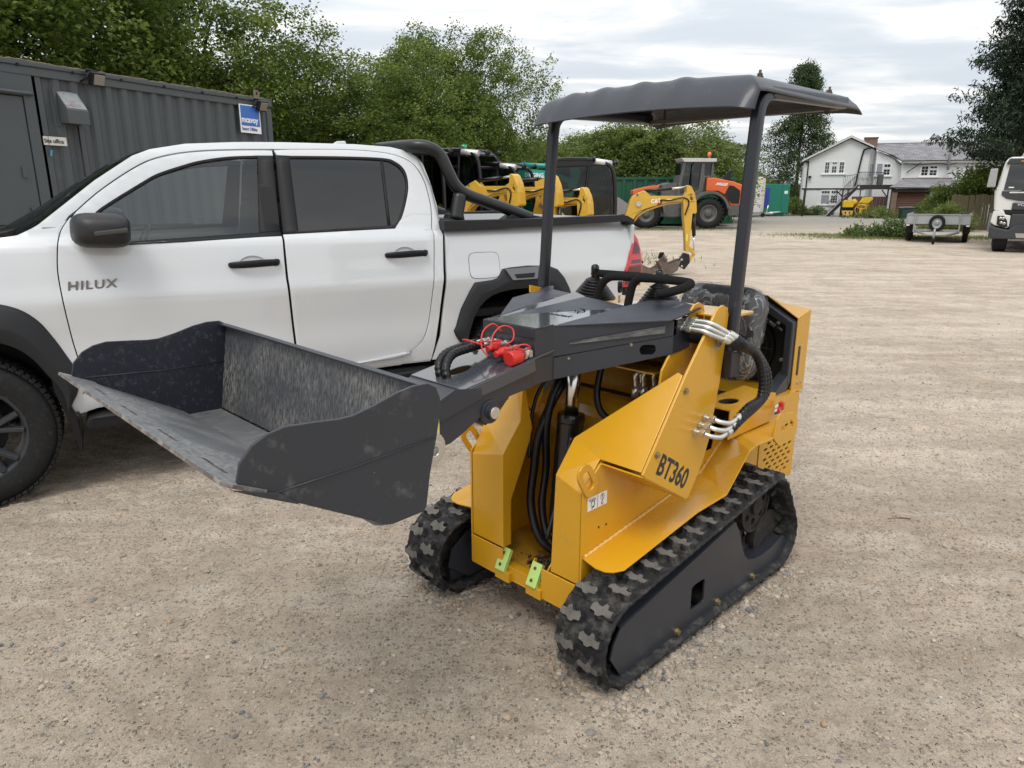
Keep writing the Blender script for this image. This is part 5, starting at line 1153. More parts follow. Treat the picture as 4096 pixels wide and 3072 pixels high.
    # roof side, A and C pillar skin between door tops and the roof
    rs = [(0.300, 1.372)] + [(0.346, 1.400), (0.619, 1.618), (0.811, 1.748), (0.902, 1.785), (1.084, 1.820), (1.35, 1.838), (1.613, 1.846), (2.06, 1.848), (2.282, 1.838), (2.395, 1.815), (2.452, 1.775), (2.478, 1.735), (2.506, 1.619), (2.524, 1.476), (2.520, 1.334), (2.507, 1.216), (2.490, 1.024), (2.455, 0.778), (2.416, 0.591), (2.390, 0.500), (2.20, 0.505), (2.20, 0.548)]
    inn = [(a + (0.006 if b < 1.7 else 0.003), b + (0.004 if b > 1.5 else 0)) for a, b in rt[:-3]][::-1]
    inn2 = [(a, b + 0.005) for a, b in top_f[::-1]]
    panel(rs + [(2.26, 0.575)] + inn[1:] + [(1.556, 1.806)] + inn2[1:-1] + [(0.480, 1.440), (0.440, 1.385)], 0, 0.02, 0.06, PW, 'cab_side', mirror=mir, bevel=0.003)
    panel([(0.38, 0.50), (0.40, 0.425), (0.484, 0.446), (1.2, 0.485), (1.95, 0.498), (2.386, 0.492), (2.40, 0.52), (2.30, 0.575), (2.20, 0.548), (1.95, 0.533), (1.546, 0.532), (1.0, 0.527), (0.45, 0.545)], 0.002, 0.03, 0.08, PW, 'sill', mirror=mir, bevel=0.004)
    # front wing
    arc = [(0.43 * cos(t) * 0.99, 0.40 + 0.60 * sin(t)) for t in []]
    wing = [(-0.88, 1.02), (-0.80, 1.18), (-0.45, 1.27), (-0.10, 1.315), (0.10, 1.328), (0.25, 1.350), (0.330, 1.388), (0.425, 1.386)] + [(a - 0.002, b) for a, b in lead[::-1][2:]] + [(0.40, 0.44), (0.36, 0.44), (0.35, 0.62), (0.27, 0.80), (0.14, 0.89), (0.0, 0.92), (-0.2, 0.88), (-0.33, 0.78), (-0.42, 0.60), (-0.80, 0.55), (-0.90, 0.80)]
    panel(wing, 0, 0.02, 0.06, PW, 'front_wing', mirror=mir, bevel=0.004)
    def arch(outer, inner, name, c):
        # flare standing proud of the flank: outer lip on the body, inner lip at the tyre face
        mb = MB(); n = len(outer); vs = []
        def Y(y): return TW - y if mir else y
        for (a, z) in outer: vs.append((a, Y(ysurf(a, z) + 0.004), z))
        for (a, z), (b, w) in zip(outer, inner): vs.append((a * 0.90 + b * 0.10, Y(ysurf(a, z) - 0.022), z * 0.90 + w * 0.10))
        for (a, z), (b, w) in zip(outer, inner): vs.append((a * 0.40 + b * 0.60, Y(-0.004), z * 0.40 + w * 0.60))
        for (a, z) in inner: vs.append((a, Y(0.002), z))
        for (a, z) in inner: vs.append((a + (c[0] - a) * 0.02, Y(0.11), z + (c[1] - z) * 0.02))
        mb.add(vs, [(r * n + i, r * n + i + 1, (r + 1) * n + i + 1, (r + 1) * n + i) for r in range(4) for i in range(n - 1)], 0, False)
        o = mb.build(name, FLARE, TRL); b = o.modifiers.new('bevel', 'BEVEL'); b.width = 0.006; b.segments = 2; b.limit_method = 'ANGLE'; b.angle_limit = radians(15)
        for p_ in o.data.polygons: p_.use_smooth = True
        return o
    fo = smooth_poly([(0.365, 0.470), (0.412, 0.560), (0.414, 0.666), (0.380, 0.757), (0.339, 0.847), (0.289, 0.935), (0.217, 1.000), (0.120, 1.034), (0.0, 1.045), (-0.15, 1.035), (-0.30, 0.98), (-0.42, 0.86), (-0.50, 0.70), (-0.52, 0.55)], 4)
    fi = smooth_poly([(0.352, 0.460), (0.345, 0.540), (0.325, 0.600), (0.290, 0.660), (0.242, 0.745), (0.185, 0.805), (0.120, 0.842), (0.06, 0.862), (0.0, 0.868), (-0.10, 0.86), (-0.20, 0.825), (-0.32, 0.74), (-0.38, 0.64), (-0.40, 0.54)], 4)
    arch(fo, fi, 'wheel_arch_flare', (0, 0.40))
    ro = [(2.620, 0.565), (2.566, 0.642), (2.551, 0.680), (2.568, 0.708), (2.609, 0.824), (2.669, 0.932), (2.706, 0.989), (2.835, 0.999), (2.878, 1.010), (2.900, 1.040), (2.915, 1.067), (2.978, 1.075), (3.117, 1.081), (3.282, 1.073), (3.355, 1.045), (3.409, 0.986), (3.448, 0.921), (3.50, 0.80), (3.54, 0.66), (3.55, 0.56)]
    ri = [(2.640, 0.560), (2.645, 0.605), (2.652, 0.650), (2.662, 0.685), (2.690, 0.760), (2.725, 0.820), (2.770, 0.865), (2.825, 0.898), (2.860, 0.908), (2.90, 0.918), (2.95, 0.924), (3.00, 0.928), (3.08, 0.930), (3.17, 0.926), (3.26, 0.905), (3.33, 0.865), (3.39, 0.80), (3.44, 0.70), (3.46, 0.62), (3.465, 0.56)]
    arch(ro, ri, 'wheel_arch_flare', (3.05, 0.40))
    ins = MB(); Y = (lambda y: TW - y) if mir else (lambda y: y)
    ins.add([(2.925, Y(0.014), 1.066), (3.184, Y(0.014), 1.073), (3.160, Y(-0.010), 0.993), (2.971, Y(-0.010), 0.992)], [(0, 1, 2, 3)]); io = ins.build('flare_insert', mat('satin_insert', (0.13, 0.13, 0.135), 0.35), TRL); s_ = io.modifiers.new('t', 'SOLIDIFY'); s_.thickness = 0.012; s_.offset = 0
    MB().add([(2.985, Y(-0.006), 1.030), (3.145, Y(-0.006), 1.034), (3.135, Y(-0.014), 1.004), (3.000, Y(-0.014), 1.003)], [(0, 1, 2, 3)]).build('insert_recess', BLK, io)
    # bed side
    bed = [(2.400, 0.500), (2.460, 0.651), (2.508, 0.962), (2.526, 1.216), (2.534, 1.324), (3.296, 1.338), (3.70, 1.350), (3.945, 1.357), (3.995, 1.345), (4.040, 1.30), (4.070, 1.262), (3.935, 0.90), (3.930, 0.62), (3.80, 0.60), (3.50, 0.62), (3.47, 0.72), (3.40, 0.86), (3.28, 0.94), (3.10, 0.97), (2.92, 0.955), (2.76, 0.90), (2.67, 0.78), (2.63, 0.64), (2.62, 0.50)]
    panel(bed, 0, 0.02, 0.06, PW, 'bed_side', mirror=mir, bevel=0.006)
    if not mir:
        fdp = [(2.790 + (0.112 - 0.002) * (abs(cos(t)) ** 0.38) * (1 if cos(t) >= 0 else -1), 1.095 + 0.082 * (abs(sin(t)) ** 0.38) * (1 if sin(t) >= 0 else -1)) for t in [k * 2 * pi / 48 for k in range(48)]]
        gap = panel([((x - 2.79) * 1.025 + 2.79, (z - 1.095) * 1.03 + 1.095) for x, z in fdp], -0.0012, 0, 0.06, TRIM, 'fuel_flap_gap')
        panel(fdp, -0.0022, 0.0, 0.05, PW, 'fuel_flap')
    # rear lamp
    lamp = [(4.070, 1.262), (4.105, 1.225), (4.130, 1.15), (4.135, 1.00), (4.125, 0.880), (3.935, 0.880), (3.938, 1.000)]
    lo = panel(lamp, -0.006, 0.03, 0.04, mat('red_lamp_lens', (0.46, 0.010, 0.014), 0.10, var=0.05, coat=1.0), 'rear_lamp', mirror=mir, bevel=0.008)
    for zz in (1.08, 1.095, 1.04):
        t = (zz - 0.88) / 0.38; panel([(3.965 + 0.07 * (zz - 1.0) / 0.2, zz), (4.128, zz), (4.128, zz + 0.008), (3.97 + 0.07 * (zz - 1.0) / 0.2, zz + 0.008)], -0.009, 0, 0.1, mat('bright_red_strip', (0.55, 0.02, 0.02), 0.2, coat=1), 'lamp_strip', lo, mirror=mir)
    panel([(4.010, 1.047), (4.026, 1.074), (4.120, 1.074), (4.121, 1.050)], -0.0085, 0, 0.1, mat('dark_red_lens', (0.07, 0.003, 0.005), 0.10, coat=1), 'middle_lens', lo, mirror=mir)
    panel([(3.957, 0.897), (3.960, 0.985), (3.995, 1.030), (4.120, 1.036), (4.113, 0.897)], -0.0085, 0, 0.1, mat('dark_red_lens', (0.10, 0.004, 0.006), 0.12, coat=1), 'lower_lens', lo, mirror=mir)
    panel([(4.035, 1.12), (4.075, 1.215), (4.110, 1.17), (4.120, 1.12)], -0.0085, 0, 0.1, MATS['dark_red_lens'], 'upper_lens', lo, mirror=mir)
    panel([(3.99, 0.935), (3.995, 0.950), (4.06, 0.947), (4.055, 0.932)], -0.0095, 0, 0.1, mat('lamp_glint', (0.6, 0.4, 0.4), 0.1), 'lens_glint', lo, mirror=mir)  # pale sliver painted on the lens as its glint
    # bed rail cap, mud flap, side step
    yr0, yr1 = (0.060, 0.155) if not mir else (TW - 0.155, TW - 0.060)
    rc = MB().prism([(2.515, 1.322), (2.515, 1.384), (3.05, 1.386), (3.90, 1.402), (3.955, 1.398), (4.02, 1.368), (4.03, 1.345), (3.95, 1.356), (3.30, 1.338)], yr0, yr1)
    rc.build('bed_rail_cap', FLARE, TRL, bevel=0.010, seg=3)
    fp_ = [(0.300, 0.640), (0.335, 0.600), (0.360, 0.509), (0.388, 0.400), (0.392, 0.290), (0.385, 0.235), (0.372, 0.235), (0.345, 0.40), (0.305, 0.56)]
    a_, b_ = (0.03, 0.28) if not mir else (TW - 0.28, TW - 0.03)
    MB().prism(fp_, a_, b_).build('mud_flap', BLK, TRL, bevel=0.003)
    a_, b_ = (-0.03, 0.19) if not mir else (TW - 0.19, TW + 0.03)
    st = MB().prism([(0.415, 0.375), (0.435, 0.345), (2.36, 0.400), (2.42, 0.43), (2.43, 0.462), (0.50, 0.425), (0.43, 0.410)], a_, b_); st.build('side_step', BLK, TRL, bevel=0.018, seg=4)
    a_, b_ = (0.0, 0.10) if not mir else (TW - 0.10, TW)
    pad = MB()
    for k in range(3): pad.bx((1.75, a_ + 0.012 + k * 0.03, 0.4445), (2.35, a_ + 0.026 + k * 0.03, 0.4615))
    pad.build('step_tread', FLARE, TRL)
MB().tube([(0.43, 0.17, 1.09), (0.43, 0.17, 1.09)], 0.001)
# chrome lettering on the front door
ybg = ysurf(0.55, 1.10)
text('door_badge', 'HILUX', 0.062, (0.431, ybg - 0.003, 1.076), basis((1, 0, 0.02), (0, 0.0, 1)), mat('dark_chrome', (0.22, 0.22, 0.23), 0.12, metal=1.0), TRL, 0.0035, sx=1.12, bold=0.0012, shear=0.15, spacing=1.16)
# roof, screens, bonnet, floor
def loft(secs, name, material, th=0.0, smooth=True, parent=TRL):
    n = len(secs[0]); mb = MB().add([p for s_ in secs for p in s_], [(i * n + j, i * n + j + 1, (i + 1) * n + j + 1, (i + 1) * n + j) for i in range(len(secs) - 1) for j in range(n - 1)], 0, smooth)
    o = mb.build(name, material, parent)
    if th: m = o.modifiers.new('t', 'SOLIDIFY'); m.thickness = th
    return o
def across(s, z, inset_, crown, n=16, bow=0.0):
    o = []
    for j in range(n + 1):
        t = -1 + 2 * j / n; y = TW / 2 + t * (TW / 2 - inset_); e = abs(t) ** 4
        o.append((s + bow * (t * t), y, z + crown * (1 - t * t) - 0.0 * e))
    return o
roof_s = [(0.880, 1.772), (0.98, 1.800), (1.084, 1.818), (1.35, 1.838), (1.613, 1.846), (2.06, 1.848), (2.282, 1.838), (2.395, 1.815), (2.452, 1.775)]
loft([across(s, z, ysurf(s, z) + 0.0, 0.022 if 0.9 < s < 2.4 else 0.018, bow=0.05 if s < 1.0 else 0) for s, z in roof_s], 'roof', PW)
MB().prism([(2.02, 1.855), (2.10, 1.900), (2.16, 1.905), (2.175, 1.86)], TW / 2 - 0.02, TW / 2 + 0.02).build('aerial_fin', PW, TRL, bevel=0.008)
ws = [(0.105, 1.315), (0.30, 1.430), (0.50, 1.565), (0.70, 1.690), (0.880, 1.772)]
loft([across(s - 0.02, z, 0.17 + (z - 1.31) * 0.42, 0.03, bow=0.13) for s, z in ws], 'windscreen', GSCR)
for mir in (False, True):
    Y = (lambda y: TW - y) if mir else (lambda y: y)
    MB().add([(s + 0.115 + dx, Y((0.155 + (z - 1.31) * 0.40) + dy), z + 0.004) for (dx, dy) in ((0, 0), (0.0, 0.045)) for s, z in ws], [(i, i + 1, i + 6, i + 5) for i in range(4)]).build('pillar_trim', TRIM, TRL)
MB().prism([(0.22, 1.372), (0.22, 1.345), (0.0, 1.30), (-0.06, 1.31)], 0.16, TW - 0.16).build('scuttle_panel', BLK, TRL, bevel=0.004)
wp = MB()
for p in ([(0.05, 0.45, 1.335), (0.08, 0.75, 1.350), (0.10, 1.15, 1.355)], [(0.05, 1.05, 1.335), (0.09, 1.3, 1.35), (0.13, 1.62, 1.35)]): wp.tube(catmull(p, 4), 0.011, 8)
wp = wp.v and wp
for i, p in enumerate(([(0.05, 0.45, 1.335), (0.08, 0.75, 1.350), (0.10, 1.15, 1.355)], [(0.05, 1.05, 1.335), (0.09, 1.3, 1.35), (0.13, 1.62, 1.35)])): MB().tube(catmull(p, 4), 0.011, 8).build('wiper', BLK, TRL)
loft([across(s, z, i_, 0.035, bow=b_) for s, z, i_, b_ in ((0.07, 1.335, 0.17, 0.10), (-0.10, 1.325, 0.15, 0.08), (-0.45, 1.275, 0.14, 0.1), (-0.78, 1.19, 0.16, 0.14), (-0.90, 1.08, 0.2, 0.18), (-0.93, 0.95, 0.22, 0.2))], 'bonnet', PW)
MB().prism([(-0.94, 0.95), (-0.99, 0.60), (-0.93, 0.42), (-0.60, 0.42), (-0.60, 0.95)], 0.08, TW - 0.08).build('front_bumper', PW, TRL, bevel=0.04, seg=3)
MB().bx((-1.0, 0.55, 0.62), (-0.96, TW - 0.55, 0.98)).build('grille', BLK, TRL, bevel=0.01)
for y in (0.22, TW - 0.22): MB().box((-0.91, y, 0.99), (0.12, 0.30, 0.13)).build('headlamp', mat('lamp_glass', (0.55, 0.56, 0.58), 0.08, coat=1), TRL, bevel=0.03, seg=3)
# cab interior and chassis
MB().bx((0.25, 0.16, 0.50), (2.42, TW - 0.16, 0.56)).bx((0.30, 0.14, 0.55), (0.33, TW - 0.14, 1.20)).build('cab_floor', DARK, TRL)
MB().prism([(0.36, 1.28), (0.62, 1.31), (0.70, 1.20), (0.72, 0.95), (0.36, 0.90)], 0.17, TW - 0.17).build('dashboard', mat('grey_dash', (0.035, 0.037, 0.04), 0.6), TRL, bevel=0.03, seg=3)
SEATG = mat('grey_seat_cloth', (0.075, 0.08, 0.085), 0.8, var=0.1, bump=0.1, bscale=200)
for y in (0.50, 1.40):
    MB().prism([(1.02, 0.80), (1.02, 0.95), (1.10, 0.98), (1.48, 0.92), (1.55, 0.80)], y - 0.25, y + 0.25).prism([(1.40, 0.90), (1.50, 1.30), (1.53, 1.50), (1.62, 1.50), (1.64, 1.30), (1.56, 0.88)], y - 0.24, y + 0.24).build('front_seat', SEATG, TRL, bevel=0.05, seg=3)
    MB().prism([(1.53, 1.52), (1.55, 1.68), (1.62, 1.70), (1.65, 1.56), (1.63, 1.52)], y - 0.13, y + 0.13).build('headrest', SEATG, TRL, bevel=0.03, seg=3)
MB().prism([(1.95, 0.80), (1.95, 1.0), (2.30, 0.98), (2.35, 1.55), (2.45, 1.55), (2.45, 0.80)], 0.25, TW - 0.25).build('rear_seat', SEATG, TRL, bevel=0.05, seg=3)
for k in (0.0,):
    c = Vector((0.80, 1.40, 1.17)); ax = Vector((-0.9, 0, 0.45)).normalized(); u = Vector((0, 1, 0)); w = ax.cross(u)
    MB().tube([c + (u * cos(t) + w * sin(t)) * 0.185 for t in [k_ * pi / 16 for k_ in range(33)]], 0.016, 8, caps=False).tube([c - u * 0.18, c + u * 0.18], 0.02, 8).build('steering_wheel', BLK, TRL)
MB().prism([(0.80, 1.60), (0.81, 1.68), (0.84, 1.68), (0.83, 1.60)], TW / 2 - 0.12, TW / 2 + 0.12).build('rear_view_mirror', BLK, TRL, bevel=0.008)
loft([across(s, z, i_, 0.0) for s, z, i_ in ((2.44, 1.78, 0.30), (2.50, 1.60, 0.22), (2.52, 1.34, 0.12))], 'rear_screen', GDRK)
MB().bx((2.40, 0.13, 0.55), (2.50, TW - 0.13, 1.33)).build('cab_back', PW, TRL); [MB().bx(a_, b_).build('gap_shade', DARK, TRL) for a_, b_ in (((2.36, 0.125, 0.50), (2.62, 0.15, 1.30)), ((2.36, TW - 0.15, 0.50), (2.62, TW - 0.125, 1.30)), ((1.46, 0.125, 0.56), (1.60, 0.14, 1.30)))]  # dark strips added behind the panel gaps stand in for their shade
# door mirror housing on both sides
for mir in (False, True):
    sg = -1 if not mir else 1; yb = 0.13 if not mir else TW - 0.13
    def mp_(s, dy, z): return (s, yb + sg * dy, z)
    secs = []
    for t in range(9):
        f = t / 8; c_s = 0.60 + 0.04 * f; cz = 1.372; hw = 0.098 * (1 - 0.25 * abs(2 * f - 0.85) ** 3) + 0.030; hh = 0.090 * (1 - 0.35 * abs(2 * f - 0.9) ** 2.5)
        if t in (0, 8): hw *= 0.80; hh *= 0.80
        ring = []
        for k in range(24):
            a = 2 * pi * k / 24; ca, sa = cos(a), sin(a); ring.append(mp_(c_s + hw * abs(ca) ** 0.5 * (1 if ca > 0 else -1) + 0.01 * sa, 0.035 + 0.215 * f, cz + hh * (0.96 - 0.10 * ca * (sa > 0)) * abs(sa) ** 0.55 * (1 if sa > 0 else -1) - (0.012 if sa < 0 else 0) * ca))
        secs.append(ring)
    n = 24; mm = MB().add([p for r_ in secs for p in r_], [(i * n + j, i * n + (j + 1) % n, (i + 1) * n + (j + 1) % n, (i + 1) * n + j) for i in range(8) for j in range(n)], 0, True)
    mm.f += [list(range(n)), [8 * n + j for j in range(n)]]; mm.mi += [0, 0]; mm.sm += [True, True]
    mo = mm.build('door_mirror', mat('mirror_black', (0.009, 0.009, 0.010), 0.48, var=0.08), TRL)
    MB().box(mp_(0.665, 0.246, 1.368), (0.15, 0.018, 0.026), ry=-0.10).build('mirror_indicator', mat('smoked_lens', (0.05, 0.045, 0.042), 0.25), mo, bevel=0.007)
    MB().prism([(0.56, 1.335), (0.60, 1.355), (0.68, 1.35), (0.68, 1.320), (0.58, 1.300)], *sorted((yb, yb + sg * 0.06))).build('mirror_arm', BLK, mo, bevel=0.008)
# sports bar over the bed
def bar(y, lean):
    P = [(2.30, y + lean * 0.40, 1.842), (2.40, y + lean * 0.10, 1.846), (2.500, y + lean * 0.02, 1.838), (2.575, y, 1.790), (2.620, y - lean * 0.02, 1.690), (2.665, y - lean * 0.03, 1.605), (2.735, y - lean * 0.035, 1.550), (2.87, y - lean * 0.045, 1.502), (3.05, y - lean * 0.055, 1.445), (3.215, y - lean * 0.06, 1.388)]
    return P
for mir in (False, True):
    y = 0.245 if not mir else TW - 0.245; ln_ = 1 if not mir else -1
    MB().tube(catmull(bar(y, ln_), 6), 0.039, 16).build('sports_bar', STEEL2, TRL)
    P2 = [(p[0] + 0.0, p[1] + ln_ * 0.055, p[2] - 0.05) for p in bar(y, ln_)][:-2]
    MB().tube(catmull([(2.695, y - ln_ * 0.04, 1.545), (2.668, y - ln_ * 0.055, 1.46), (2.648, y - ln_ * 0.07, 1.385)], 4), 0.038, 14, flat=1.25).build('sports_bar_strut', STEEL2, TRL)
    yb0, yb1 = (0.165, 0.25) if not mir else (TW - 0.25, TW - 0.165)
    MB().prism([(2.58, 1.380), (2.60, 1.425), (2.70, 1.425), (2.71, 1.380)], yb0, yb1).build('bar_foot', FLARE, TRL, bevel=0.006)
    MB().prism([(3.00, 1.384), (3.08, 1.430), (3.30, 1.396), (3.31, 1.360), (3.02, 1.360)], yb0 - 0.005, yb1).build('bar_foot', FLARE, TRL, bevel=0.006)
MB().tube(catmull([(2.50, 0.30, 1.838), (2.44, 0.45, 1.850), (2.42, 0.95, 1.856), (2.44, 1.45, 1.850), (2.50, 1.60, 1.838)], 6), 0.040, 14).build('sports_bar_hoop', STEEL2, TRL)
# bed: roller cover with rain spots, tailgate, inner walls
COVER = mat('wet_roller_cover', (0.32, 0.33, 0.33), 0.35, metal=0.6, var=0.15, vscale=9, dirt=((0.03, 0.03, 0.03), 0.3, 30, 0.8), bump=0.3, bscale=25)
cvb = MB()
for k in range(24): cvb.bx((2.62 + k * 0.056, 0.17, 1.368), (2.62 + k * 0.056 + 0.052, TW - 0.17, 1.378))
sl0 = None
for k in range(24):
    x = 2.62 + k * 0.056
    if sl0 is None: sl0 = MB().bx((0, 0.17, 1.366), (0.0535, TW - 0.17, 1.377)).build('cover_slat', COVER, TRL, bevel=0.002); sl0.location.x = x
    else: c = sl0.copy(); COL.objects.link(c); c.location.x = x
MB().bx((2.53, 0.15, 1.34), (2.64, TW - 0.15, 1.395)).build('cover_canister', FLARE, TRL, bevel=0.01)
MB().bx((4.02, 0.10, 0.72), (4.06, TW - 0.10, 1.33)).build('tailgate', PW, TRL, bevel=0.01)
MB().prism([(3.98, 1.33), (3.98, 1.372), (4.06, 1.362), (4.07, 1.33)], 0.12, TW - 0.12).build('tailgate_cap', FLARE, TRL, bevel=0.01)
MB().bx((3.98, 0.10, 0.48), (4.20, TW - 0.10, 0.66)).build('rear_bumper', BLK, TRL, bevel=0.03, seg=3)
MB().bx((2.56, 0.10, 0.75), (4.0, TW - 0.10, 0.80)).bx((-0.6, 0.45, 0.42), (4.0, 0.55, 0.55)).bx((-0.6, TW - 0.55, 0.42), (4.0, TW - 0.45, 0.55)).bx((-0.6, 0.32, 0.55), (0.35, TW - 0.32, 1.0)).build('chassis', DARK, TRL)
for s0 in (0.0, 3.05):   # dark wheel wells
    MB().add([(s0 + 0.46 * cos(t), y_, 0.42 + 0.50 * sin(t)) for y_ in (0.10, 0.55) for t in [k * pi / 12 for k in range(13)]], [(i, i + 1, i + 14, i + 13) for i in range(12)]).add([(s0 - 0.5, 0.55, 0.4), (s0 + 0.5, 0.55, 0.4), (s0 + 0.5, 0.55, 1.0), (s0 - 0.5, 0.55, 1.0)], [(0, 1, 2, 3)]).build('wheel_well', DARK, TRL)
    MB().add([(s0 + 0.46 * cos(t), y_, 0.42 + 0.50 * sin(t)) for y_ in (TW - 0.10, TW - 0.55) for t in [k * pi / 12 for k in range(13)]], [(i, i + 1, i + 14, i + 13) for i in range(12)]).build('wheel_well', DARK, TRL)
# wheels
def truck_wheel(x, mir):
    y = 0.0 if not mir else TW; sg = 1 if not mir else -1; R = 0.388
    t = MB(); w = 0.265
    prof = [(0.018, R - 0.150), (0.004, R - 0.120), (0.002, R - 0.075), (0.006, R - 0.045), (0.022, R - 0.018), (0.040, R - 0.004), (w / 2, R), (w - 0.04, R - 0.004), (w - 0.018, R - 0.02), (w, R - 0.07), (w, R - 0.15)]
    t.lathe((x, y, R), (0, sg, 0), prof, 64)
    t = t.build('tyre', TYR, None)
    tr = MB(); NB = 72
    for k in range(NB):
        for row, (c, wd, tw) in enumerate(((0.030, 0.045, 0.25), (0.085, 0.040, -0.3), (0.133, 0.035, 0.2), (0.180, 0.040, -0.3), (0.235, 0.045, 0.25))):
            a = 2 * pi * (k + 0.5 * (row % 2)) / NB; rr_ = R + 0.001 - (0.007 if row in (0, 4) else 0)
            b = MB().box((0, 0, 0), (2 * pi * R / NB * 0.72, wd, 0.012), rz=tw)
            M = Matrix.Translation((x, y + sg * c, R)) @ Matrix.Rotation(a, 4, 'Y') @ Matrix.Translation((0, 0, rr_)) @ (Matrix.Rotation(-sg * 0.35 if row == 0 else (sg * 0.35 if row == 4 else 0), 4, 'X'))
            b.xf(M); tr.add(b.v, b.f)
    wh = MB(); Rr = R - 0.142
    wh.lathe((x, y + sg * 0.010, R), (0, sg, 0), [(0, Rr + 0.008), (0.0, Rr - 0.004), (0.012, Rr - 0.012), (0.10, Rr - 0.03), (0.16, Rr - 0.03)], 48)
    wobj = wh.build('wheel', RIM, TRL)
    t.parent = wobj; to = tr.build('tread_blocks', TYR, wobj); struct(to, 'stuff')
    sp = MB()
    for k in range(6):
        a0 = 2 * pi * k / 6 + 0.2
        for d_ in (-0.10, 0.10):
            ca, sa = cos(a0 + d_), sin(a0 + d_); cb2, sb2 = cos(a0 + d_ * 1.9), sin(a0 + d_ * 1.9)
            sp.tube([(x + ca * 0.045, y + sg * 0.045, R + sa * 0.045), (x + ca * 0.13, y + sg * 0.030, R + sa * 0.13), (x + cb2 * (Rr - 0.008), y + sg * 0.022, R + sb2 * (Rr - 0.008))], [0.034, 0.028, 0.026], 6, flat=0.7, smooth=False)
    sp.lathe((x, y + sg * 0.025, R), (0, sg, 0), [(0, 0.0005), (0, 0.034), (0.006, 0.040), (0.05, 0.06)], 24)
    sp.build('spokes', RIM, wobj, bevel=0.002)
    MB().cyl((x, y + sg * 0.09, R), (x, y + sg * 0.11, R), 0.16, n=32).build('brake_disc', DARK, wobj)
for x in (-0.085, 3.02):
    for mir in (False, True): truck_wheel(x, mir)
# ------------------------------------------------------------------ container office with its lamps and signs
CGR = mat('container_grey', (0.064, 0.073, 0.078), 0.5, var=0.08, vscale=2, dirt=((0.17, 0.17, 0.16), 0.12, 5, 0.35), bump=0.06, bscale=80)
CGD = mat('faded_container_grey', (0.26, 0.28, 0.29), 0.5, dirt=((0.16, 0.07, 0.04), 0.5, 14, 0.9))
CO = thing('container_office', 'dark grey corrugated shipping container used as an office behind the white pickup', 'container', (-3.76, 11.77, 0.0), radians(64.7))
CZ0, CZ1 = 0.36, 2.95
pts = []; x = -0.10; ph = 0
while x > -3.62:
    for dx, y in ((0, 0.0), (-0.072, 0.0), (-0.108, 0.040), (-0.180, 0.040)): pts.append((x + dx, y))
    x -= 0.216
pts = [p for p in pts if p[0] > -3.62] + [(-3.62, 0.0)]
mb = MB(); n = len(pts)
mb.add([(a, b, z) for z in (CZ0 + 0.16, CZ1 - 0.14) for a, b in pts], [(i, i + 1, i + 1 + n, i + n) for i in range(n - 1)])
mb.build('corrugated_wall', CGR, CO)
MB().bx((-3.78, -0.015, CZ0 + 0.02), (-3.66, 0.05, CZ1 - 0.3)).bx((-6.06, -0.012, CZ1 - 0.36), (-3.66, 0.04, CZ1 - 0.13)).build('door_surround', CGR, CO, bevel=0.004)
dr = MB().bx((-4.75, -0.005, CZ0 + 0.05), (-3.79, 0.04, CZ1 - 0.37)).build('steel_door', CGR, CO, bevel=0.004)
MB().bx((-3.93, -0.02, 1.72), (-3.88, -0.004, 1.84)).build('keyhole_plate', CGR, dr, bevel=0.003)
MB().bx((-3.90, -0.03, 1.20), (-3.83, 0.0, 1.40)).build('hinge', CGR, dr, bevel=0.004)
MB().tube([(-4.8, -0.05, CZ1 - 0.335), (-3.74, -0.05, CZ1 - 0.335), (-3.70, -0.04, CZ1 - 0.345)], 0.028, 8, flat=0.7).build('rain_deflector', CGR, CO)
MB().bx((-6.06, 0.0, CZ0), (-4.76, 0.06, CZ1 - 0.1)).build('end_wall_panel', CGR, CO)
MB().bx((-6.06, -0.02, CZ1 - 0.14), (0, 0.06, CZ1)).bx((-6.06, -0.02, CZ0), (0, 0.06, CZ0 + 0.16)).build('side_rail', CGR, CO, bevel=0.006)
MB().bx((-0.10, -0.02, CZ0), (0.0, 0.12, CZ1 - 0.02)).bx((-0.15, -0.03, CZ1 - 0.10), (0.01, 0.14, CZ1 + 0.01)).build('corner_post', CGR, CO, bevel=0.006)
MB().bx((-6.06, 0.06, CZ1 - 0.03), (0, 2.44, CZ1 - 0.01)).bx((-0.05, 0.1, CZ0), (0, 2.44, CZ1 - 0.02)).bx((-6.06, 0.1, CZ0), (-6.0, 2.44, CZ1)).bx((-6.06, 2.38, CZ0), (0, 2.44, CZ1)).build('shell', CGR, CO)
rr = random.Random(4); pr = [(-6.0 + 0.06 * k, 0.03, CZ1 + 0.006 + rr.uniform(0, 0.010)) for k in range(100)]
MB().tube(pr, [0.016 + rr.uniform(-0.005, 0.008) for _ in pr], 6, flat=0.6).build('mossy_roof_edge', mat('roof_moss', (0.17, 0.13, 0.095), 0.95, var=0.4, vscale=20, bump=0.6), CO)
MB().bx((-0.24, 0.02, CZ1), (-0.20, 0.10, CZ1 + 0.02)).prism([(-0.27, CZ1), (-0.27, CZ1 + 0.10), (-0.24, CZ1 + 0.12), (-0.19, CZ1 + 0.12), (-0.16, CZ1 + 0.10), (-0.16, CZ1)], 0.04, 0.055, holes=[[(-0.215 + 0.02 * cos(t), CZ1 + 0.07 + 0.03 * sin(t)) for t in [k * pi / 6 for k in range(12)]]]).build('lifting_lug', mat('rusty_lug', (0.20, 0.15, 0.12), 0.8, var=0.3), CO)
MB().tube([(-6.0, -0.035, CZ1 - 0.05), (-4.6, -0.035, CZ1 - 0.055), (-3.2, -0.035, CZ1 - 0.045), (-1.5, -0.035, CZ1 - 0.058), (-0.35, -0.035, CZ1 - 0.05)], 0.006, 6).build('cable', BLK, CO)
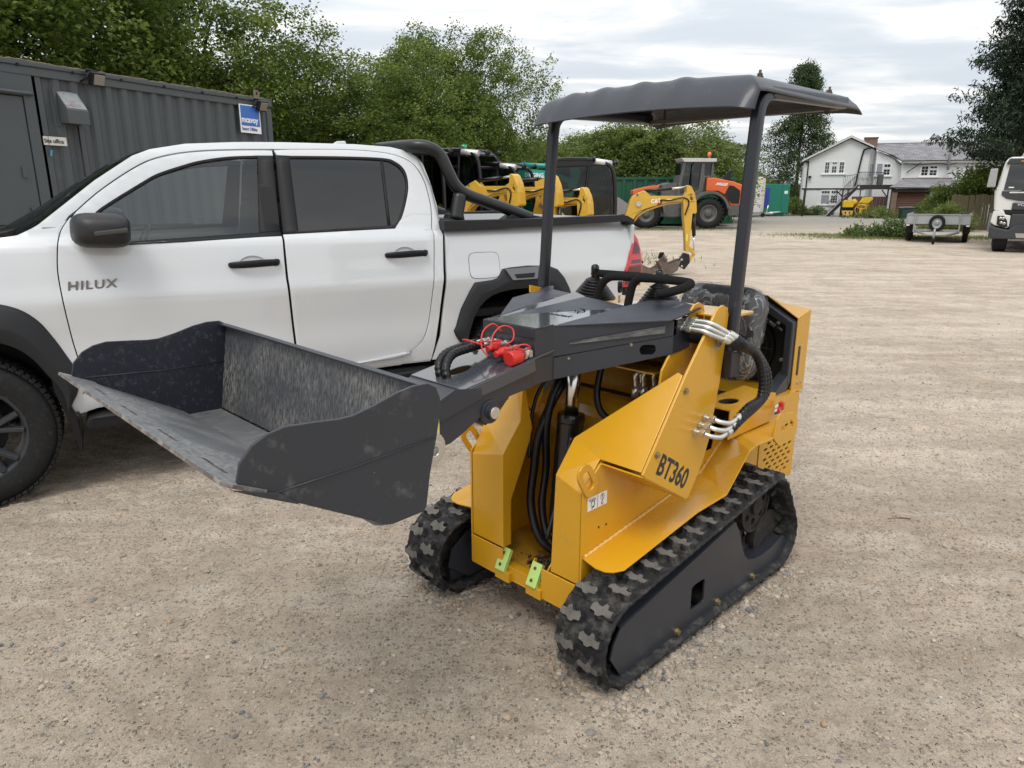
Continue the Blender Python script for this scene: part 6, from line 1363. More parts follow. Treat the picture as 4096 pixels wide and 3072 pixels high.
for k in range(9): MB().box((-0.7 - k * 0.62, -0.036, CZ1 - 0.045), (0.02, 0.02, 0.03)).build('cable_clip', BLK, CO)
MB().tube([(-3.20, -0.012, 2.32), (-3.20, -0.012, 0.5)], 0.009, 6).build('conduit', BLK, CO)
hd = MB().prism([(0.02, 2.70), (-0.16, 2.48), (-0.16, 2.33), (0.02, 2.34)], -3.40, -3.14, 'x'); hd.build('vent_hood', CGR, CO, bevel=0.004)
MB().add([(-3.39, 0.005, 2.688), (-3.15, 0.005, 2.688), (-3.15, -0.150, 2.498), (-3.39, -0.150, 2.498)], [(0, 1, 2, 3)]).build('hood_top_sheet', CGD, CO)
MB().bx((-3.44, -0.010, 2.30), (-3.405, 0.0, 2.72)).build('hood_flange', CGR, CO)
MB().bx((0, 0, 0), (0.01, 0.01, 0.01))
for sx in (-5.6, -3.0, -0.4): MB().bx((sx - 0.15, 0.0, 0.0), (sx + 0.15, 2.4, CZ0)).build('timber_sleeper', mat('old_sleeper', (0.07, 0.055, 0.045), 0.9, var=0.3, bump=0.5), CO)
CM = Matrix.Translation((-3.76, 11.77, 0)) @ Matrix.Rotation(radians(64.7), 4, 'Z')
def on_container(name, label, cat, p, group=None):
    l = CM @ Vector(p); return thing(name, label, cat, l, radians(64.7), group)
def floodlight(label, p):
    f = on_container('floodlight', label, 'floodlight', p, 'floodlights on the container')
    MB().box((0, -0.10, 0), (0.17, 0.07, 0.155), rx=0.35).build('housing', BLK, f, bevel=0.012)
    MB().box((0, -0.140, -0.015), (0.135, 0.012, 0.115), rx=0.35).build('lens', mat('floodlight_lens', (0.17, 0.155, 0.14), 0.12, var=0.2, coat=1), f, bevel=0.004)
    MB().tube([(-0.15, 0.0, -0.04), (-0.10, -0.07, 0.0), (-0.10, -0.09, 0.05)], 0.010, 6).tube([(-0.06, -0.02, 0.085), (-0.10, -0.06, 0.095), (0.02, -0.08, 0.085)], 0.016, 8).build('bracket', BLK, f)
floodlight('square black floodlight on the container roof edge above the vent hood', (-2.95, -0.02, 2.86))
floodlight('square black floodlight at the container corner over the blue sign', (-0.30, -0.02, 2.83))
sg = on_container('company_sign', 'blue and white company sign screwed to the container corner', 'sign', (-0.69, -0.045, 2.43))
MB().bx((0, -0.006, 0), (0.41, 0, 0.40)).build('board', WHT, sg, bevel=0.002)
MB().bx((0.020, -0.0080, 0.10), (0.39, -0.0062, 0.385)).build('blue_field', mat('sign_blue', (0.035, 0.14, 0.48), 0.35), sg)
text('sign_lettering', 'm\u1d9cavoy' if False else 'mcavoy', 0.118, (0.026, -0.0092, 0.150), basis((1, 0, 0), (0, 0, 1)), WHT, sg, 0.0008, sx=0.90, bold=0.004)
text('strapline_lettering', 'Smart Offsite', 0.064, (0.022, -0.007, 0.035), basis((1, 0, 0), (0, 0, 1)), mat('print_blue', (0.03, 0.08, 0.30), 0.4), sg, 0.0008, sx=0.88, bold=0.0022)
sg = on_container('office_sign', 'small cream sign reading site office on the dark container', 'sign', (-3.645, -0.02, 2.085))
MB().bx((0, -0.006, 0), (0.27, 0, 0.095)).build('board', mat('cream_board', (0.62, 0.60, 0.54), 0.5), sg, bevel=0.001)
text('sign_lettering', 'Site office', 0.062, (0.004, -0.0085, 0.026), basis((1, 0, 0), (0, 0, 1)), INK, sg, 0.0005, sx=0.93, bold=0.0014)
kt_ = on_container('padlock_key', 'blue tag hanging on a string beside the office sign', 'tag', (-3.59, -0.03, 2.09))
MB().tube([(0, 0, 0.09), (0, 0, -0.06)], 0.002, 5).build('string', INK, kt_); MB().box((0.01, 0, -0.09), (0.022, 0.006, 0.07), ry=0.2).build('plastic_tag', mat('tag_blue', (0.05, 0.28, 0.42), 0.4), kt_, bevel=0.002)

# ------------------------------------------------------------------ small excavators
CATY = mat('machine_yellow', (0.60, 0.36, 0.045), 0.38, var=0.1, vscale=6, dirt=((0.22, 0.14, 0.06), 0.25, 9, 0.5))
MBLK = mat('machine_black', (0.007, 0.007, 0.008), 0.32, var=0.1)
MGLS = glass('cab_glass', (0.22, 0.30, 0.27), 0.02, 0.03)
TEAL = mat('teal_paint', (0.012, 0.30, 0.27), 0.33, var=0.08, vscale=5, dirt=((0.10, 0.18, 0.16), 0.15, 12, 0.5))
ORNG = mat('machine_orange', (0.66, 0.12, 0.025), 0.35, var=0.06, dirt=((0.3, 0.15, 0.1), 0.12, 8, 0.4))
MGRY = mat('machine_grey', (0.085, 0.083, 0.080), 0.5, var=0.12, dirt=((0.24, 0.21, 0.18), 0.3, 7, 0.5))
STL = mat('worn_brown_steel', (0.14, 0.105, 0.085), 0.6, metal=0.3, var=0.35, vscale=8, dirt=((0.28, 0.22, 0.17), 0.4, 12, 0.7), bump=0.3)
def mini_excavator(label, loc, rz, scale, marked=False, bucket=True, group='small yellow excavators parked in a row', beacon=None):
    e = thing('mini_excavator', label, 'excavator', loc, rz, group, scale)
    for y in (-0.42, 0.42):
        o_ = [(0.75 * cos(t) * 1 + (0.0), 0.20 + 0.20 * sin(t)) for t in ()]
        tr = [(-0.62 + 0.19 * cos(t), 0.20 + 0.19 * sin(t)) for t in [pi / 2 + k * pi / 8 for k in range(9)]] + [(0.62 + 0.19 * cos(t), 0.20 + 0.19 * sin(t)) for t in [-pi / 2 + k * pi / 8 for k in range(9)]]
        MB().prism(tr, y - 0.11, y + 0.11).build('rubber_track', RUB, e, bevel=0.012)
        MB().bx((-0.6, y - 0.115, 0.12), (0.6, y + 0.115, 0.26)).build('track_frame', MBLK, e)
    MB().bx((-0.45, -0.32, 0.22), (0.45, 0.32, 0.44)).build('undercarriage', MBLK, e)
    MB().bx((0.70, -0.50, 0.08), (0.78, 0.50, 0.36)).build('blade', CATY, e, bevel=0.01)
    MB().prism([(-0.72, 0.48), (-0.80, 0.70), (-0.78, 1.15), (-0.40, 1.22), (0.20, 0.62), (0.62, 0.58), (0.70, 0.48)], -0.48, 0.48).build('body', CATY, e, bevel=0.03, seg=3)
    # cab frame of square tubes with panes between
    cb = MB()
    P = {}
    for y in (-0.46, 0.10):
        front = catmull([(0.58, y, 0.62), (0.62, y, 1.20), (0.58, y, 1.85), (0.46, y, 2.08), (0.15, y, 2.17), (-0.45, y, 2.17), (-0.60, y, 2.05), (-0.62, y, 1.60), (-0.55, y, 0.90)], 3)
        cb.tube(front, 0.038, 6, smooth=False); cb.tube([(0.10, y, 2.14), (0.02, y, 1.30), (0.05, y, 0.65)], 0.030, 6, smooth=False); cb.tube([(0.60, y, 1.10), (-0.60, y, 1.05)], 0.028, 6, smooth=False)
    for (x_, z_) in ((0.58, 1.85), (0.46, 2.08), (-0.45, 2.16), (-0.61, 1.70), (-0.58, 1.05), (0.61, 1.10), (0.59, 0.66)): cb.tube([(x_, -0.46, z_), (x_, 0.10, z_)], 0.032, 6, smooth=False)
    cb.build('cab_frame', MBLK, e)
    MB().prism([(0.40, 2.12), (0.12, 2.19), (-0.46, 2.19), (-0.62, 2.08), (-0.60, 2.02), (0.40, 2.06)], -0.48, 0.12).build('cab_roof', MBLK, e, bevel=0.02)
    gl = MB()
    for y in (-0.462, 0.102): gl.add([(0.58, y, 1.1), (0.60, y, 1.6), (0.46, y, 2.06), (0.08, y, 2.12), (0.03, y, 1.1)], [(0, 1, 2, 3, 4)]); gl.add([(0.0, y, 1.1), (0.06, y, 2.12), (-0.45, y, 2.12), (-0.59, y, 1.9), (-0.58, y, 1.1)], [(0, 1, 2, 3, 4)])
    gl.add([(0.61, -0.45, 1.1), (0.61, 0.09, 1.1), (0.58, 0.09, 1.85), (0.58, -0.45, 1.85)], [(0, 1, 2, 3)]).add([(-0.6, -0.45, 1.1), (-0.6, 0.09, 1.1), (-0.60, 0.09, 2.0), (-0.60, -0.45, 2.0)], [(0, 1, 2, 3)])
    gl.build('cab_glass', MGLS, e)
    MB().bx((-0.40, -0.40, 0.95), (0.0, 0.05, 1.10)).prism([(-0.45, 1.05), (-0.50, 1.65), (-0.38, 1.65), (-0.32, 1.05)], -0.38, 0.02).build('operator_seat', MBLK, e, bevel=0.03)
    for y in (-0.36, 0.16):
        lt = MB().cyl((0.50, y - 0.02, 2.16), (0.50, y + 0.0, 2.16), 0.02)
    MB().cyl((0.20, -0.50, 2.14), (0.52, -0.40, 2.10), 0.055, n=12).build('lamp_tube', mat('chrome_lamp', (0.7, 0.68, 0.68), 0.25, metal=0.5), e)
    for p in ((0.16, -0.48, 2.18), (0.62, -0.30, 2.12), (0.62, 0.05, 2.12)): MB().lathe(p, (1, -0.3, 0), [(0, 0.02), (0.02, 0.05), (0.05, 0.055), (0.05, 0.001)], 12).build('work_lamp', MBLK, e)
    if beacon: MB().cyl((-0.1, -0.1, 2.19), (-0.1, -0.1, 2.29), 0.055, n=14).build('beacon', beacon, e)
    # boom set
    yb = -0.22
    mb = MB().prism([(0.76, 0.62), (0.85, 1.15), (0.93, 1.43), (0.97, 1.50), (1.08, 1.56), (1.20, 1.61), (1.25, 1.57), (1.32, 1.51), (1.65, 1.51), (1.96, 1.51), (2.03, 1.50), (2.02, 1.42), (1.97, 1.405), (1.65, 1.38), (1.44, 1.33), (1.22, 1.26), (1.08, 1.17), (0.98, 1.03), (0.92, 0.62)], yb - 0.07, yb + 0.07)
    bo = mb.build('boom', CATY, e, bevel=0.008)
    MB().prism([(0.99, 1.01), (1.09, 1.155), (1.23, 1.245), (1.45, 1.318), (1.65, 1.368), (1.97, 1.392), (1.97, 1.380), (1.65, 1.350), (1.46, 1.295), (1.24, 1.222), (1.11, 1.13), (1.01, 0.99)], yb - 0.078, yb + 0.078).build('boom_flange', mat('edge_yellow', (0.42, 0.24, 0.04), 0.5), bo)
    MB().cyl((1.09, yb - 0.10, 1.36), (1.09, yb - 0.07, 1.36), 0.05, n=16).build('boom_light', ZNC, bo); MB().cyl((1.06, yb - 0.078, 1.53), (1.06, yb - 0.07, 1.53), 0.022, n=12).build('pin', STL, bo)
    kn = MB().prism([(2.00, 1.70), (2.04, 1.71), (2.09, 1.68), (2.16, 1.55), (2.20, 1.41), (2.22, 1.21), (2.20, 1.18), (2.14, 1.18), (2.13, 0.93), (2.12, 0.50), (2.09, 0.45), (2.05, 0.46), (2.03, 0.70), (2.00, 0.93), (1.965, 1.17), (1.945, 1.40), (1.97, 1.51), (2.00, 1.58)], yb - 0.10, yb + 0.10, holes=[[(2.085, 1.53), (2.13, 1.45), (2.115, 1.41), (2.065, 1.46)]])
    kn.build('dipper_arm', CATY, e, bevel=0.008)
    MB().cyl((1.20, yb, 1.60), (1.72, yb, 1.645), 0.034, n=12).build('cylinder_barrel', MBLK, e); MB().cyl((1.70, yb, 1.643), (2.02, yb, 1.675), 0.018, n=12).build('cylinder_rod', CHR, e)
    MB().cyl((2.19, yb, 1.17), (2.215, yb, 0.75), 0.038, n=12).build('cylinder_barrel', MBLK, e); MB().cyl((2.215, yb, 0.76), (2.235, yb, 0.44), 0.015, n=10).build('cylinder_rod', CHR, e)
    MB().cyl((0.74, yb, 0.58), (0.99, yb, 1.38), 0.040, n=12).build('cylinder_barrel', MBLK, e)
    MB().tube(catmull([(1.50, yb - 0.085, 1.435), (1.70, yb - 0.09, 1.43), (1.92, yb - 0.10, 1.475), (2.03, yb - 0.115, 1.44), (2.05, yb - 0.118, 1.36), (2.02, yb - 0.115, 1.25), (1.99, yb - 0.112, 1.15)], 4), 0.013, 7).build('hydraulic_hose', HOSE, e)
    MB().prism([(2.05, 0.53), (2.12, 0.56), (2.20, 0.51), (2.27, 0.40), (2.25, 0.36), (2.17, 0.45), (2.10, 0.47)], yb - 0.04, yb + 0.04).prism([(2.27, 0.40), (2.24, 0.36), (2.13, 0.20), (2.11, 0.26), (2.19, 0.38)], yb - 0.03, yb + 0.03).build('bucket_link', CATY, e, bevel=0.005)
    if bucket:
        MB().prism([(2.03, 0.43), (2.14, 0.40), (2.16, 0.24), (2.06, 0.10), (1.98, 0.14), (1.92, 0.20), (1.95, 0.30)], yb - 0.06, yb + 0.06).build('quick_hitch', MBLK, e, bevel=0.01)
        for x_, z_ in ((1.99, 0.30), (2.0, 0.17)): MB().cyl((x_, yb - 0.075, z_), (x_, yb - 0.06, z_), 0.022, n=10).build('pin', ZNC, e)
        bp = [(1.95, 0.30), (1.90, 0.10), (1.76, 0.01), (1.63, 0.05), (1.51, 0.26), (1.60, 0.24), (1.75, 0.22)]
        bk = MB()
        for y in (yb - 0.17, yb + 0.17): bk.prism(bp, y - 0.01, y + 0.01)
        bk.add([(x_, y, z_) for y in (yb - 0.16, yb + 0.16) for x_, z_ in bp[:5]], [(i, i + 1, i + 6, i + 5) for i in range(4)])
        bk.build('digging_bucket', STL, e, bevel=0.004)
    if marked:
        text('maker_lettering', 'CAT', 0.105, (1.33, yb - 0.0715, 1.375), basis((1, 0, 0.06), (0, 0, 1)), WHT, e, 0.001, sx=0.92, bold=0.004)
        MB().prism([(1.44, 1.335), (1.53, 1.350), (1.55, 1.39), (1.53, 1.435), (1.50, 1.43)], yb - 0.0712, yb - 0.0703).build('red_hexagon', mat('emblem_red', (0.25, 0.02, 0.02), 0.4), e)
        MB().add([(1.40, yb - 0.0735, 1.37), (1.455, yb - 0.0735, 1.37), (1.428, yb - 0.0735, 1.405)], [(0, 1, 2)]).build('yellow_triangle', mat('emblem_yellow', (0.8, 0.5, 0.05), 0.4), e)
        MB().bx((2.035, yb - 0.103, 0.66), (2.075, yb - 0.1005, 0.79)).build('warning_label', mat('label_yellow', (0.7, 0.65, 0.05), 0.5), e)
    MB().tube([(1.62, yb - 0.072, 1.442), (1.80, yb - 0.072, 1.442)], 0.009, 5).build('white_marking', WHT, e)
    return e
mini_excavator('yellow mini excavator with its whole boom showing and bucket flat on the ground', (1.35, 14.42, 0), 0.0, 1.0, marked=True)
mini_excavator('rightmost of the three yellow excavators whose booms rise behind the pickup bed', (-0.08, 14.65, 0.06), radians(-38), 0.94, bucket=False)
mini_excavator('yellow mini excavator behind the canopy post, with a green beacon on its cab', (-0.80, 14.75, 0.10), radians(-38), 1.04, bucket=False, beacon=mat('green_beacon', (0.02, 0.35, 0.15), 0.2))
mini_excavator('yellow mini excavator nearest the sports bar, with an orange beacon on its cab', (-1.50, 14.75, 0.10), radians(-38), 1.05, bucket=False, beacon=mat('orange_beacon', (0.8, 0.20, 0.01), 0.2))
# loose digging buckets on the ground beside the excavator
def loose_bucket(label, loc, rz, s, tilt=0.0):
    b = thing('digger_bucket', label, 'digger bucket', loc, rz, 'digging buckets on the ground')
    b.rotation_euler[1] = tilt; b.scale = (s,) * 3
    P = [(-0.32, 0.40), (-0.36, 0.20), (-0.25, 0.03), (0.0, 0.0), (0.22, 0.06), (0.36, 0.20)]
    m = MB().add([(x_, y, z_) for y in (-0.2, 0.2) for x_, z_ in P], [(i, i + 1, i + 7, i + 6) for i in range(5)]).build('bucket_shell', STL, b); k = m.modifiers.new('t', 'SOLIDIFY'); k.thickness = 0.012
    for y in (-0.2, 0.2): MB().prism(P + [(0.10, 0.22), (-0.16, 0.34)], y - 0.008, y + 0.008).build('side_plate', STL, b)
    for y in (-0.07, 0.07): MB().prism([(-0.34, 0.42), (-0.36, 0.50), (-0.24, 0.56), (-0.10, 0.42), (-0.14, 0.34)], y - 0.012, y + 0.012).build('hanger', MBLK, b)
    return b
loose_bucket('brown digging bucket with black hangers lying behind the pickup tail lamp', (2.63, 14.1, 0), radians(8), 0.62)
loose_bucket('rusty narrow digging bucket tipped up inside the excavator bucket', (3.05, 14.7, 0.06), radians(160), 0.55, 0.5)

# teal excavator behind the row
te = thing('teal_excavator', 'teal excavator with a lettered boom standing behind the yellow excavators', 'excavator', (0, 19, 0))
MB().prism([(0.05, 1.74), (0.07, 1.94), (0.16, 2.12), (0.15, 2.27), (0.23, 2.32), (0.34, 2.32), (0.37, 2.21), (0.41, 2.16), (0.88, 2.12), (1.32, 2.01), (1.60, 1.85), (1.60, 1.75), (1.32, 1.88), (0.9, 1.90), (0.34, 1.88), (0.26, 1.76), (0.22, 1.30), (0.02, 1.30)], -0.10, 0.10).build('boom', TEAL, te, bevel=0.01)
MB().cyl((0.34, 0, 2.265), (1.30, 0, 2.22), 0.055, n=14).build('cylinder_barrel', TEAL, te)
MB().prism([(1.49, 2.16), (1.57, 2.26), (1.66, 2.26), (1.76, 2.05), (1.66, 1.76), (1.56, 1.40), (1.30, 1.35), (1.42, 1.65), (1.50, 2.01)], -0.09, 0.09).build('dipper_arm', TEAL, te, bevel=0.01)
text('boom_lettering', 'DIGGING', 0.135, (0.325, -0.102, 1.975), basis((1, 0, -0.03), (0, 0, 1)), WHT, te, 0.001, sx=0.84, bold=0.005)
MB().prism([(-0.9, 0.75), (-1.0, 1.5), (-0.2, 1.7), (0.3, 1.30), (1.4, 1.30), (1.4, 0.75)], 0.3, 1.8).build('body', TEAL, te, bevel=0.05)
MB().prism([(0.55, 1.35), (0.55, 1.90), (0.95, 1.92), (1.15, 1.80), (1.15, 1.35)], -0.3, 0.25).build('engine_cover', CATY, te, bevel=0.03)
MB().bx((-1.0, 0.2, 0), (1.6, 0.6, 0.6)).bx((-1.0, 1.4, 0), (1.6, 1.8, 0.6)).bx((-0.6, 0.6, 0.3), (1.2, 1.4, 0.75)).build('undercarriage', MBLK, te, bevel=0.08)
MB().prism([(0.40, 1.62), (0.42, 1.74), (0.56, 1.76), (0.66, 1.62)], -0.62, -0.35).build('red_guard', REDP, te, bevel=0.01)

# ------------------------------------------------------------------ wheel loader
WLD = thing('wheel_loader', 'orange and grey articulated wheel loader parked in front of the green container', 'wheel loader', (0, 33.4, 0))
wl = WLD
def big_wheel(x_, y, r, name='wheel'):
    o = thing(name, '', ''); del o['label']; del o['category']; o.parent = wl; o.location = (x_, y, r)
    MB().lathe((0, -0.25, 0), (0, 1, 0), [(0.04, r * 0.56), (0.0, r * 0.70), (0.02, r * 0.90), (0.07, r * 0.96), (0.43, r * 0.96), (0.48, r * 0.90), (0.50, r * 0.7), (0.46, r * 0.56)], 40).build('tyre', TYR, o)
    t = MB()
    for k in range(24):
        for s_ in (-1, 1):
            a = 2 * pi * (k + (0.5 if s_ > 0 else 0)) / 24; b = MB().box((0, 0, 0), (0.085, 0.25, 0.05), rz=s_ * 0.35)
            b.xf(Matrix.Rotation(a, 4, 'Y') @ Matrix.Translation((0, s_ * 0.125, r * 0.965))); t.add(b.v, b.f)
    struct(t.build('tread_blocks', TYR, o), 'stuff')
    MB().lathe((0, -0.22, 0), (0, 1, 0), [(0.02, r * 0.57), (0.0, r * 0.50), (0.06, r * 0.45), (0.10, r * 0.25), (0.02, r * 0.22), (0.0, r * 0.18), (0.0, 0.001)], 32).build('rim', MGRY, o)
    return o
big_wheel(6.10, 0.0, 0.66); big_wheel(8.86, -0.3, 0.69); big_wheel(6.6, 1.5, 0.66); big_wheel(9.4, 1.25, 0.69)
MB().prism([(7.44, 1.50), (7.70, 2.92), (9.06, 2.92), (9.08, 2.28), (8.72, 2.26), (8.60, 1.55), (8.2, 1.40), (7.5, 1.40)], -0.1, 1.2, holes=[[(7.60, 1.55), (7.80, 2.86), (8.52, 2.86), (8.44, 1.75), (8.15, 1.52)], [(8.66, 2.86), (8.98, 2.86), (8.96, 2.33), (8.66, 2.33)]]).build('cab', MGRY, wl, bevel=0.02)
MB().bx((7.6, 0.0, 1.5), (8.98, 1.1, 2.88)).build('cab_glass', glass('loader_glass', (0.35, 0.45, 0.40), 0.02, 0.06), wl)
MB().tube([(8.12, -0.12, 2.9), (8.05, -0.12, 1.6)], 0.03, 6).build('door_bar', MBLK, wl)
MB().prism([(7.9, 1.5), (7.9, 1.75), (8.1, 2.35), (8.3, 2.35), (8.3, 1.5)], 0.35, 0.8).build('operator_seat', MBLK, wl, bevel=0.04)
MB().prism([(7.56, 3.10), (7.70, 2.93), (9.16, 2.93), (9.17, 3.08)], -0.18, 1.28).build('cab_roof', mat('light_grey_roof', (0.50, 0.50, 0.48), 0.5), wl, bevel=0.03)
MB().lathe((8.9, 0.2, 3.10), (0, 0, 1), [(0, 0.03), (0.08, 0.03), (0.09, 0.08), (0.20, 0.09), (0.26, 0.05), (0.27, 0.001)], 14).build('beacon', mat('amber_beacon', (0.75, 0.18, 0.03), 0.2), wl)
MB().prism([(8.77, 1.65), (8.77, 2.25), (9.10, 2.25), (9.96, 2.08), (10.3, 1.97), (10.70, 1.80), (10.92, 1.62), (10.97, 1.40), (10.94, 1.08), (9.89, 1.05), (9.82, 1.25), (9.62, 1.50), (9.30, 1.65)], -0.2, 1.3).build('engine_hood', ORNG, wl, bevel=0.05, seg=3)
MB().prism([(9.62, 1.55), (9.78, 1.92), (10.00, 1.88), (10.29, 1.69), (10.31, 1.5), (10.28, 1.12), (9.94, 1.12)], -0.215, -0.195).build('side_grille', MBLK, wl)
MB().prism([(9.66, 2.15), (9.90, 2.57), (10.13, 2.64), (10.12, 2.55), (10.04, 2.50), (10.0, 2.04)], 0.4, 0.6).build('exhaust_stack', MBLK, wl, bevel=0.02)
text('model_lettering', 'AR620', 0.17, (9.16, -0.215, 1.93), basis((1, 0, -0.07), (0, 0, 1)), WHT, wl, 0.002, sx=1.1, bold=0.006, shear=0.3)
fd_ = [(8.88 + r_ * cos(t), 0.75 + r_ * sin(t)) for r_, ts in ((0.92, [radians(a) for a in range(155, 5, -10)]), (0.80, [radians(a) for a in range(10, 160, 10)])) for t in ts]
MB().prism(fd_, -0.6, 0.0).build('rear_fender', MGRY, wl, bevel=0.01)
fd_ = [(6.10 + r_ * cos(t), 0.72 + r_ * sin(t)) for r_, ts in ((0.86, [radians(a) for a in range(100, -5, -10)]), (0.76, [radians(a) for a in range(0, 105, 10)])) for t in ts]
MB().prism(fd_, -0.35, 0.25).build('front_fender', MGRY, wl, bevel=0.01)
MB().prism([(9.80, 1.05), (9.80, 0.58), (10.60, 0.62), (10.95, 0.90), (10.97, 1.08)], -0.25, 1.35).build('rear_frame', MGRY, wl, bevel=0.04); MB().prism([(6.5, 0.55), (6.78, 1.20), (6.8, 1.95), (7.05, 2.04), (7.5, 2.0), (7.6, 1.5), (8.3, 1.5), (8.3, 0.6), (7.4, 0.50)], 0.0, 1.1).build('front_frame', MGRY, wl, bevel=0.04)
for k in range(3): MB().bx((7.62, -0.25, 0.62 + k * 0.24), (7.98, -0.05, 0.66 + k * 0.24)).build('step', MBLK, wl)
MB().prism([(5.52, 1.69), (5.53, 1.50), (6.0, 1.62), (6.7, 1.80), (6.75, 1.95), (6.15, 1.86), (5.75, 1.78)], 0.2, 0.9).build('lift_arm', ORNG, wl, bevel=0.02)
MB().prism([(4.45, 1.40), (4.55, 1.42), (4.80, 1.38), (5.35, 1.02), (5.30, 0.70), (4.8, 0.62), (4.30, 0.60), (4.60, 0.85), (4.75, 1.10)], -0.5, 1.6).build('loading_bucket', mat('bare_bucket_grey', (0.20, 0.20, 0.20), 0.5, var=0.15), wl, bevel=0.015)
MB().cyl((5.7, 0.5, 1.72), (6.7, 0.5, 1.95), 0.06, n=10).build('tilt_cylinder', MBLK, wl)

# ------------------------------------------------------------------ containers and trailers far back
GCN = mat('green_container_paint', (0.006, 0.075, 0.036), 0.45, var=0.12, dirt=((0.10, 0.13, 0.08), 0.2, 4, 0.4))
gc = thing('green_container', 'long dark green ribbed container behind the wheel loader', 'container', (4.85, 36.2, 0), radians(-2))
mb = MB(); mb.bx((0, 0, 0.15), (6.0, 2.4, 2.32)); mb.build('shell', GCN, gc, bevel=0.02)
for k in range(12):
    r0 = MB().bx((-0.05, -0.07, 0.25), (0.10, 0, 2.2)).build('rib', GCN, gc, bevel=0.01) if k == 0 else r0.copy()
    if k: COL.objects.link(r0)
    r0.location.x = 0.08 + k * 0.53
MB().bx((-0.05, -0.08, 2.22), (6.05, 0.05, 2.34)).bx((-0.05, -0.08, 0.12), (6.05, 0.05, 0.25)).build('top_rail', GCN, gc)
wt = thing('white_box_trailer', 'white box trailer unit standing to the right of the wheel loader', 'trailer', (0, 50.5, 0))
WPN = mat('white_panel', (0.62, 0.62, 0.60), 0.45, var=0.05, dirt=((0.45, 0.43, 0.38), 0.25, 2, 0.4))
MB().bx((10.8, 0, 0.28), (17.18, 2.4, 2.66)).build('box_body', WPN, wt, bevel=0.04)
MB().bx((17.18, 0.1, 0.32), (17.40, 2.3, 2.58)).build('end_frame', mat('pinkish_panel', (0.60, 0.52, 0.50), 0.5), wt, bevel=0.02)
MB().bx((16.95, -0.01, 2.25), (17.04, -0.004, 2.48)).build('yellow_label', MATS['label_yellow'], wt)
for x_ in (16.1, 16.5): MB().bx((x_, -0.03, 0.9), (x_ + 0.03, 0, 1.5)).build('door_bar', ZNC, wt)
MB().bx((16.0, -0.02, 1.5), (16.6, 0.0, 1.55)).build('handle_bar', ZNC, wt)
MB().bx((16.1, -0.2, 0.18), (18.0, 0.1, 0.28)).tube([(17.5, -0.1, 0.25), (18.5, -0.15, 0.35)], 0.05, 8).tube([(17.55, -0.1, 0.25), (17.65, -0.1, 0.80)], 0.04, 8).build('drawbar', ZNC, wt)
MB().cyl((17.3, -0.2, 0.14), (17.3, -0.08, 0.14), 0.14, n=16).build('jockey_wheel', TYR, wt)
for x_ in (12.5, 13.4): MB().cyl((x_, -0.02, 0.30), (x_, 0.2, 0.30), 0.30, n=20).build('wheel', TYR, wt)
gn = thing('generator_cabin', 'teal green steel generator cabin with a blue panel beside the white trailer', 'generator', (0, 52.5, 0))
GNR = mat('cabin_green', (0.012, 0.17, 0.115), 0.4, var=0.06)
MB().prism([(18.1, 0.18), (18.1, 2.22), (19.84, 2.22), (19.80, 0.18)], 0, 2.4).build('cabin', GNR, gn, bevel=0.02)
MB().bx((18.08, -0.03, 0.62), (18.38, 0, 1.96)).build('blue_panel', mat('panel_blue', (0.02, 0.05, 0.30), 0.4), gn)
MB().bx((19.30, -0.03, 0.22), (19.82, 0, 2.18)).build('end_door', GNR, gn, bevel=0.01)
MB().bx((19.44, -0.035, 1.55), (19.68, -0.03, 1.75)).build('notice', WHT, gn)
MB().tube(catmull([(19.2, 0.6, 2.2), (19.2, 0.6, 2.42), (19.05, 0.6, 2.52)], 4), 0.09, 10).build('exhaust_stack', MBLK, gn)
MB().bx((18.5, 0.1, 0.05), (19.6, 2.2, 0.18)).build('skid_base', GNR, gn)
MB().bx((19.9, 0, 0), (20.15, 0.3, 0.85)).build('x', WHT, gn) if False else None
up = thing('utility_pole', 'thin wooden pole on the skyline behind the white trailer', 'pole', (22.8, 70, 0)); MB().cyl((0, 0, 0), (0, 0, 4.95), 0.09, 0.07, n=8).build('pole_shaft', mat('pole_wood', (0.08, 0.08, 0.075), 0.8), up)

# grey flatbed trailer
ft = thing('flatbed_trailer', 'galvanised flatbed trailer with a spare wheel on its headboard', 'trailer', (0, 0, 0))
ft.rotation_euler = (0, 0, radians(-32)); _p = Vector((13.85, 23.7, 0)); ft.location = _p - Matrix.Rotation(radians(-32), 3, 'Z') @ Vector((13.85 * 0.88, 0, 0)); ft.scale = (0.88, 0.88, 1.0)
GALV = mat('galvanised_steel', (0.33, 0.34, 0.34), 0.5, metal=0.35, var=0.12, vscale=12, dirt=((0.16, 0.15, 0.13), 0.2, 8, 0.5))
ALU = mat('dull_aluminium', (0.36, 0.38, 0.385), 0.5, metal=0.2, var=0.08)
for x0, x1 in ((12.87, 13.11), (13.14, 13.84), (13.86, 14.54), (14.57, 14.86)): MB().bx((x0, 0, 0.62), (x1, 0.03, 0.885)).build('headboard_panel', ALU, ft, bevel=0.003)
MB().bx((12.84, -0.02, 0.875), (14.88, 0.05, 0.91)).bx((12.83, -0.02, 0.585), (14.90, 0.05, 0.63)).build('headboard_rail', GALV, ft, bevel=0.004)
for x_ in (13.12, 14.57): MB().bx((x_ - 0.025, -0.07, 0.33), (x_ + 0.025, -0.01, 0.90)).build('upright', GALV, ft, bevel=0.004)
MB().bx((12.84, 0.0, 0.55), (14.89, 3.4, 0.60)).build('deck', mat('deck_board', (0.10, 0.08, 0.06), 0.8), ft)
for x0 in (12.83, 14.86): MB().bx((x0, 0.0, 0.60), (x0 + 0.03, 3.4, 0.90)).build('side_board', ALU, ft)
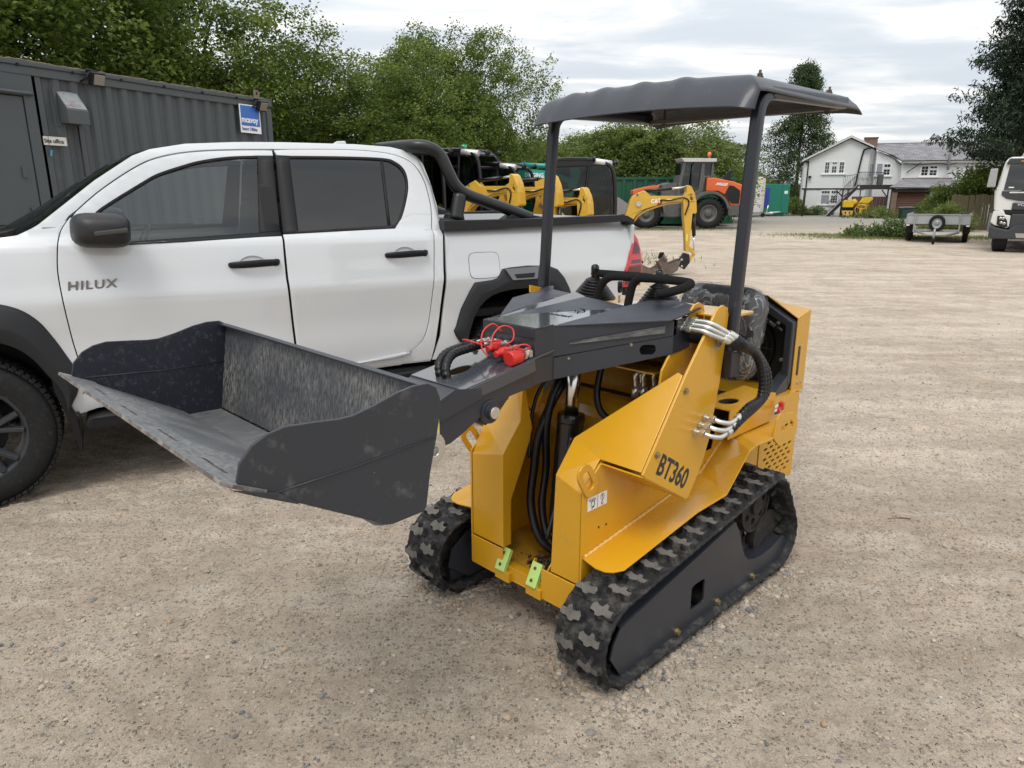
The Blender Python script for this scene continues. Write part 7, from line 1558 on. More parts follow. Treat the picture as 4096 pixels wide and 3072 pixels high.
MB().bx((13.15, -0.05, 0.36), (14.6, 0.03, 0.43)).tube([(13.16, -0.04, 0.36), (13.6, -0.6, 0.27), (13.84, -0.9, 0.28)], 0.035, 6).tube([(14.58, -0.04, 0.34), (14.15, -0.6, 0.26), (13.84, -0.9, 0.28)], 0.035, 6).tube([(13.84, -0.9, 0.28), (13.84, -1.4, 0.30)], 0.045, 8).build('drawbar', GALV, ft)
MB().cyl((13.84, -1.0, 0.48), (13.84, -1.0, 0.14), 0.035, n=10).build('jockey_leg', GALV, ft); MB().cyl((13.80, -1.0, 0.09), (13.88, -1.0, 0.09), 0.09, n=16).build('jockey_wheel', TYR, ft)
MB().lathe((13.85, -0.16, 0.63), (0, 1, 0), [(0.02, 0.16), (0, 0.20), (0.0, 0.24), (0.03, 0.265), (0.11, 0.265), (0.14, 0.24)], 28).build('spare_tyre', TYR, ft)
MB().lathe((13.85, -0.14, 0.63), (0, 1, 0), [(0.0, 0.165), (0.03, 0.14), (0.02, 0.06), (0.0, 0.05), (0.02, 0.001)], 24).build('spare_rim', GALV, ft)
for x_ in (12.94, 14.80):
    for y in (0.9, 1.65): MB().lathe((x_ - 0.10, y, 0.25), (1, 0, 0), [(0.0, 0.14), (0, 0.22), (0.02, 0.25), (0.17, 0.25), (0.19, 0.22), (0.19, 0.14)], 24).build('wheel', TYR, ft)
    MB().bx((x_ - 0.12, 0.55, 0.49), (x_ + 0.12, 2.0, 0.53)).bx((x_ - 0.12, 0.50, 0.28), (x_ + 0.12, 0.56, 0.53)).build('mudguard', BLK, ft, bevel=0.02)
MB().bx((12.86, -0.03, 0.53), (12.96, 0.0, 0.57)).bx((14.78, -0.03, 0.53), (14.88, 0.0, 0.57)).build('marker_lamps', WHT, ft)

# tipper lorry at the right edge
vt = thing('tipper_lorry', 'white and dark grey lorry cab facing forward at the right edge', 'lorry', (13.12, 20.0, 0), radians(-33))
LW = mat('lorry_white', (0.66, 0.66, 0.65), 0.3, var=0.04, coat=0.3); LG = mat('lorry_grey', (0.035, 0.037, 0.042), 0.5, var=0.08)
LBL = mat('lorry_blue', (0.01, 0.05, 0.25), 0.35)
wL = 2.0
MB().prism([(0.06, 1.10), (0.0, 1.66), (0.05, 1.72), (0.14, 2.40), (0.24, 2.50), (wL - 0.24, 2.50), (wL - 0.14, 2.40), (wL - 0.05, 1.72), (wL, 1.66), (wL - 0.06, 1.10)], 0.0, 1.5, 'y').build('cab_shell', LW, vt, bevel=0.05, seg=3)
MB().prism([(0.20, 1.64), (0.25, 2.30), (wL - 0.25, 2.30), (wL - 0.20, 1.64)], -0.015, 0.0).build('windscreen', glass('lorry_glass', (0.10, 0.13, 0.14), 0.02, 0.10), vt, bevel=0.0)
MB().prism([(0.18, 1.62), (0.24, 2.32), (wL - 0.24, 2.32), (wL - 0.18, 1.62)], 0.003, 0.03).build('screen_surround', LG, vt)
MB().prism([(0.16, 2.31), (0.22, 2.46), (wL - 0.22, 2.46), (wL - 0.16, 2.31)], -0.08, 0.0).build('sun_visor', LG, vt, bevel=0.02)
MB().prism([(0.17, 1.62), (0.17, 1.52), (0.30, 1.42), (0.55, 1.37), (0.95, 1.33), (1.3, 1.34), (wL - 0.30, 1.42), (wL - 0.17, 1.52), (wL - 0.17, 1.62)], -0.03, 0.0).build('upper_grille', LG, vt, bevel=0.01)
MB().bx((0.34, -0.04, 1.565), (1.7, -0.025, 1.60)).build('white_strip', LW, vt, bevel=0.005)
MB().bx((0.45, -0.04, 1.13), (1.65, 0.0, 1.32)).build('name_panel', LG, vt, bevel=0.02)
text('maker_lettering', 'VOLVO', 0.105, (0.56, -0.043, 1.235), basis((1, 0, 0), (0, 0, 1)), CHR, vt, 0.002, sx=1.15, bold=0.003)
MB().bx((0.25, -0.02, 1.02), (wL - 0.25, 0.0, 1.13)).build('air_intake', DARK, vt)
MB().prism([(0.05, 1.09), (0.28, 1.12), (0.33, 1.0), (0.46, 0.98), (0.46, 0.70), (0.42, 0.64), (0.12, 0.72), (0.02, 0.80)], -0.05, 0.6).build('headlamp_surround', LW, vt, bevel=0.02)
MB().prism([(wL - 0.05, 1.09), (wL - 0.28, 1.12), (wL - 0.33, 1.0), (wL - 0.46, 0.98), (wL - 0.46, 0.70), (wL - 0.42, 0.64), (wL - 0.12, 0.72), (wL - 0.02, 0.80)], -0.05, 0.6).build('headlamp_surround', LW, vt, bevel=0.02)
for mx_ in (0, 1):
    hp = [(0.16, 0.97), (0.30, 0.97), (0.39, 0.86), (0.43, 0.68), (0.30, 0.66), (0.17, 0.74)]; hp = [(wL - a, b) for a, b in hp] if mx_ else hp
    h = MB().prism(hp, -0.075, -0.045).build('headlamp', BLKG, vt, bevel=0.008)
    for (a, b) in ((0.24, 0.91), (0.30, 0.90), (0.27, 0.79), (0.34, 0.77)): MB().lathe(((wL - a) if mx_ else a, -0.088, b), (0, 1, 0), [(0, 0.012), (0.0, 0.030), (0.012, 0.036)], 14).build('reflector', ZNC, h)
MB().bx((0.47, -0.06, 0.62), (wL - 0.47, 0.02, 1.02)).build('lower_grille', LG, vt, bevel=0.02)
for k in range(4): MB().bx((0.78, -0.075, 0.66 + k * 0.085), (1.3, -0.055, 0.69 + k * 0.085)).build('grille_bar', BLK, vt, bevel=0.004)
MB().prism([(0.02, 0.70), (0.45, 0.60), (0.62, 0.74), (wL - 0.62, 0.74), (wL - 0.45, 0.60), (wL - 0.02, 0.70), (wL - 0.02, 0.42), (wL - 0.1, 0.36), (0.1, 0.36), (0.02, 0.42)], -0.14, 0.5).build('bumper', LG, vt, bevel=0.03, seg=3)
MB().prism([(0.62, 0.52), (0.66, 0.40), (wL - 0.66, 0.40), (wL - 0.62, 0.52)], -0.155, -0.13).build('skid_plate', mat('skid_grey', (0.35, 0.33, 0.29), 0.6), vt)
for x_, y in ((0.32, 0.42), (wL - 0.32, 0.42), (0.32, 2.1), (wL - 0.32, 2.1)):
    MB().lathe((x_ - 0.17, y, 0.42), (1, 0, 0), [(0, 0.24), (0, 0.36), (0.03, 0.42), (0.31, 0.42), (0.34, 0.36), (0.34, 0.24), (0.30, 0.05), (0.30, 0.001)], 32).build('wheel', TYR, vt)
for s_ in (1, -1):
    X = lambda x_: x_ if s_ > 0 else wL - x_
    m = MB().prism([(X(-0.20), 1.72), (X(-0.17), 2.20), (X(0.0), 2.21), (X(0.0), 1.72)][::s_], -0.12, 0.04).build('door_mirror', mat('mirror_shell_grey', (0.33, 0.33, 0.33), 0.5), vt, bevel=0.02)
    MB().tube(catmull([(X(0.12), 0.0, 2.36), (X(-0.02), -0.05, 2.32), (X(-0.08), -0.04, 2.22)], 3), 0.018, 6).tube([(X(-0.1), -0.04, 1.72), (X(0.04), 0.0, 1.67)], 0.018, 6).build('mirror_arm', BLK, m)
MB().tube([(0.55, -0.2, 1.60), (1.0, -0.05, 1.78)], 0.012, 5).build('wiper', BLK, vt)
MB().prism([(0.45, 2.50), (0.55, 2.62), (0.70, 2.66), (0.68, 2.52)], 0.4, 0.6).build('roof_horn', mat('beige_horn', (0.42, 0.27, 0.18), 0.5), vt, bevel=0.03)
MB().bx((0.50, 0.1, 2.52), (1.6, 0.25, 2.60)).build('light_bar', mat('cream_bar', (0.6, 0.55, 0.45), 0.4), vt, bevel=0.02)
MB().bx((0.48, -0.085, 2.375), (1.6, -0.075, 2.40)).build('orange_stripe', mat('stripe_orange', (0.6, 0.28, 0.03), 0.4), vt)
MB().bx((0.30, -0.022, 1.70), (0.42, -0.018, 1.73)).build('windscreen_sticker', WHT, vt)
MB().bx((0.10, 1.6, 0.95), (wL - 0.10, 6.5, 2.0)).build('tipper_body', LBL, vt, bevel=0.03)
MB().bx((0.3, 0.3, 0.35), (wL - 0.3, 6.4, 0.9)).build('chassis', DARK, vt)
MB().bx((-0.02, 0.9, 0.50), (0.06, 1.5, 1.00)).build('side_guard', GALV, vt, bevel=0.01)

# ------------------------------------------------------------------ fences, gate, bin, mixers
fe = thing('timber_fence', 'tall weathered close-boarded fence behind the flatbed trailer', 'fence', (19.6, 32.6, 0), radians(-24))
FWD = mat('weathered_green_timber', (0.100, 0.085, 0.045), 0.85, var=0.35, vscale=3, bump=0.4, bscale=40, dirt=((0.05, 0.05, 0.02), 0.3, 5))
b0 = None
for k in range(42):
    if b0 is None: b0 = MB().box((0, 0, 0.80), (0.105, 0.022, 1.42), rz=0.08).build('board', FWD, fe); ob = b0
    else: ob = b0.copy(); COL.objects.link(ob)
    ob.location = (k * 0.112, 0.012 * (k % 2), random.uniform(-0.03, 0.03)); ob.rotation_euler = (0, random.uniform(-0.01, 0.01), 0)
MB().bx((-0.05, -0.02, 0.02), (4.75, 0.03, 0.20)).build('gravel_board', FWD, fe)
for k in range(3): MB().bx((k * 2.2, 0.03, 0), (k * 2.2 + 0.1, 0.13, 1.55)).build('post', FWD, fe)
bn = thing('wheelie_bin', 'dark green wheeled bin among weeds in front of the garage door', 'bin', (25.3, 47.6, 0), radians(8))
MB().prism([(-0.28, 0.10), (-0.36, 0.66), (0.36, 0.66), (0.28, 0.10)], -0.33, 0.33).build('bin_body', mat('bin_green', (0.008, 0.04, 0.035), 0.5), bn, bevel=0.04)
MB().prism([(-0.40, 0.66), (-0.36, 0.74), (0.34, 0.76), (0.42, 0.68)], -0.38, 0.36).build('bin_lid', mat('bin_lid_grey', (0.10, 0.13, 0.12), 0.5), bn, bevel=0.03)
for x_ in (-0.25, 0.25): MB().cyl((x_ - 0.03, 0.3, 0.1), (x_ + 0.03, 0.3, 0.1), 0.1, n=14).build('wheel', TYR, bn)
MXY = mat('mixer_yellow', (0.66, 0.42, 0.02), 0.4, var=0.15, dirt=((0.3, 0.28, 0.25), 0.3, 5, 0.7))
def mixer(label, loc, rz, cabinet):
    m = thing('concrete_mixer', label, 'concrete mixer', loc, rz, 'yellow concrete mixers')
    if cabinet:
        MB().prism([(-0.36, 0.12), (-0.38, 0.42), (0.32, 0.42), (0.30, 0.12)], -0.3, 0.3, holes=[rrect(-0.22, 0.20, 0.16, 0.33, 0.04)]).build('engine_base', MXY, m, bevel=0.02)
        MB().bx((-0.36, -0.28, 0.42), (0.30, 0.28, 0.66)).build('engine', MBLK, m)
        MB().prism([(-0.38, 0.64), (-0.34, 1.02), (-0.22, 1.14), (0.30, 1.12), (0.36, 0.98), (0.30, 0.64)], -0.34, 0.34).build('engine_hood', MXY, m, bevel=0.05, seg=3)
        MB().sphere((0.42, 0.25, 0.95), 0.30, 16, sc=(0.8, 1, 0.9)).build('mixing_drum', MXY, m)
        for x_ in (-0.40, 0.34): MB().cyl((x_ - 0.05, -0.2, 0.15), (x_ + 0.05, -0.2, 0.15), 0.15, n=16).build('wheel', TYR, m)
    else:
        MB().sphere((0.18, 0.2, 0.78), 0.40, 18, sc=(1, 1, 0.85)).build('mixing_drum', mat('mixer_drum', (0.42, 0.26, 0.03), 0.6, var=0.3, dirt=((0.25, 0.22, 0.18), 0.5, 5)), m)
        MB().prism([(-0.15, 0.95), (0.05, 1.30), (0.62, 1.34), (0.68, 1.20), (0.45, 0.95), (0.40, 0.90)], -0.2, 0.35).build('drum_mouth', MXY, m, bevel=0.04)
        w = MB().tube([(-0.02 + 0.36 * cos(t), -0.25, 0.50 + 0.34 * sin(t)) for t in [k * pi / 12 for k in range(25)]], 0.022, 6, caps=False)
        for k in range(3): t = 0.4 + k * 2 * pi / 3; w.tube([(-0.02, -0.25, 0.5), (-0.02 + 0.36 * cos(t), -0.25, 0.50 + 0.34 * sin(t))], 0.02, 6)
        w.build('hand_wheel', MXY, m)
        MB().bx((-0.10, -0.20, 0.0), (0.10, -0.12, 0.62)).tube([(0.0, -0.15, 0.6), (0.05, -0.1, 1.1)], 0.03, 6).build('stand', MXY, m)
        MB().tube([(0.55, -0.1, 1.2), (0.68, -0.1, 0.6)], 0.03, 6).tube([(0.45, -0.2, 0.5), (0.62, -0.3, 0.0)], 0.03, 6).build('leg', STL, m)
    return m
mixer('yellow cement mixer with a squarish engine cabinet, left of the pair', (23.35, 51.2, 0), 0.1, True)
mixer('yellow cement mixer with a spoked hand wheel and raised drum mouth', (23.95, 50.6, 0), 0.0, False)
# ------------------------------------------------------------------ white rendered house
RND = mat('white_render', (0.66, 0.67, 0.66), 0.8, var=0.04, vscale=1.5, bump=0.3, bscale=14, dirt=((0.50, 0.48, 0.42), 0.18, 1.2, 0.5))
FRM = mat('white_window_frame', (0.75, 0.75, 0.75), 0.4, var=0.03)
PANE = mat('dark_pane', (0.03, 0.035, 0.035), 0.05, var=0.2, spec=0.8)
BRD = mat('grey_boarding', (0.25, 0.27, 0.29), 0.6, var=0.08)
BRK = mat('brown_brick', (0.18, 0.12, 0.085), 0.9, var=0.35, vscale=6, bump=0.5, bscale=12)
def slatemat(name, c1, c2, sc=1.0):
    m = bpy.data.materials.new(name); m.use_nodes = True; t = m.node_tree; lk = t.links.new; b = t.nodes['Principled BSDF']; b.inputs['Roughness'].default_value = 0.6
    co = t.nodes.new('ShaderNodeTexCoord').outputs['UV']; br = t.nodes.new('ShaderNodeTexBrick'); br.inputs['Scale'].default_value = 1; br.inputs['Brick Width'].default_value = 0.36; br.inputs['Row Height'].default_value = 0.17; br.inputs['Mortar Size'].default_value = 0.008
    br.inputs['Color1'].default_value = c1 + (1,); br.inputs['Color2'].default_value = c2 + (1,); br.inputs['Mortar'].default_value = (0.03, 0.03, 0.03, 1); br.inputs['Bias'].default_value = 0.1
    lk(co, br.inputs['Vector']); nz = t.nodes.new('ShaderNodeTexNoise'); nz.inputs['Scale'].default_value = 1.5; nz.inputs['Detail'].default_value = 6; lk(co, nz.inputs['Vector'])
    mx = t.nodes.new('ShaderNodeMix'); mx.data_type = 'RGBA'; mx.inputs[0].default_value = 0.5; mx.blend_type = 'OVERLAY'; lk(br.outputs['Color'], mx.inputs[6]); lk(nz.outputs['Fac'], mx.inputs[7]); lk(mx.outputs[2], b.inputs['Base Color'])
    bp = t.nodes.new('ShaderNodeBump'); bp.inputs['Distance'].default_value = 0.02; lk(br.outputs['Fac'], bp.inputs['Height']); bp.invert = True; lk(bp.outputs[0], b.inputs['Normal']); return m
SLT = slatemat('slate_roof', (0.15, 0.145, 0.155), (0.25, 0.24, 0.25))
HS = thing('house', 'long white rendered house with a grey slate roof and an outside stair', 'house', (0, 0, 0))
def roofslab(name, P, parent, th=0.10, material=None):
    """four corners, with slate courses measured in metres"""
    P = [Vector(p) for p in P]; me = bpy.data.meshes.new(name); me.from_pydata([tuple(p) for p in P], [], [tuple(range(len(P)))])
    uv = me.uv_layers.new(); x = (P[1] - P[0]).normalized(); n = (P[1] - P[0]).cross(P[2] - P[0]).normalized(); y = n.cross(x)
    for i, p in enumerate(P): uv.data[i].uv = ((p - P[0]).dot(x), (p - P[0]).dot(y))
    me.materials.append(material or SLT); o = bpy.data.objects.new(name, me); COL.objects.link(o); o.parent = parent; s_ = o.modifiers.new('t', 'SOLIDIFY'); s_.thickness = th; s_.offset = 0; return o
def window(x0, x1, z0, z1, y, lights, parent=HS, boarded=()):
    """lights: list of (fx0, fx1, [(fz0, fz1, columns, rows)...])"""
    w = MB().bx((x0 - 0.05, y - 0.05, z0), (x1 + 0.05, y - 0.002, z0 + 0.05)).bx((x0, y - 0.04, z1 - 0.05), (x1, y, z1)).bx((x0, y - 0.04, z0), (x0 + 0.06, y, z1)).bx((x1 - 0.06, y - 0.04, z0), (x1, y, z1))
    for i, (a, b, rows) in enumerate(lights):
        X0, X1 = x0 + (x1 - x0) * a, x0 + (x1 - x0) * b
        w.bx((X0 - 0.02, y - 0.045, z0), (X0 + 0.03, y, z1)).bx((X1 - 0.03, y - 0.045, z0), (X1 + 0.02, y, z1))
        for (c, d, nc, nr) in rows:
            Z0, Z1 = z0 + (z1 - z0) * c, z0 + (z1 - z0) * d
            w.bx((X0, y - 0.042, Z0 - 0.03), (X1, y, Z0 + 0.02)).bx((X0, y - 0.042, Z1 - 0.02), (X1, y, Z1 + 0.03))
            for k in range(1, nc): xx = X0 + (X1 - X0) * k / nc; w.bx((xx - 0.01, y - 0.036, Z0), (xx + 0.01, y - 0.012, Z1))
            for k in range(1, nr): zz = Z0 + (Z1 - Z0) * k / nr; w.bx((X0, y - 0.036, zz - 0.01), (X1, y - 0.012, zz + 0.01))
    o = w.build('window', FRM, parent)
    for i, (a, b, rows) in enumerate(lights):
        X0, X1 = x0 + (x1 - x0) * a + 0.03, x0 + (x1 - x0) * b - 0.03
        for (c, d, nc, nr) in rows: MB().bx((X0, y - 0.02, z0 + (z1 - z0) * c + 0.02), (X1, y - 0.01, z0 + (z1 - z0) * d - 0.02)).build('pane', BRD if i in boarded and c < 0.3 else PANE, o)
    MB().bx((x0 - 0.12, y - 0.12, z0 - 0.08), (x1 + 0.10, y, z0)).build('sill', FRM, o)
    return o
gy = 55.0
MB().prism([(21.72, 0.0), (21.72, 4.0), (24.82, 5.52), (26.28, 4.86), (26.28, 0.0)], gy, gy + 9).build('gable_wall', RND, HS)
MB().bx((21.70, gy - 0.06, 0.0), (23.1, gy, 0.45)).build('plinth', mat('black_plinth', (0.03, 0.03, 0.03), 0.7), HS)
MB().bx((21.72, gy - 0.05, 1.90), (26.2, gy, 1.97)).build('string_course', FRM, HS)
roofslab('roof', [(21.45, gy - 0.3, 4.02), (21.45, gy + 9, 4.02), (24.82, gy + 9, 5.70), (24.82, gy - 0.3, 5.70)][::-1], HS)
rf = roofslab('roof', [(24.82, gy - 0.3, 5.70), (24.82, gy + 9, 5.70), (27.6, gy + 9, 4.32), (26.5, gy - 0.3, 4.93)], HS)
MB().prism([(21.45, 3.92), (21.45, 4.05), (24.82, 5.73), (26.5, 4.96), (26.5, 4.84), (24.82, 5.58)], gy - 0.34, gy - 0.28).build('bargeboard', mat('old_white_board', (0.55, 0.54, 0.52), 0.6, var=0.1), HS)
ch = MB().bx((25.95, gy + 1.2, 4.6), (26.85, gy + 2.0, 5.60)).bx((25.9, gy + 1.15, 5.58), (26.9, gy + 2.05, 5.68)).build('chimney', BRK, rf)
# return wall beside the gable, angled link block, long wing
MB().add([(26.28, gy, 0), (26.9, gy + 0.9, 0), (26.9, gy + 0.9, 4.60), (26.28, gy, 4.86)], [(0, 1, 2, 3)]).build('return_wall', RND, HS)
MB().prism([(26.75, 0), (26.75, 4.62), (27.95, 4.17), (28.6, 3.66), (28.6, 0)], gy - 0.4, gy + 4).build('link_wall', RND, HS)
MB().bx((28.5, gy - 0.9, 0), (36.0, gy + 4, 3.80)).build('wing_wall', RND, HS)
roofslab('roof', [(28.45, gy - 1.15, 3.84), (36.2, gy - 1.15, 3.84), (36.2, gy + 2.2, 5.20), (26.5, gy + 2.2, 5.20)], HS)
roofslab('roof', [(26.75, gy - 0.6, 4.66), (27.98, gy - 0.6, 4.22), (28.62, gy - 0.9, 3.80), (27.6, gy + 1.9, 4.95), (26.6, gy + 1.9, 5.15)], HS, 0.06)
MB().bx((26.5, gy + 2.12, 5.17), (36.2, gy + 2.28, 5.27)).build('ridge_tiles', mat('ridge_brown', (0.16, 0.09, 0.07), 0.8, var=0.2), HS)
MB().bx((28.5, gy - 1.2, 3.68), (36.2, gy - 1.05, 3.82)).build('gutter', mat('old_gutter', (0.30, 0.29, 0.27), 0.6, var=0.3), HS)
MB().tube(catmull([(28.55, gy - 1.25, 3.70), (29.6, gy - 1.25, 3.60), (30.9, gy - 1.3, 3.68), (31.4, gy - 1.28, 3.55), (32.0, gy - 1.25, 3.68)], 5), 0.025, 6).tube([(29.7, gy - 1.25, 3.72), (28.85, gy - 1.0, 3.05)], 0.03, 6).build('loose_cable', BLK, HS)
MB().tube(catmull([(27.0, gy - 0.6, 4.5), (27.9, gy - 0.62, 4.05), (28.2, gy - 0.62, 3.75), (28.5, gy - 0.65, 3.60)], 4), 0.025, 6).build('drooping_cable', BLK, HS)
MB().tube(catmull([(26.3, gy - 0.35, 4.85), (25.95, gy - 0.2, 4.75), (25.80, gy - 0.1, 4.55), (25.62, gy - 0.1, 3.2), (25.5, gy - 0.1, 2.0)], 4), 0.06, 8).build('downpipe', BLK, HS)
MB().tube(catmull([(21.7, gy - 0.25, 3.95), (21.88, gy - 0.12, 3.88), (21.95, gy - 0.1, 3.7), (21.93, gy - 0.1, 0.0)], 4), 0.05, 8).build('downpipe', BLK, HS)
MB().box((22.15, gy - 0.15, 2.82), (0.22, 0.2, 0.16)).build('wall_lamp', BLK, HS, bevel=0.02)
window(23.08, 24.66, 3.05, 3.95, gy, [(0.06, 0.28, [(0.05, 0.93, 2, 3)]), (0.38, 0.62, [(0.05, 0.60, 2, 2), (0.74, 0.93, 2, 1)]), (0.72, 0.95, [(0.05, 0.93, 2, 3)])])
window(23.08, 24.40, 0.80, 1.86, gy, [(0.03, 0.52, [(0.0, 0.66, 1, 1), (0.74, 0.96, 3, 1)]), (0.58, 0.97, [(0.1, 0.64, 3, 3), (0.74, 0.96, 3, 1)])], boarded=(0,))
MB().bx((23.0, gy - 0.03, 0.0), (23.95, gy, 0.78)).build('lower_panel', FRM, HS)
window(26.80, 27.85, 2.87, 3.75, gy - 0.4, [(0.0, 0.44, [(0.0, 1.0, 1, 1)]), (0.50, 0.95, [(0.05, 0.52, 2, 2), (0.66, 0.92, 2, 1)])], boarded=(0,))
window(29.75, 30.95, 2.78, 3.55, gy - 0.9, [(0.06, 0.45, [(0.08, 0.92, 2, 3)]), (0.52, 0.94, [(0.08, 0.58, 2, 2), (0.70, 0.92, 2, 1)])])
window(32.6, 34.0, 2.78, 3.55, gy - 0.9, [(0.06, 0.45, [(0.08, 0.58, 2, 2), (0.70, 0.92, 2, 1)]), (0.52, 0.94, [(0.08, 0.92, 2, 3)])])
dd = MB().add([(26.42, gy + 0.17, 2.2), (26.78, gy + 0.69, 2.2), (26.78, gy + 0.69, 3.85), (26.42, gy + 0.17, 3.85)], [(0, 1, 2, 3)]); dd.xf(Matrix.Translation((-0.02, -0.03, 0))); dd.build('balcony_door', FRM, HS)
for k in (0.25, 0.65): MB().box((26.40 + 0.36 * k, gy + 0.12 + 0.52 * k, 3.3), (0.10, 0.03, 0.9), rz=0.96).build('door_pane', BRD, HS)
# metal flue on the roof
fl = MB().cyl((31.5, gy - 1.3, 3.2), (31.45, gy - 1.3, 5.85), 0.09, n=12).lathe((31.45, gy - 1.3, 5.80), (0, 0, 1), [(0, 0.09), (0.02, 0.2), (0.06, 0.2), (0.10, 0.001)], 14); fl.build('flue_pipe', GALV, HS)
# garage with lean-to slate roof and brown slatted door
GA = thing('garage', 'lean-to garage with a brown slatted door and slate roof on the house', 'garage', (0, 0, 0))
roofslab('roof', [(25.95, 50.4, 1.98), (30.5, 50.4, 1.95), (30.5, 54.0, 2.60), (27.3, 54.0, 2.62)], GA, 0.08)
MB().bx((27.2, 53.9, 2.60), (30.5, 54.1, 2.68)).build('ridge_tiles', MATS['ridge_brown'], GA)
MB().bx((26.2, 50.55, 1.72), (30.2, 50.75, 1.92)).build('lintel', mat('dark_timber', (0.035, 0.025, 0.02), 0.8, var=0.2), GA)
SLD = mat('brown_slat', (0.115, 0.048, 0.028), 0.6, var=0.2, vscale=3)
s0 = None
for k in range(15):
    o = MB().prism([(-0.045, 0), (0.0, 0.055), (-0.01, 0.11), (0.03, 0.115), (0.05, 0)], 26.55, 28.65, 'x').build('slat', SLD, GA) if s0 is None else s0.copy()
    if s0 is not None: COL.objects.link(o)
    else: s0 = o
    o.location = (0, 50.9, 0.05 + k * 0.115)
MB().bx((26.2, 50.6, 0), (26.55, 50.95, 1.75)).bx((29.0, 50.6, 0), (29.25, 50.95, 1.75)).build('brick_pier', BRK, GA)
MB().bx((28.66, 50.7, 0), (29.0, 50.9, 1.72)).bx((29.4, 50.7, 0), (29.65, 50.9, 1.75)).build('white_pier', RND, GA)
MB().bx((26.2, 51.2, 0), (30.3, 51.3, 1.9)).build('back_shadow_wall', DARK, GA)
# outside stair with iron balustrade
ST = thing('outside_stair', 'black iron staircase climbing to a small balcony on the house', 'staircase', (0, 51.8, 0))
IRN = mat('black_iron', (0.02, 0.02, 0.022), 0.5)
MB().prism([(22.15, 0.0), (24.15, 2.18), (24.15, 1.92), (22.45, 0.0)], -0.05, 0.0).prism([(22.15, 0.0), (24.15, 2.18), (24.15, 1.92), (22.45, 0.0)], 0.75, 0.80).build('stringer', IRN, ST)
MB().prism([(22.10, 0.04), (24.10, 2.22), (24.12, 2.18), (22.15, 0.0)], -0.07, -0.02).build('stringer_edge', mat('pale_edge', (0.4, 0.4, 0.4), 0.6), ST)
for k in range(11): MB().bx((22.25 + k * 0.18, 0.0, 0.12 + k * 0.195), (22.5 + k * 0.18, 0.75, 0.14 + k * 0.195)).build('tread', IRN, ST)
MB().bx((24.1, -0.1, 2.12), (26.5, 1.4, 2.20)).bx((24.3, -0.12, 1.98), (26.5, -0.02, 2.12)).build('landing', IRN, ST)
br = MB()
for k in range(22): x_ = 22.2 + k * 0.09; z_ = 0.15 + k * 0.098; br.tube([(x_, -0.03, z_), (x_, -0.03, z_ + 0.75)], 0.012, 4)
br.tube([(22.15, -0.03, 0.88), (24.1, -0.03, 2.98)], 0.022, 5).tube([(22.15, -0.03, 0.20), (24.1, -0.03, 2.30)], 0.015, 5); br.build('stair_balustrade', IRN, ST)
br = MB()
for k in range(14): x_ = 24.15 + k * 0.085; br.tube([(x_, -0.08, 2.2), (x_, -0.08, 3.05)], 0.012, 4)
for k in range(6): x_ = 24.2 + k * 0.19; br.tube([(x_ + 0.07 * cos(t), -0.08, 2.6 + 0.10 * sin(t)) for t in [j * pi / 4 for j in range(9)]], 0.009, 4, caps=False)
br.tube([(24.1, -0.08, 3.06), (25.3, -0.08, 3.06)], 0.022, 5).tube([(25.3, -0.08, 3.06), (25.85, 0.5, 3.04)], 0.022, 5)
for k in range(8): t = k / 7; br.tube([(25.3 + 0.55 * t, -0.08 + 0.58 * t, 2.2), (25.3 + 0.55 * t, -0.08 + 0.58 * t, 3.05)], 0.012, 4)
br.build('balcony_railing', IRN, ST)
br = MB()
for k in range(8): x_ = 23.2 + k * 0.12; br.tube([(x_, 0.82, 2.1 - 0.02 * k), (x_, 0.82, 2.85)], 0.012, 4)
br.tube([(23.2, 0.82, 2.80), (24.15, 0.82, 2.95)], 0.022, 5).build('upper_rail', IRN, ST)
for x_ in (24.35, 26.2): MB().bx((x_, 0.0, 0), (x_ + 0.07, 0.07, 2.0)).build('support_post', IRN, ST)
MB().box((25.62, 0.3, 2.55), (0.4, 0.4, 0.68)).build('grey_cabinet', mat('cabinet_grey', (0.07, 0.075, 0.08), 0.6), ST)
# timber frame across the yard end, red-brown gate
PG = thing('timber_pergola', 'dark timber beam on posts running in front of the house', 'pergola', (0, 50.9, 0))
DT = MATS['dark_timber']
MB().bx((19.9, 0, 1.88), (26.2, 0.12, 1.98)).build('beam', DT, PG)
for x_ in (20.1, 22.75, 23.1, 25.75): MB().tube([(x_, 0.06, 0), (x_ + 0.02, 0.06, 1.9)], 0.055, 6).build('post', DT, PG)
for a, b in (((22.3, 0.06, 1.85), (22.75, 0.06, 1.4)), ((23.5, 0.06, 1.85), (22.85, 0.06, 1.4)), ((25.35, 0.06, 1.85), (25.75, 0.06, 1.35))): MB().tube([a, b], 0.04, 6).build('brace', DT, PG)
GT = thing('boarded_gate', 'red brown vertical boarded gate behind the cement mixers', 'gate', (23.75, 51.6, 0))
GTM = mat('red_brown_board', (0.095, 0.040, 0.030), 0.75, var=0.25, vscale=3)
g0 = None
for k in range(20):
    o = MB().bx((0, 0, 0.05), (0.112, 0.025, 1.40)).build('board', GTM, GT) if g0 is None else g0.copy()
    if g0 is not None: COL.objects.link(o)
    else: g0 = o
    o.location = (k * 0.12, 0.015 * (k % 2), 0)

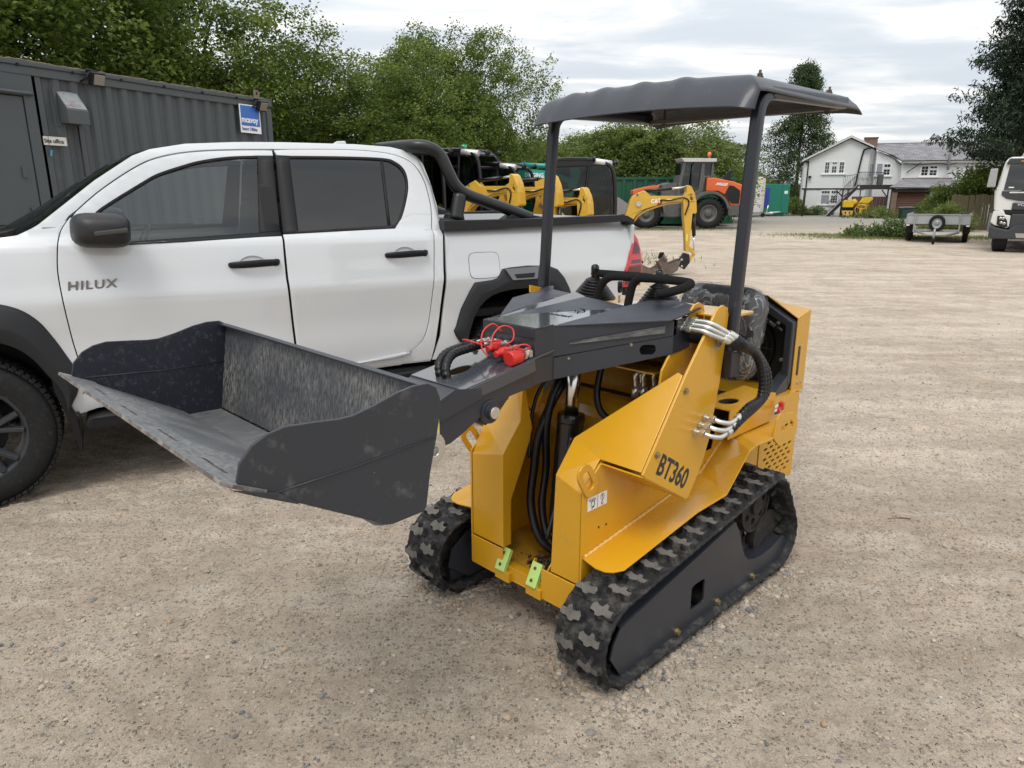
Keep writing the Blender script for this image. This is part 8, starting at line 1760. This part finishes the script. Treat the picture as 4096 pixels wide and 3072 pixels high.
# the house stands square to the line of sight: turn the group about its left front corner
HP = Vector((21.72, 55.0, 0)); HR = Matrix.Rotation(radians(-20), 3, 'Z'); HK = (0.93, 0.90, 0.975)
def house_map(p): d = Vector((p[0], p[1], p[2])) - HP; return HP + HR @ Vector((d.x * HK[0], d.y * HK[1], d.z * HK[2]))
for o in list(COL.objects):
    if o.parent is None and (o in (HS, GA, ST, PG, GT) or o.get('category') in ('concrete mixer', 'bin')):
        dy = {'garage': -3.6, 'outside_stair': -3.2, 'timber_pergola': -4.1, 'boarded_gate': -3.4}.get(o.name, 0.0 if o is HS else o.location.y - 55.0)
        o.location = house_map(o.location + Vector((-0.40 * dy, 0, 0))); o.rotation_euler[2] += radians(-20)
        if o in (HS, GA, ST, PG, GT): o.scale = HK
# ------------------------------------------------------------------ trees and plants
LEAF1 = leafmat('hedge_leaf', (0.046, 0.078, 0.013), (0.115, 0.168, 0.028), (0.25, 0.305, 0.066), 0.40)
LEAF2 = leafmat('willow_leaf', (0.095, 0.130, 0.028), (0.165, 0.215, 0.052), (0.27, 0.31, 0.10), 0.45)
LEAF3 = leafmat('birch_leaf', (0.026, 0.044, 0.014), (0.055, 0.085, 0.027), (0.10, 0.14, 0.048))
LEAF4 = leafmat('spruce_needle', (0.007, 0.016, 0.006), (0.014, 0.030, 0.011), (0.030, 0.052, 0.018), 0.15)
BARK = mat('bark', (0.07, 0.058, 0.045), 0.9, var=0.3, vscale=8, bump=0.8, bscale=20)
def leaves(name, C, S, n_per, size, material, seed, up=0.5, asp=0.62, droop=0.0):
    """leaves: folded four-cornered blades scattered round clump centres C with spread S"""
    r = np.random.default_rng(seed); n = len(C) * n_per
    ci = np.repeat(np.arange(len(C)), n_per)
    P = C[ci] + r.normal(0, 1, (n, 3)) * S[ci][:, None] * np.array([1, 1, 0.75])
    nrm = r.normal(0, 1, (n, 3)); nrm[:, 2] = np.abs(nrm[:, 2]) + up; nrm /= np.linalg.norm(nrm, axis=1)[:, None]
    t = r.normal(0, 1, (n, 3)); t[:, 2] -= droop; t -= nrm * (t * nrm).sum(1)[:, None]; t /= np.linalg.norm(t, axis=1)[:, None]
    b = np.cross(nrm, t); L_ = size * (0.7 + 0.6 * r.random(n))[:, None]; W_ = L_ * asp * 0.5
    v0 = P; v1 = P + t * L_ * 0.45 + b * W_ + nrm * L_ * 0.10; v2 = P + t * L_ - nrm * L_ * 0.08; v3 = P + t * L_ * 0.45 - b * W_ + nrm * L_ * 0.10
    V = np.stack([v0, v1, v2, v3], 1).reshape(-1, 3); F = np.arange(n * 4).reshape(-1, 4)
    ch = r.random(len(C)); hue = np.clip(0.62 * ch[ci] + 0.38 * r.random(n), 0, 1)
    return npmesh(name, V, F, material, hue=hue)
def crown_points(n, rx, ry, rz, zc, seed, lump=0.3, shell=0.55):
    r = np.random.default_rng(seed); d = r.normal(0, 1, (n, 3)); d /= np.linalg.norm(d, axis=1)[:, None]
    B = r.normal(0, 1, (26, 3)); B /= np.linalg.norm(B, axis=1)[:, None]; A = r.uniform(-1, 1, 26)
    w = np.exp(-((1 - d @ B.T) / 0.10)) @ A
    rad = (1 + lump * np.clip(w, -1.2, 1.2)) * (shell + (1 - shell) * r.random(n) ** 0.6)
    return np.stack([d[:, 0] * rx * rad, d[:, 1] * ry * rad, zc + d[:, 2] * rz * rad], 1)
def limbs(parent, h, r0, crown, k=9, seed=1, name='trunk', base=0.25):
    rr = random.Random(seed); mb = MB(); top = Vector((rr.uniform(-.3, .3), rr.uniform(-.3, .3), h * 0.82))
    mb.tube(catmull([(0, 0, -0.05), (0.05, 0.03, h * 0.25), (0.0, 0.08, h * 0.5), top], 4), [r0 * (1 - 0.065 * i) for i in range(13)], 9)
    for i in range(k):
        z = h * (base + 0.5 * rr.random()); p = Vector((0.03, 0.05, z)); c = crown[rr.randrange(len(crown))]; e_ = Vector(c)
        if e_.z < z: e_.z = z + 0.5
        mb.tube(catmull([p, p.lerp(e_, 0.45) + Vector((0, 0, 0.15 * h * rr.random())), e_], 4), [r0 * 0.35 * (1 - 0.1 * j) for j in range(9)], 6)
    return mb.build(name, BARK, parent)
PROTO = {}
def tree_kind(kind):
    if kind in PROTO: return PROTO[kind]
    if kind.startswith('near'):      # broad leafed roadside trees whose foliage reaches the ground
        sd = int(kind[-1]); C = np.concatenate([crown_points(900, 2.5, 2.5, 3.1, 3.2, sd, 0.48, 0.60), crown_points(420, 1.9, 1.9, 2.6, 3.0, sd + 50, 0.3, 0.3)]); C = C[C[:, 2] > 0.1]
        o = leaves('crown', C, np.full(len(C), 0.155), 74, 0.080, LEAF1, sd, 0.6, 0.78); h = 5.6
    elif kind.startswith('mid'):
        sd = int(kind[-1]); C = crown_points(760, 2.7, 2.7, 2.6, 2.6, sd + 10, 0.4, 0.5); C = C[C[:, 2] > 0.05]
        o = leaves('crown', C, np.full(len(C), 0.26), 42, 0.13, LEAF1 if sd % 2 else LEAF2, sd + 10, 0.5, 0.6); h = 4.6
    elif kind == 'wispy':
        C = crown_points(520, 2.6, 2.2, 2.3, 2.4, 33, 0.5, 0.45); r = np.random.default_rng(4)
        arch = []
        for k in range(40):
            a = r.random() * 2 * pi; l = 1.2 + 1.6 * r.random(); z0 = 3.2 + r.random() * 1.2
            for t in np.linspace(0.2, 1, 9): arch.append((cos(a) * l * t * 1.3, sin(a) * l * t, z0 + 1.2 * t - 1.3 * t * t))
        C = np.concatenate([C, np.array(arch)]); o = leaves('crown', C, np.concatenate([np.full(520, 0.25), np.full(len(arch), 0.09)]), 34, 0.13, LEAF2, 34, 0.3, 0.42); h = 4.4
    elif kind == 'birch':
        r = np.random.default_rng(12); C = []; S = []
        for k in range(330):
            z0 = 2.0 + 8.2 * r.random() ** 0.85; f = (z0 - 2.0) / 8.4; a = r.random() * 2 * pi; reach = (3.9 * (1 - f) ** 0.75 * (0.55 + 0.6 * r.random()) + 0.3) * (1 + 0.25 * cos(a * 3 + 1))
            for t in np.linspace(0.32, 1, 7): C.append((cos(a) * reach * t, sin(a) * reach * t, z0 + 1.2 * t - 1.7 * t ** 2.2 * (1 - 0.4 * f) + 0.1 * r.normal())); S.append(0.16 + 0.10 * (1 - t))
        o = leaves('crown', np.array(C), np.array(S), 17, 0.14, LEAF3, 13, 0.2, 0.6, 0.8); h = 10.4
    elif kind == 'spruce':
        r = np.random.default_rng(14); C = []; S = []; H_ = 15.0
        for lv in range(44):
            z0 = 3.5 + 11.4 * (lv / 44) ** 0.98; R_ = 4.3 * (1 - lv / 46) ** 0.9 + 0.2
            for k in range(13):
                a = 2 * pi * (k + r.random()) / 13; l = R_ * (0.70 + 0.45 * r.random())
                for t in np.linspace(0.10, 1, 11):
                    wd = 0.55 * (1 - t) ** 0.5 * t ** 0.3 * min(1.4, R_ / 2.5)
                    for q_ in (-1, 0, 1): C.append((cos(a) * l * t - sin(a) * wd * q_, sin(a) * l * t + cos(a) * wd * q_, z0 - 0.9 * t + 0.75 * t * t - 0.10 * abs(q_) + 0.03 * r.normal())); S.append(0.12)
        C = np.array(C); o = leaves('crown', C, np.array(S), 13, 0.21, LEAF4, 15, 0.1, 0.26, 0.9); h = 15
    elif kind == 'elder':
        C = crown_points(420, 2.1, 1.3, 1.05, 1.25, 61, 0.45, 0.4); o = leaves('crown', C, np.full(len(C), 0.20), 34, 0.13, LEAF1, 62, 0.5, 0.6); h = 2.2
    COL.objects.unlink(o); PROTO[kind] = (o, C, h); return PROTO[kind]
def tree(kind, x_, y, s, rz, label, name='hedge_tree', cat='tree', group=None, sz=None, r0=0.13, z=0.0):
    o, C, h = tree_kind(kind); t = thing(name, label, cat, (x_, y, z), rz, group); t.scale = (s, s, sz or s)
    c = o.copy(); COL.objects.link(c); c.parent = t; limbs(t, h, r0, C[::9], seed=int(abs(x_ * 10)) + 1); return t
GRP = 'broadleaf trees along the yard edge'
tree('near1', -10.3, 10.3, 1.18, 0.3, 'leafy green tree above the left end of the container, cut off by the frame', group=GRP)
tree('near2', -8.7, 13.4, 1.18, 2.0, 'leafy green tree rising directly behind the container wall', group=GRP)
tree('near1', -6.9, 16.6, 0.94, 3.4, 'leafy green tree behind the container corner with the lifting lug', group=GRP)
tree('near2', -5.3, 18.9, 0.88, 5.0, 'leafy green tree directly above the cab roof aerial of the pickup', group=GRP, sz=0.74)
tree('near1', -3.5, 20.6, 0.90, 1.2, 'green tree with a low top in the dip of the treeline', group=GRP, sz=0.74)
tree('near2', -1.35, 24.2, 0.80, 0.6, 'large round topped tree left of the canopy, highest in the middle of the treeline', group=GRP, sz=0.94)
tree('near1', -2.6, 23.4, 0.85, 4.1, 'green tree merging into the left flank of the round topped tree', group=GRP, sz=0.88)
tree('near2', -13.0, 13.5, 1.25, 4.4, 'tall tree in the second row behind the container, partly showing sky', group=GRP)
tree('mid1', 2.2, 40.0, 1.25, 0.4, 'small green tree just right of the round topped one, above the teal boom', group=GRP, sz=0.82)
tree('mid2', 4.1, 41.0, 1.25, 1.4, 'pale green tree above the canopy post with the black cab below it', group=GRP, sz=0.78)
tree('mid3', 6.0, 42.5, 1.25, 2.4, 'dark green tree under the left half of the canopy', group=GRP, sz=0.98)
tree('wispy', 7.6, 40.5, 1.3, 0.2, 'loose willowy tree under the middle of the canopy', group=GRP, sz=1.04)
tree('mid2', 9.9, 42.0, 1.3, 3.9, 'pale green tree rising behind the wheel loader cab', group=GRP, sz=0.98)
tree('wispy', 11.6, 44.0, 1.05, 2.2, 'willowy tree with arching twigs right of the wheel loader cab', group=GRP, sz=0.92)
tree('mid1', 14.4, 53.0, 1.0, 5.2, 'small dark tree left of the right canopy post, last of the treeline', group=GRP, sz=0.74)
tree('mid3', 0.5, 38.0, 1.2, 5.5, 'dark green tree low in the treeline above the teal excavator', group=GRP, sz=0.80)
for k, (x_, y, s, lb) in enumerate(((19.5, 64, 0.85, 'low bush above the white trailer roof, left of the cabin exhaust'), (21.5, 66, 0.8, 'low bush showing over the generator cabin'), (17.0, 66, 0.8, 'low bush above the white trailer beside the canopy post'), (23.4, 64, 0.7, 'low bush in the gap between generator cabin and house'))):
    tree('mid2', x_, y, s, k * 1.3, lb, name='bush', cat='bush', group='low bushes behind the trailers', sz=0.62 if k != 3 else 0.5)
tree('birch', 24.7, 64, 1.12, 0.8, 'tall airy dark birch tree behind the house gable', name='birch_tree', r0=0.16)
tree('spruce', 23.2, 31.5, 1.0, 0.5, 'tall dark spruce tree overhanging the house at the right edge', name='spruce_tree', r0=0.28)
tree('elder', 22.6, 34.2, 0.95, 0.2, 'bushy green shrub spilling over the timber fence', name='elder_shrub', cat='shrub', sz=1.0, z=0.75, r0=0.06)
tree('elder', 20.6, 34.6, 0.60, 1.8, 'straggly shrub at the left end of the timber fence', name='elder_shrub', cat='shrub', sz=0.8, z=0.25, r0=0.05)
# weeds and grass
def tufts(name, cen, n_per, size, spread, material, seed, zs=0.3, asp=0.25):
    C = np.array(cen, float); o = leaves(name, C, np.full(len(C), spread), n_per, size, material, seed, up=-0.6, asp=asp, droop=-1.2); return o
GRS = leafmat('grass_blade', (0.10, 0.13, 0.035), (0.16, 0.20, 0.06), (0.30, 0.29, 0.13), 0.3)
def blades(name, xy, h, material, seed):
    r = np.random.default_rng(seed); n = len(xy); a = r.random(n) * 2 * pi; hh = h * (0.5 + r.random(n)); w = 0.006 + 0.006 * r.random(n); lean = r.normal(0, 0.35, (n, 2)) * hh[:, None]
    x_, y = xy[:, 0], xy[:, 1]; dx, dy = np.cos(a) * w, np.sin(a) * w
    V = np.stack([np.stack([x_ - dx, y - dy, x_ * 0], 1), np.stack([x_ + dx, y + dy, x_ * 0], 1), np.stack([x_ + lean[:, 0], y + lean[:, 1], hh], 1)], 1).reshape(-1, 3)
    o = npmesh(name, V, np.arange(n * 3).reshape(-1, 3), material, hue=r.random(n)); struct(o, 'stuff'); return o
r = np.random.default_rng(77)
def patch(cx, cy, sx, sy, n): return np.stack([cx + r.normal(0, sx, n), cy + r.normal(0, sy, n)], 1)
xy = np.concatenate([patch(13.7, 26.3, 1.3, 0.6, 4500), patch(12.0, 28.0, 1.0, 0.5, 1200), patch(6.5, 32.2, 1.6, 0.5, 1500), patch(16.5, 26.2, 1.6, 0.6, 2500), patch(3.2, 17.5, 0.6, 0.9, 300)])
blades('grass', xy, 0.075, GRS, 3)
def weed(x_, y, s, h, n, label, seed, cat='weeds', name='weed_clump', material=LEAF2):
    q_ = np.random.default_rng(seed); C = np.stack([q_.normal(0, s, n), q_.normal(0, s * 0.6, n), q_.random(n) * h], 1); C[:, 2] *= np.exp(-(C[:, 0] / (s * 1.6)) ** 2)
    o = leaves(name, C, np.full(n, 0.09), 22, 0.13, material, seed + 1, 0.0, 0.4, -0.6); o.location = (x_, y, 0.0); tag(o, label, cat); return o
WD = leafmat('weed_leaf', (0.055, 0.10, 0.025), (0.10, 0.16, 0.045), (0.19, 0.24, 0.09), 0.3)
weed(13.75, 26.3, 0.36, 0.70, 70, 'tall green weeds growing left of the flatbed trailer', 21, material=WD)
weed(13.05, 26.7, 0.35, 0.40, 40, 'lower green weeds left of the tall clump beside the trailer', 22, material=WD)
weed(12.5, 26.7, 0.10, 0.22, 22, 'lone small dark weed in the grass strip', 23, material=LEAF1)
weed(24.2, 48.2, 0.8, 0.7, 120, 'grey green undergrowth between the gate and the wheeled bin', 24, material=LEAF2)
weed(26.7, 47.6, 0.5, 0.9, 90, 'tall weeds between the wheeled bin and the trailer', 25, material=WD)
weed(22.6, 54.3, 0.55, 0.6, 70, 'low plants at the foot of the house wall near the stair', 26, material=WD)
weed(20.9, 54.0, 0.45, 1.3, 110, 'overgrown greenery between the generator cabin and the house', 27, material=LEAF1)
weed(18.5, 31.0, 0.55, 1.1, 150, 'white flowering weeds in front of the timber fence left end', 28, material=LEAF2)
# distant land so that the horizon is closed
hm = MB(); rr = random.Random(9); n = 90; top = []
for k in range(n): x_ = -420 + 840 * k / (n - 1); top.append((x_, 5.0 + 2.2 * vnoise(np.array([x_ * 0.03]), np.array([0.5]), 8)[0] + 1.2 * vnoise(np.array([x_ * 0.15]), np.array([2.5]), 8)[0]))
hm.add([(x_, 300, -1) for x_, _ in top] + [(x_, 305, z) for x_, z in top] + [(x_, 420, 0) for x_, _ in top], [(i, i + 1, i + 1 + n, i + n) for i in range(n - 1)] + [(i + n, i + 1 + n, i + 1 + 2 * n, i + 2 * n) for i in range(n - 1)])
struct(hm.build('distant_hedgerow', mat('far_foliage', (0.045, 0.065, 0.025), 0.95, var=0.4, vscale=0.3), None))
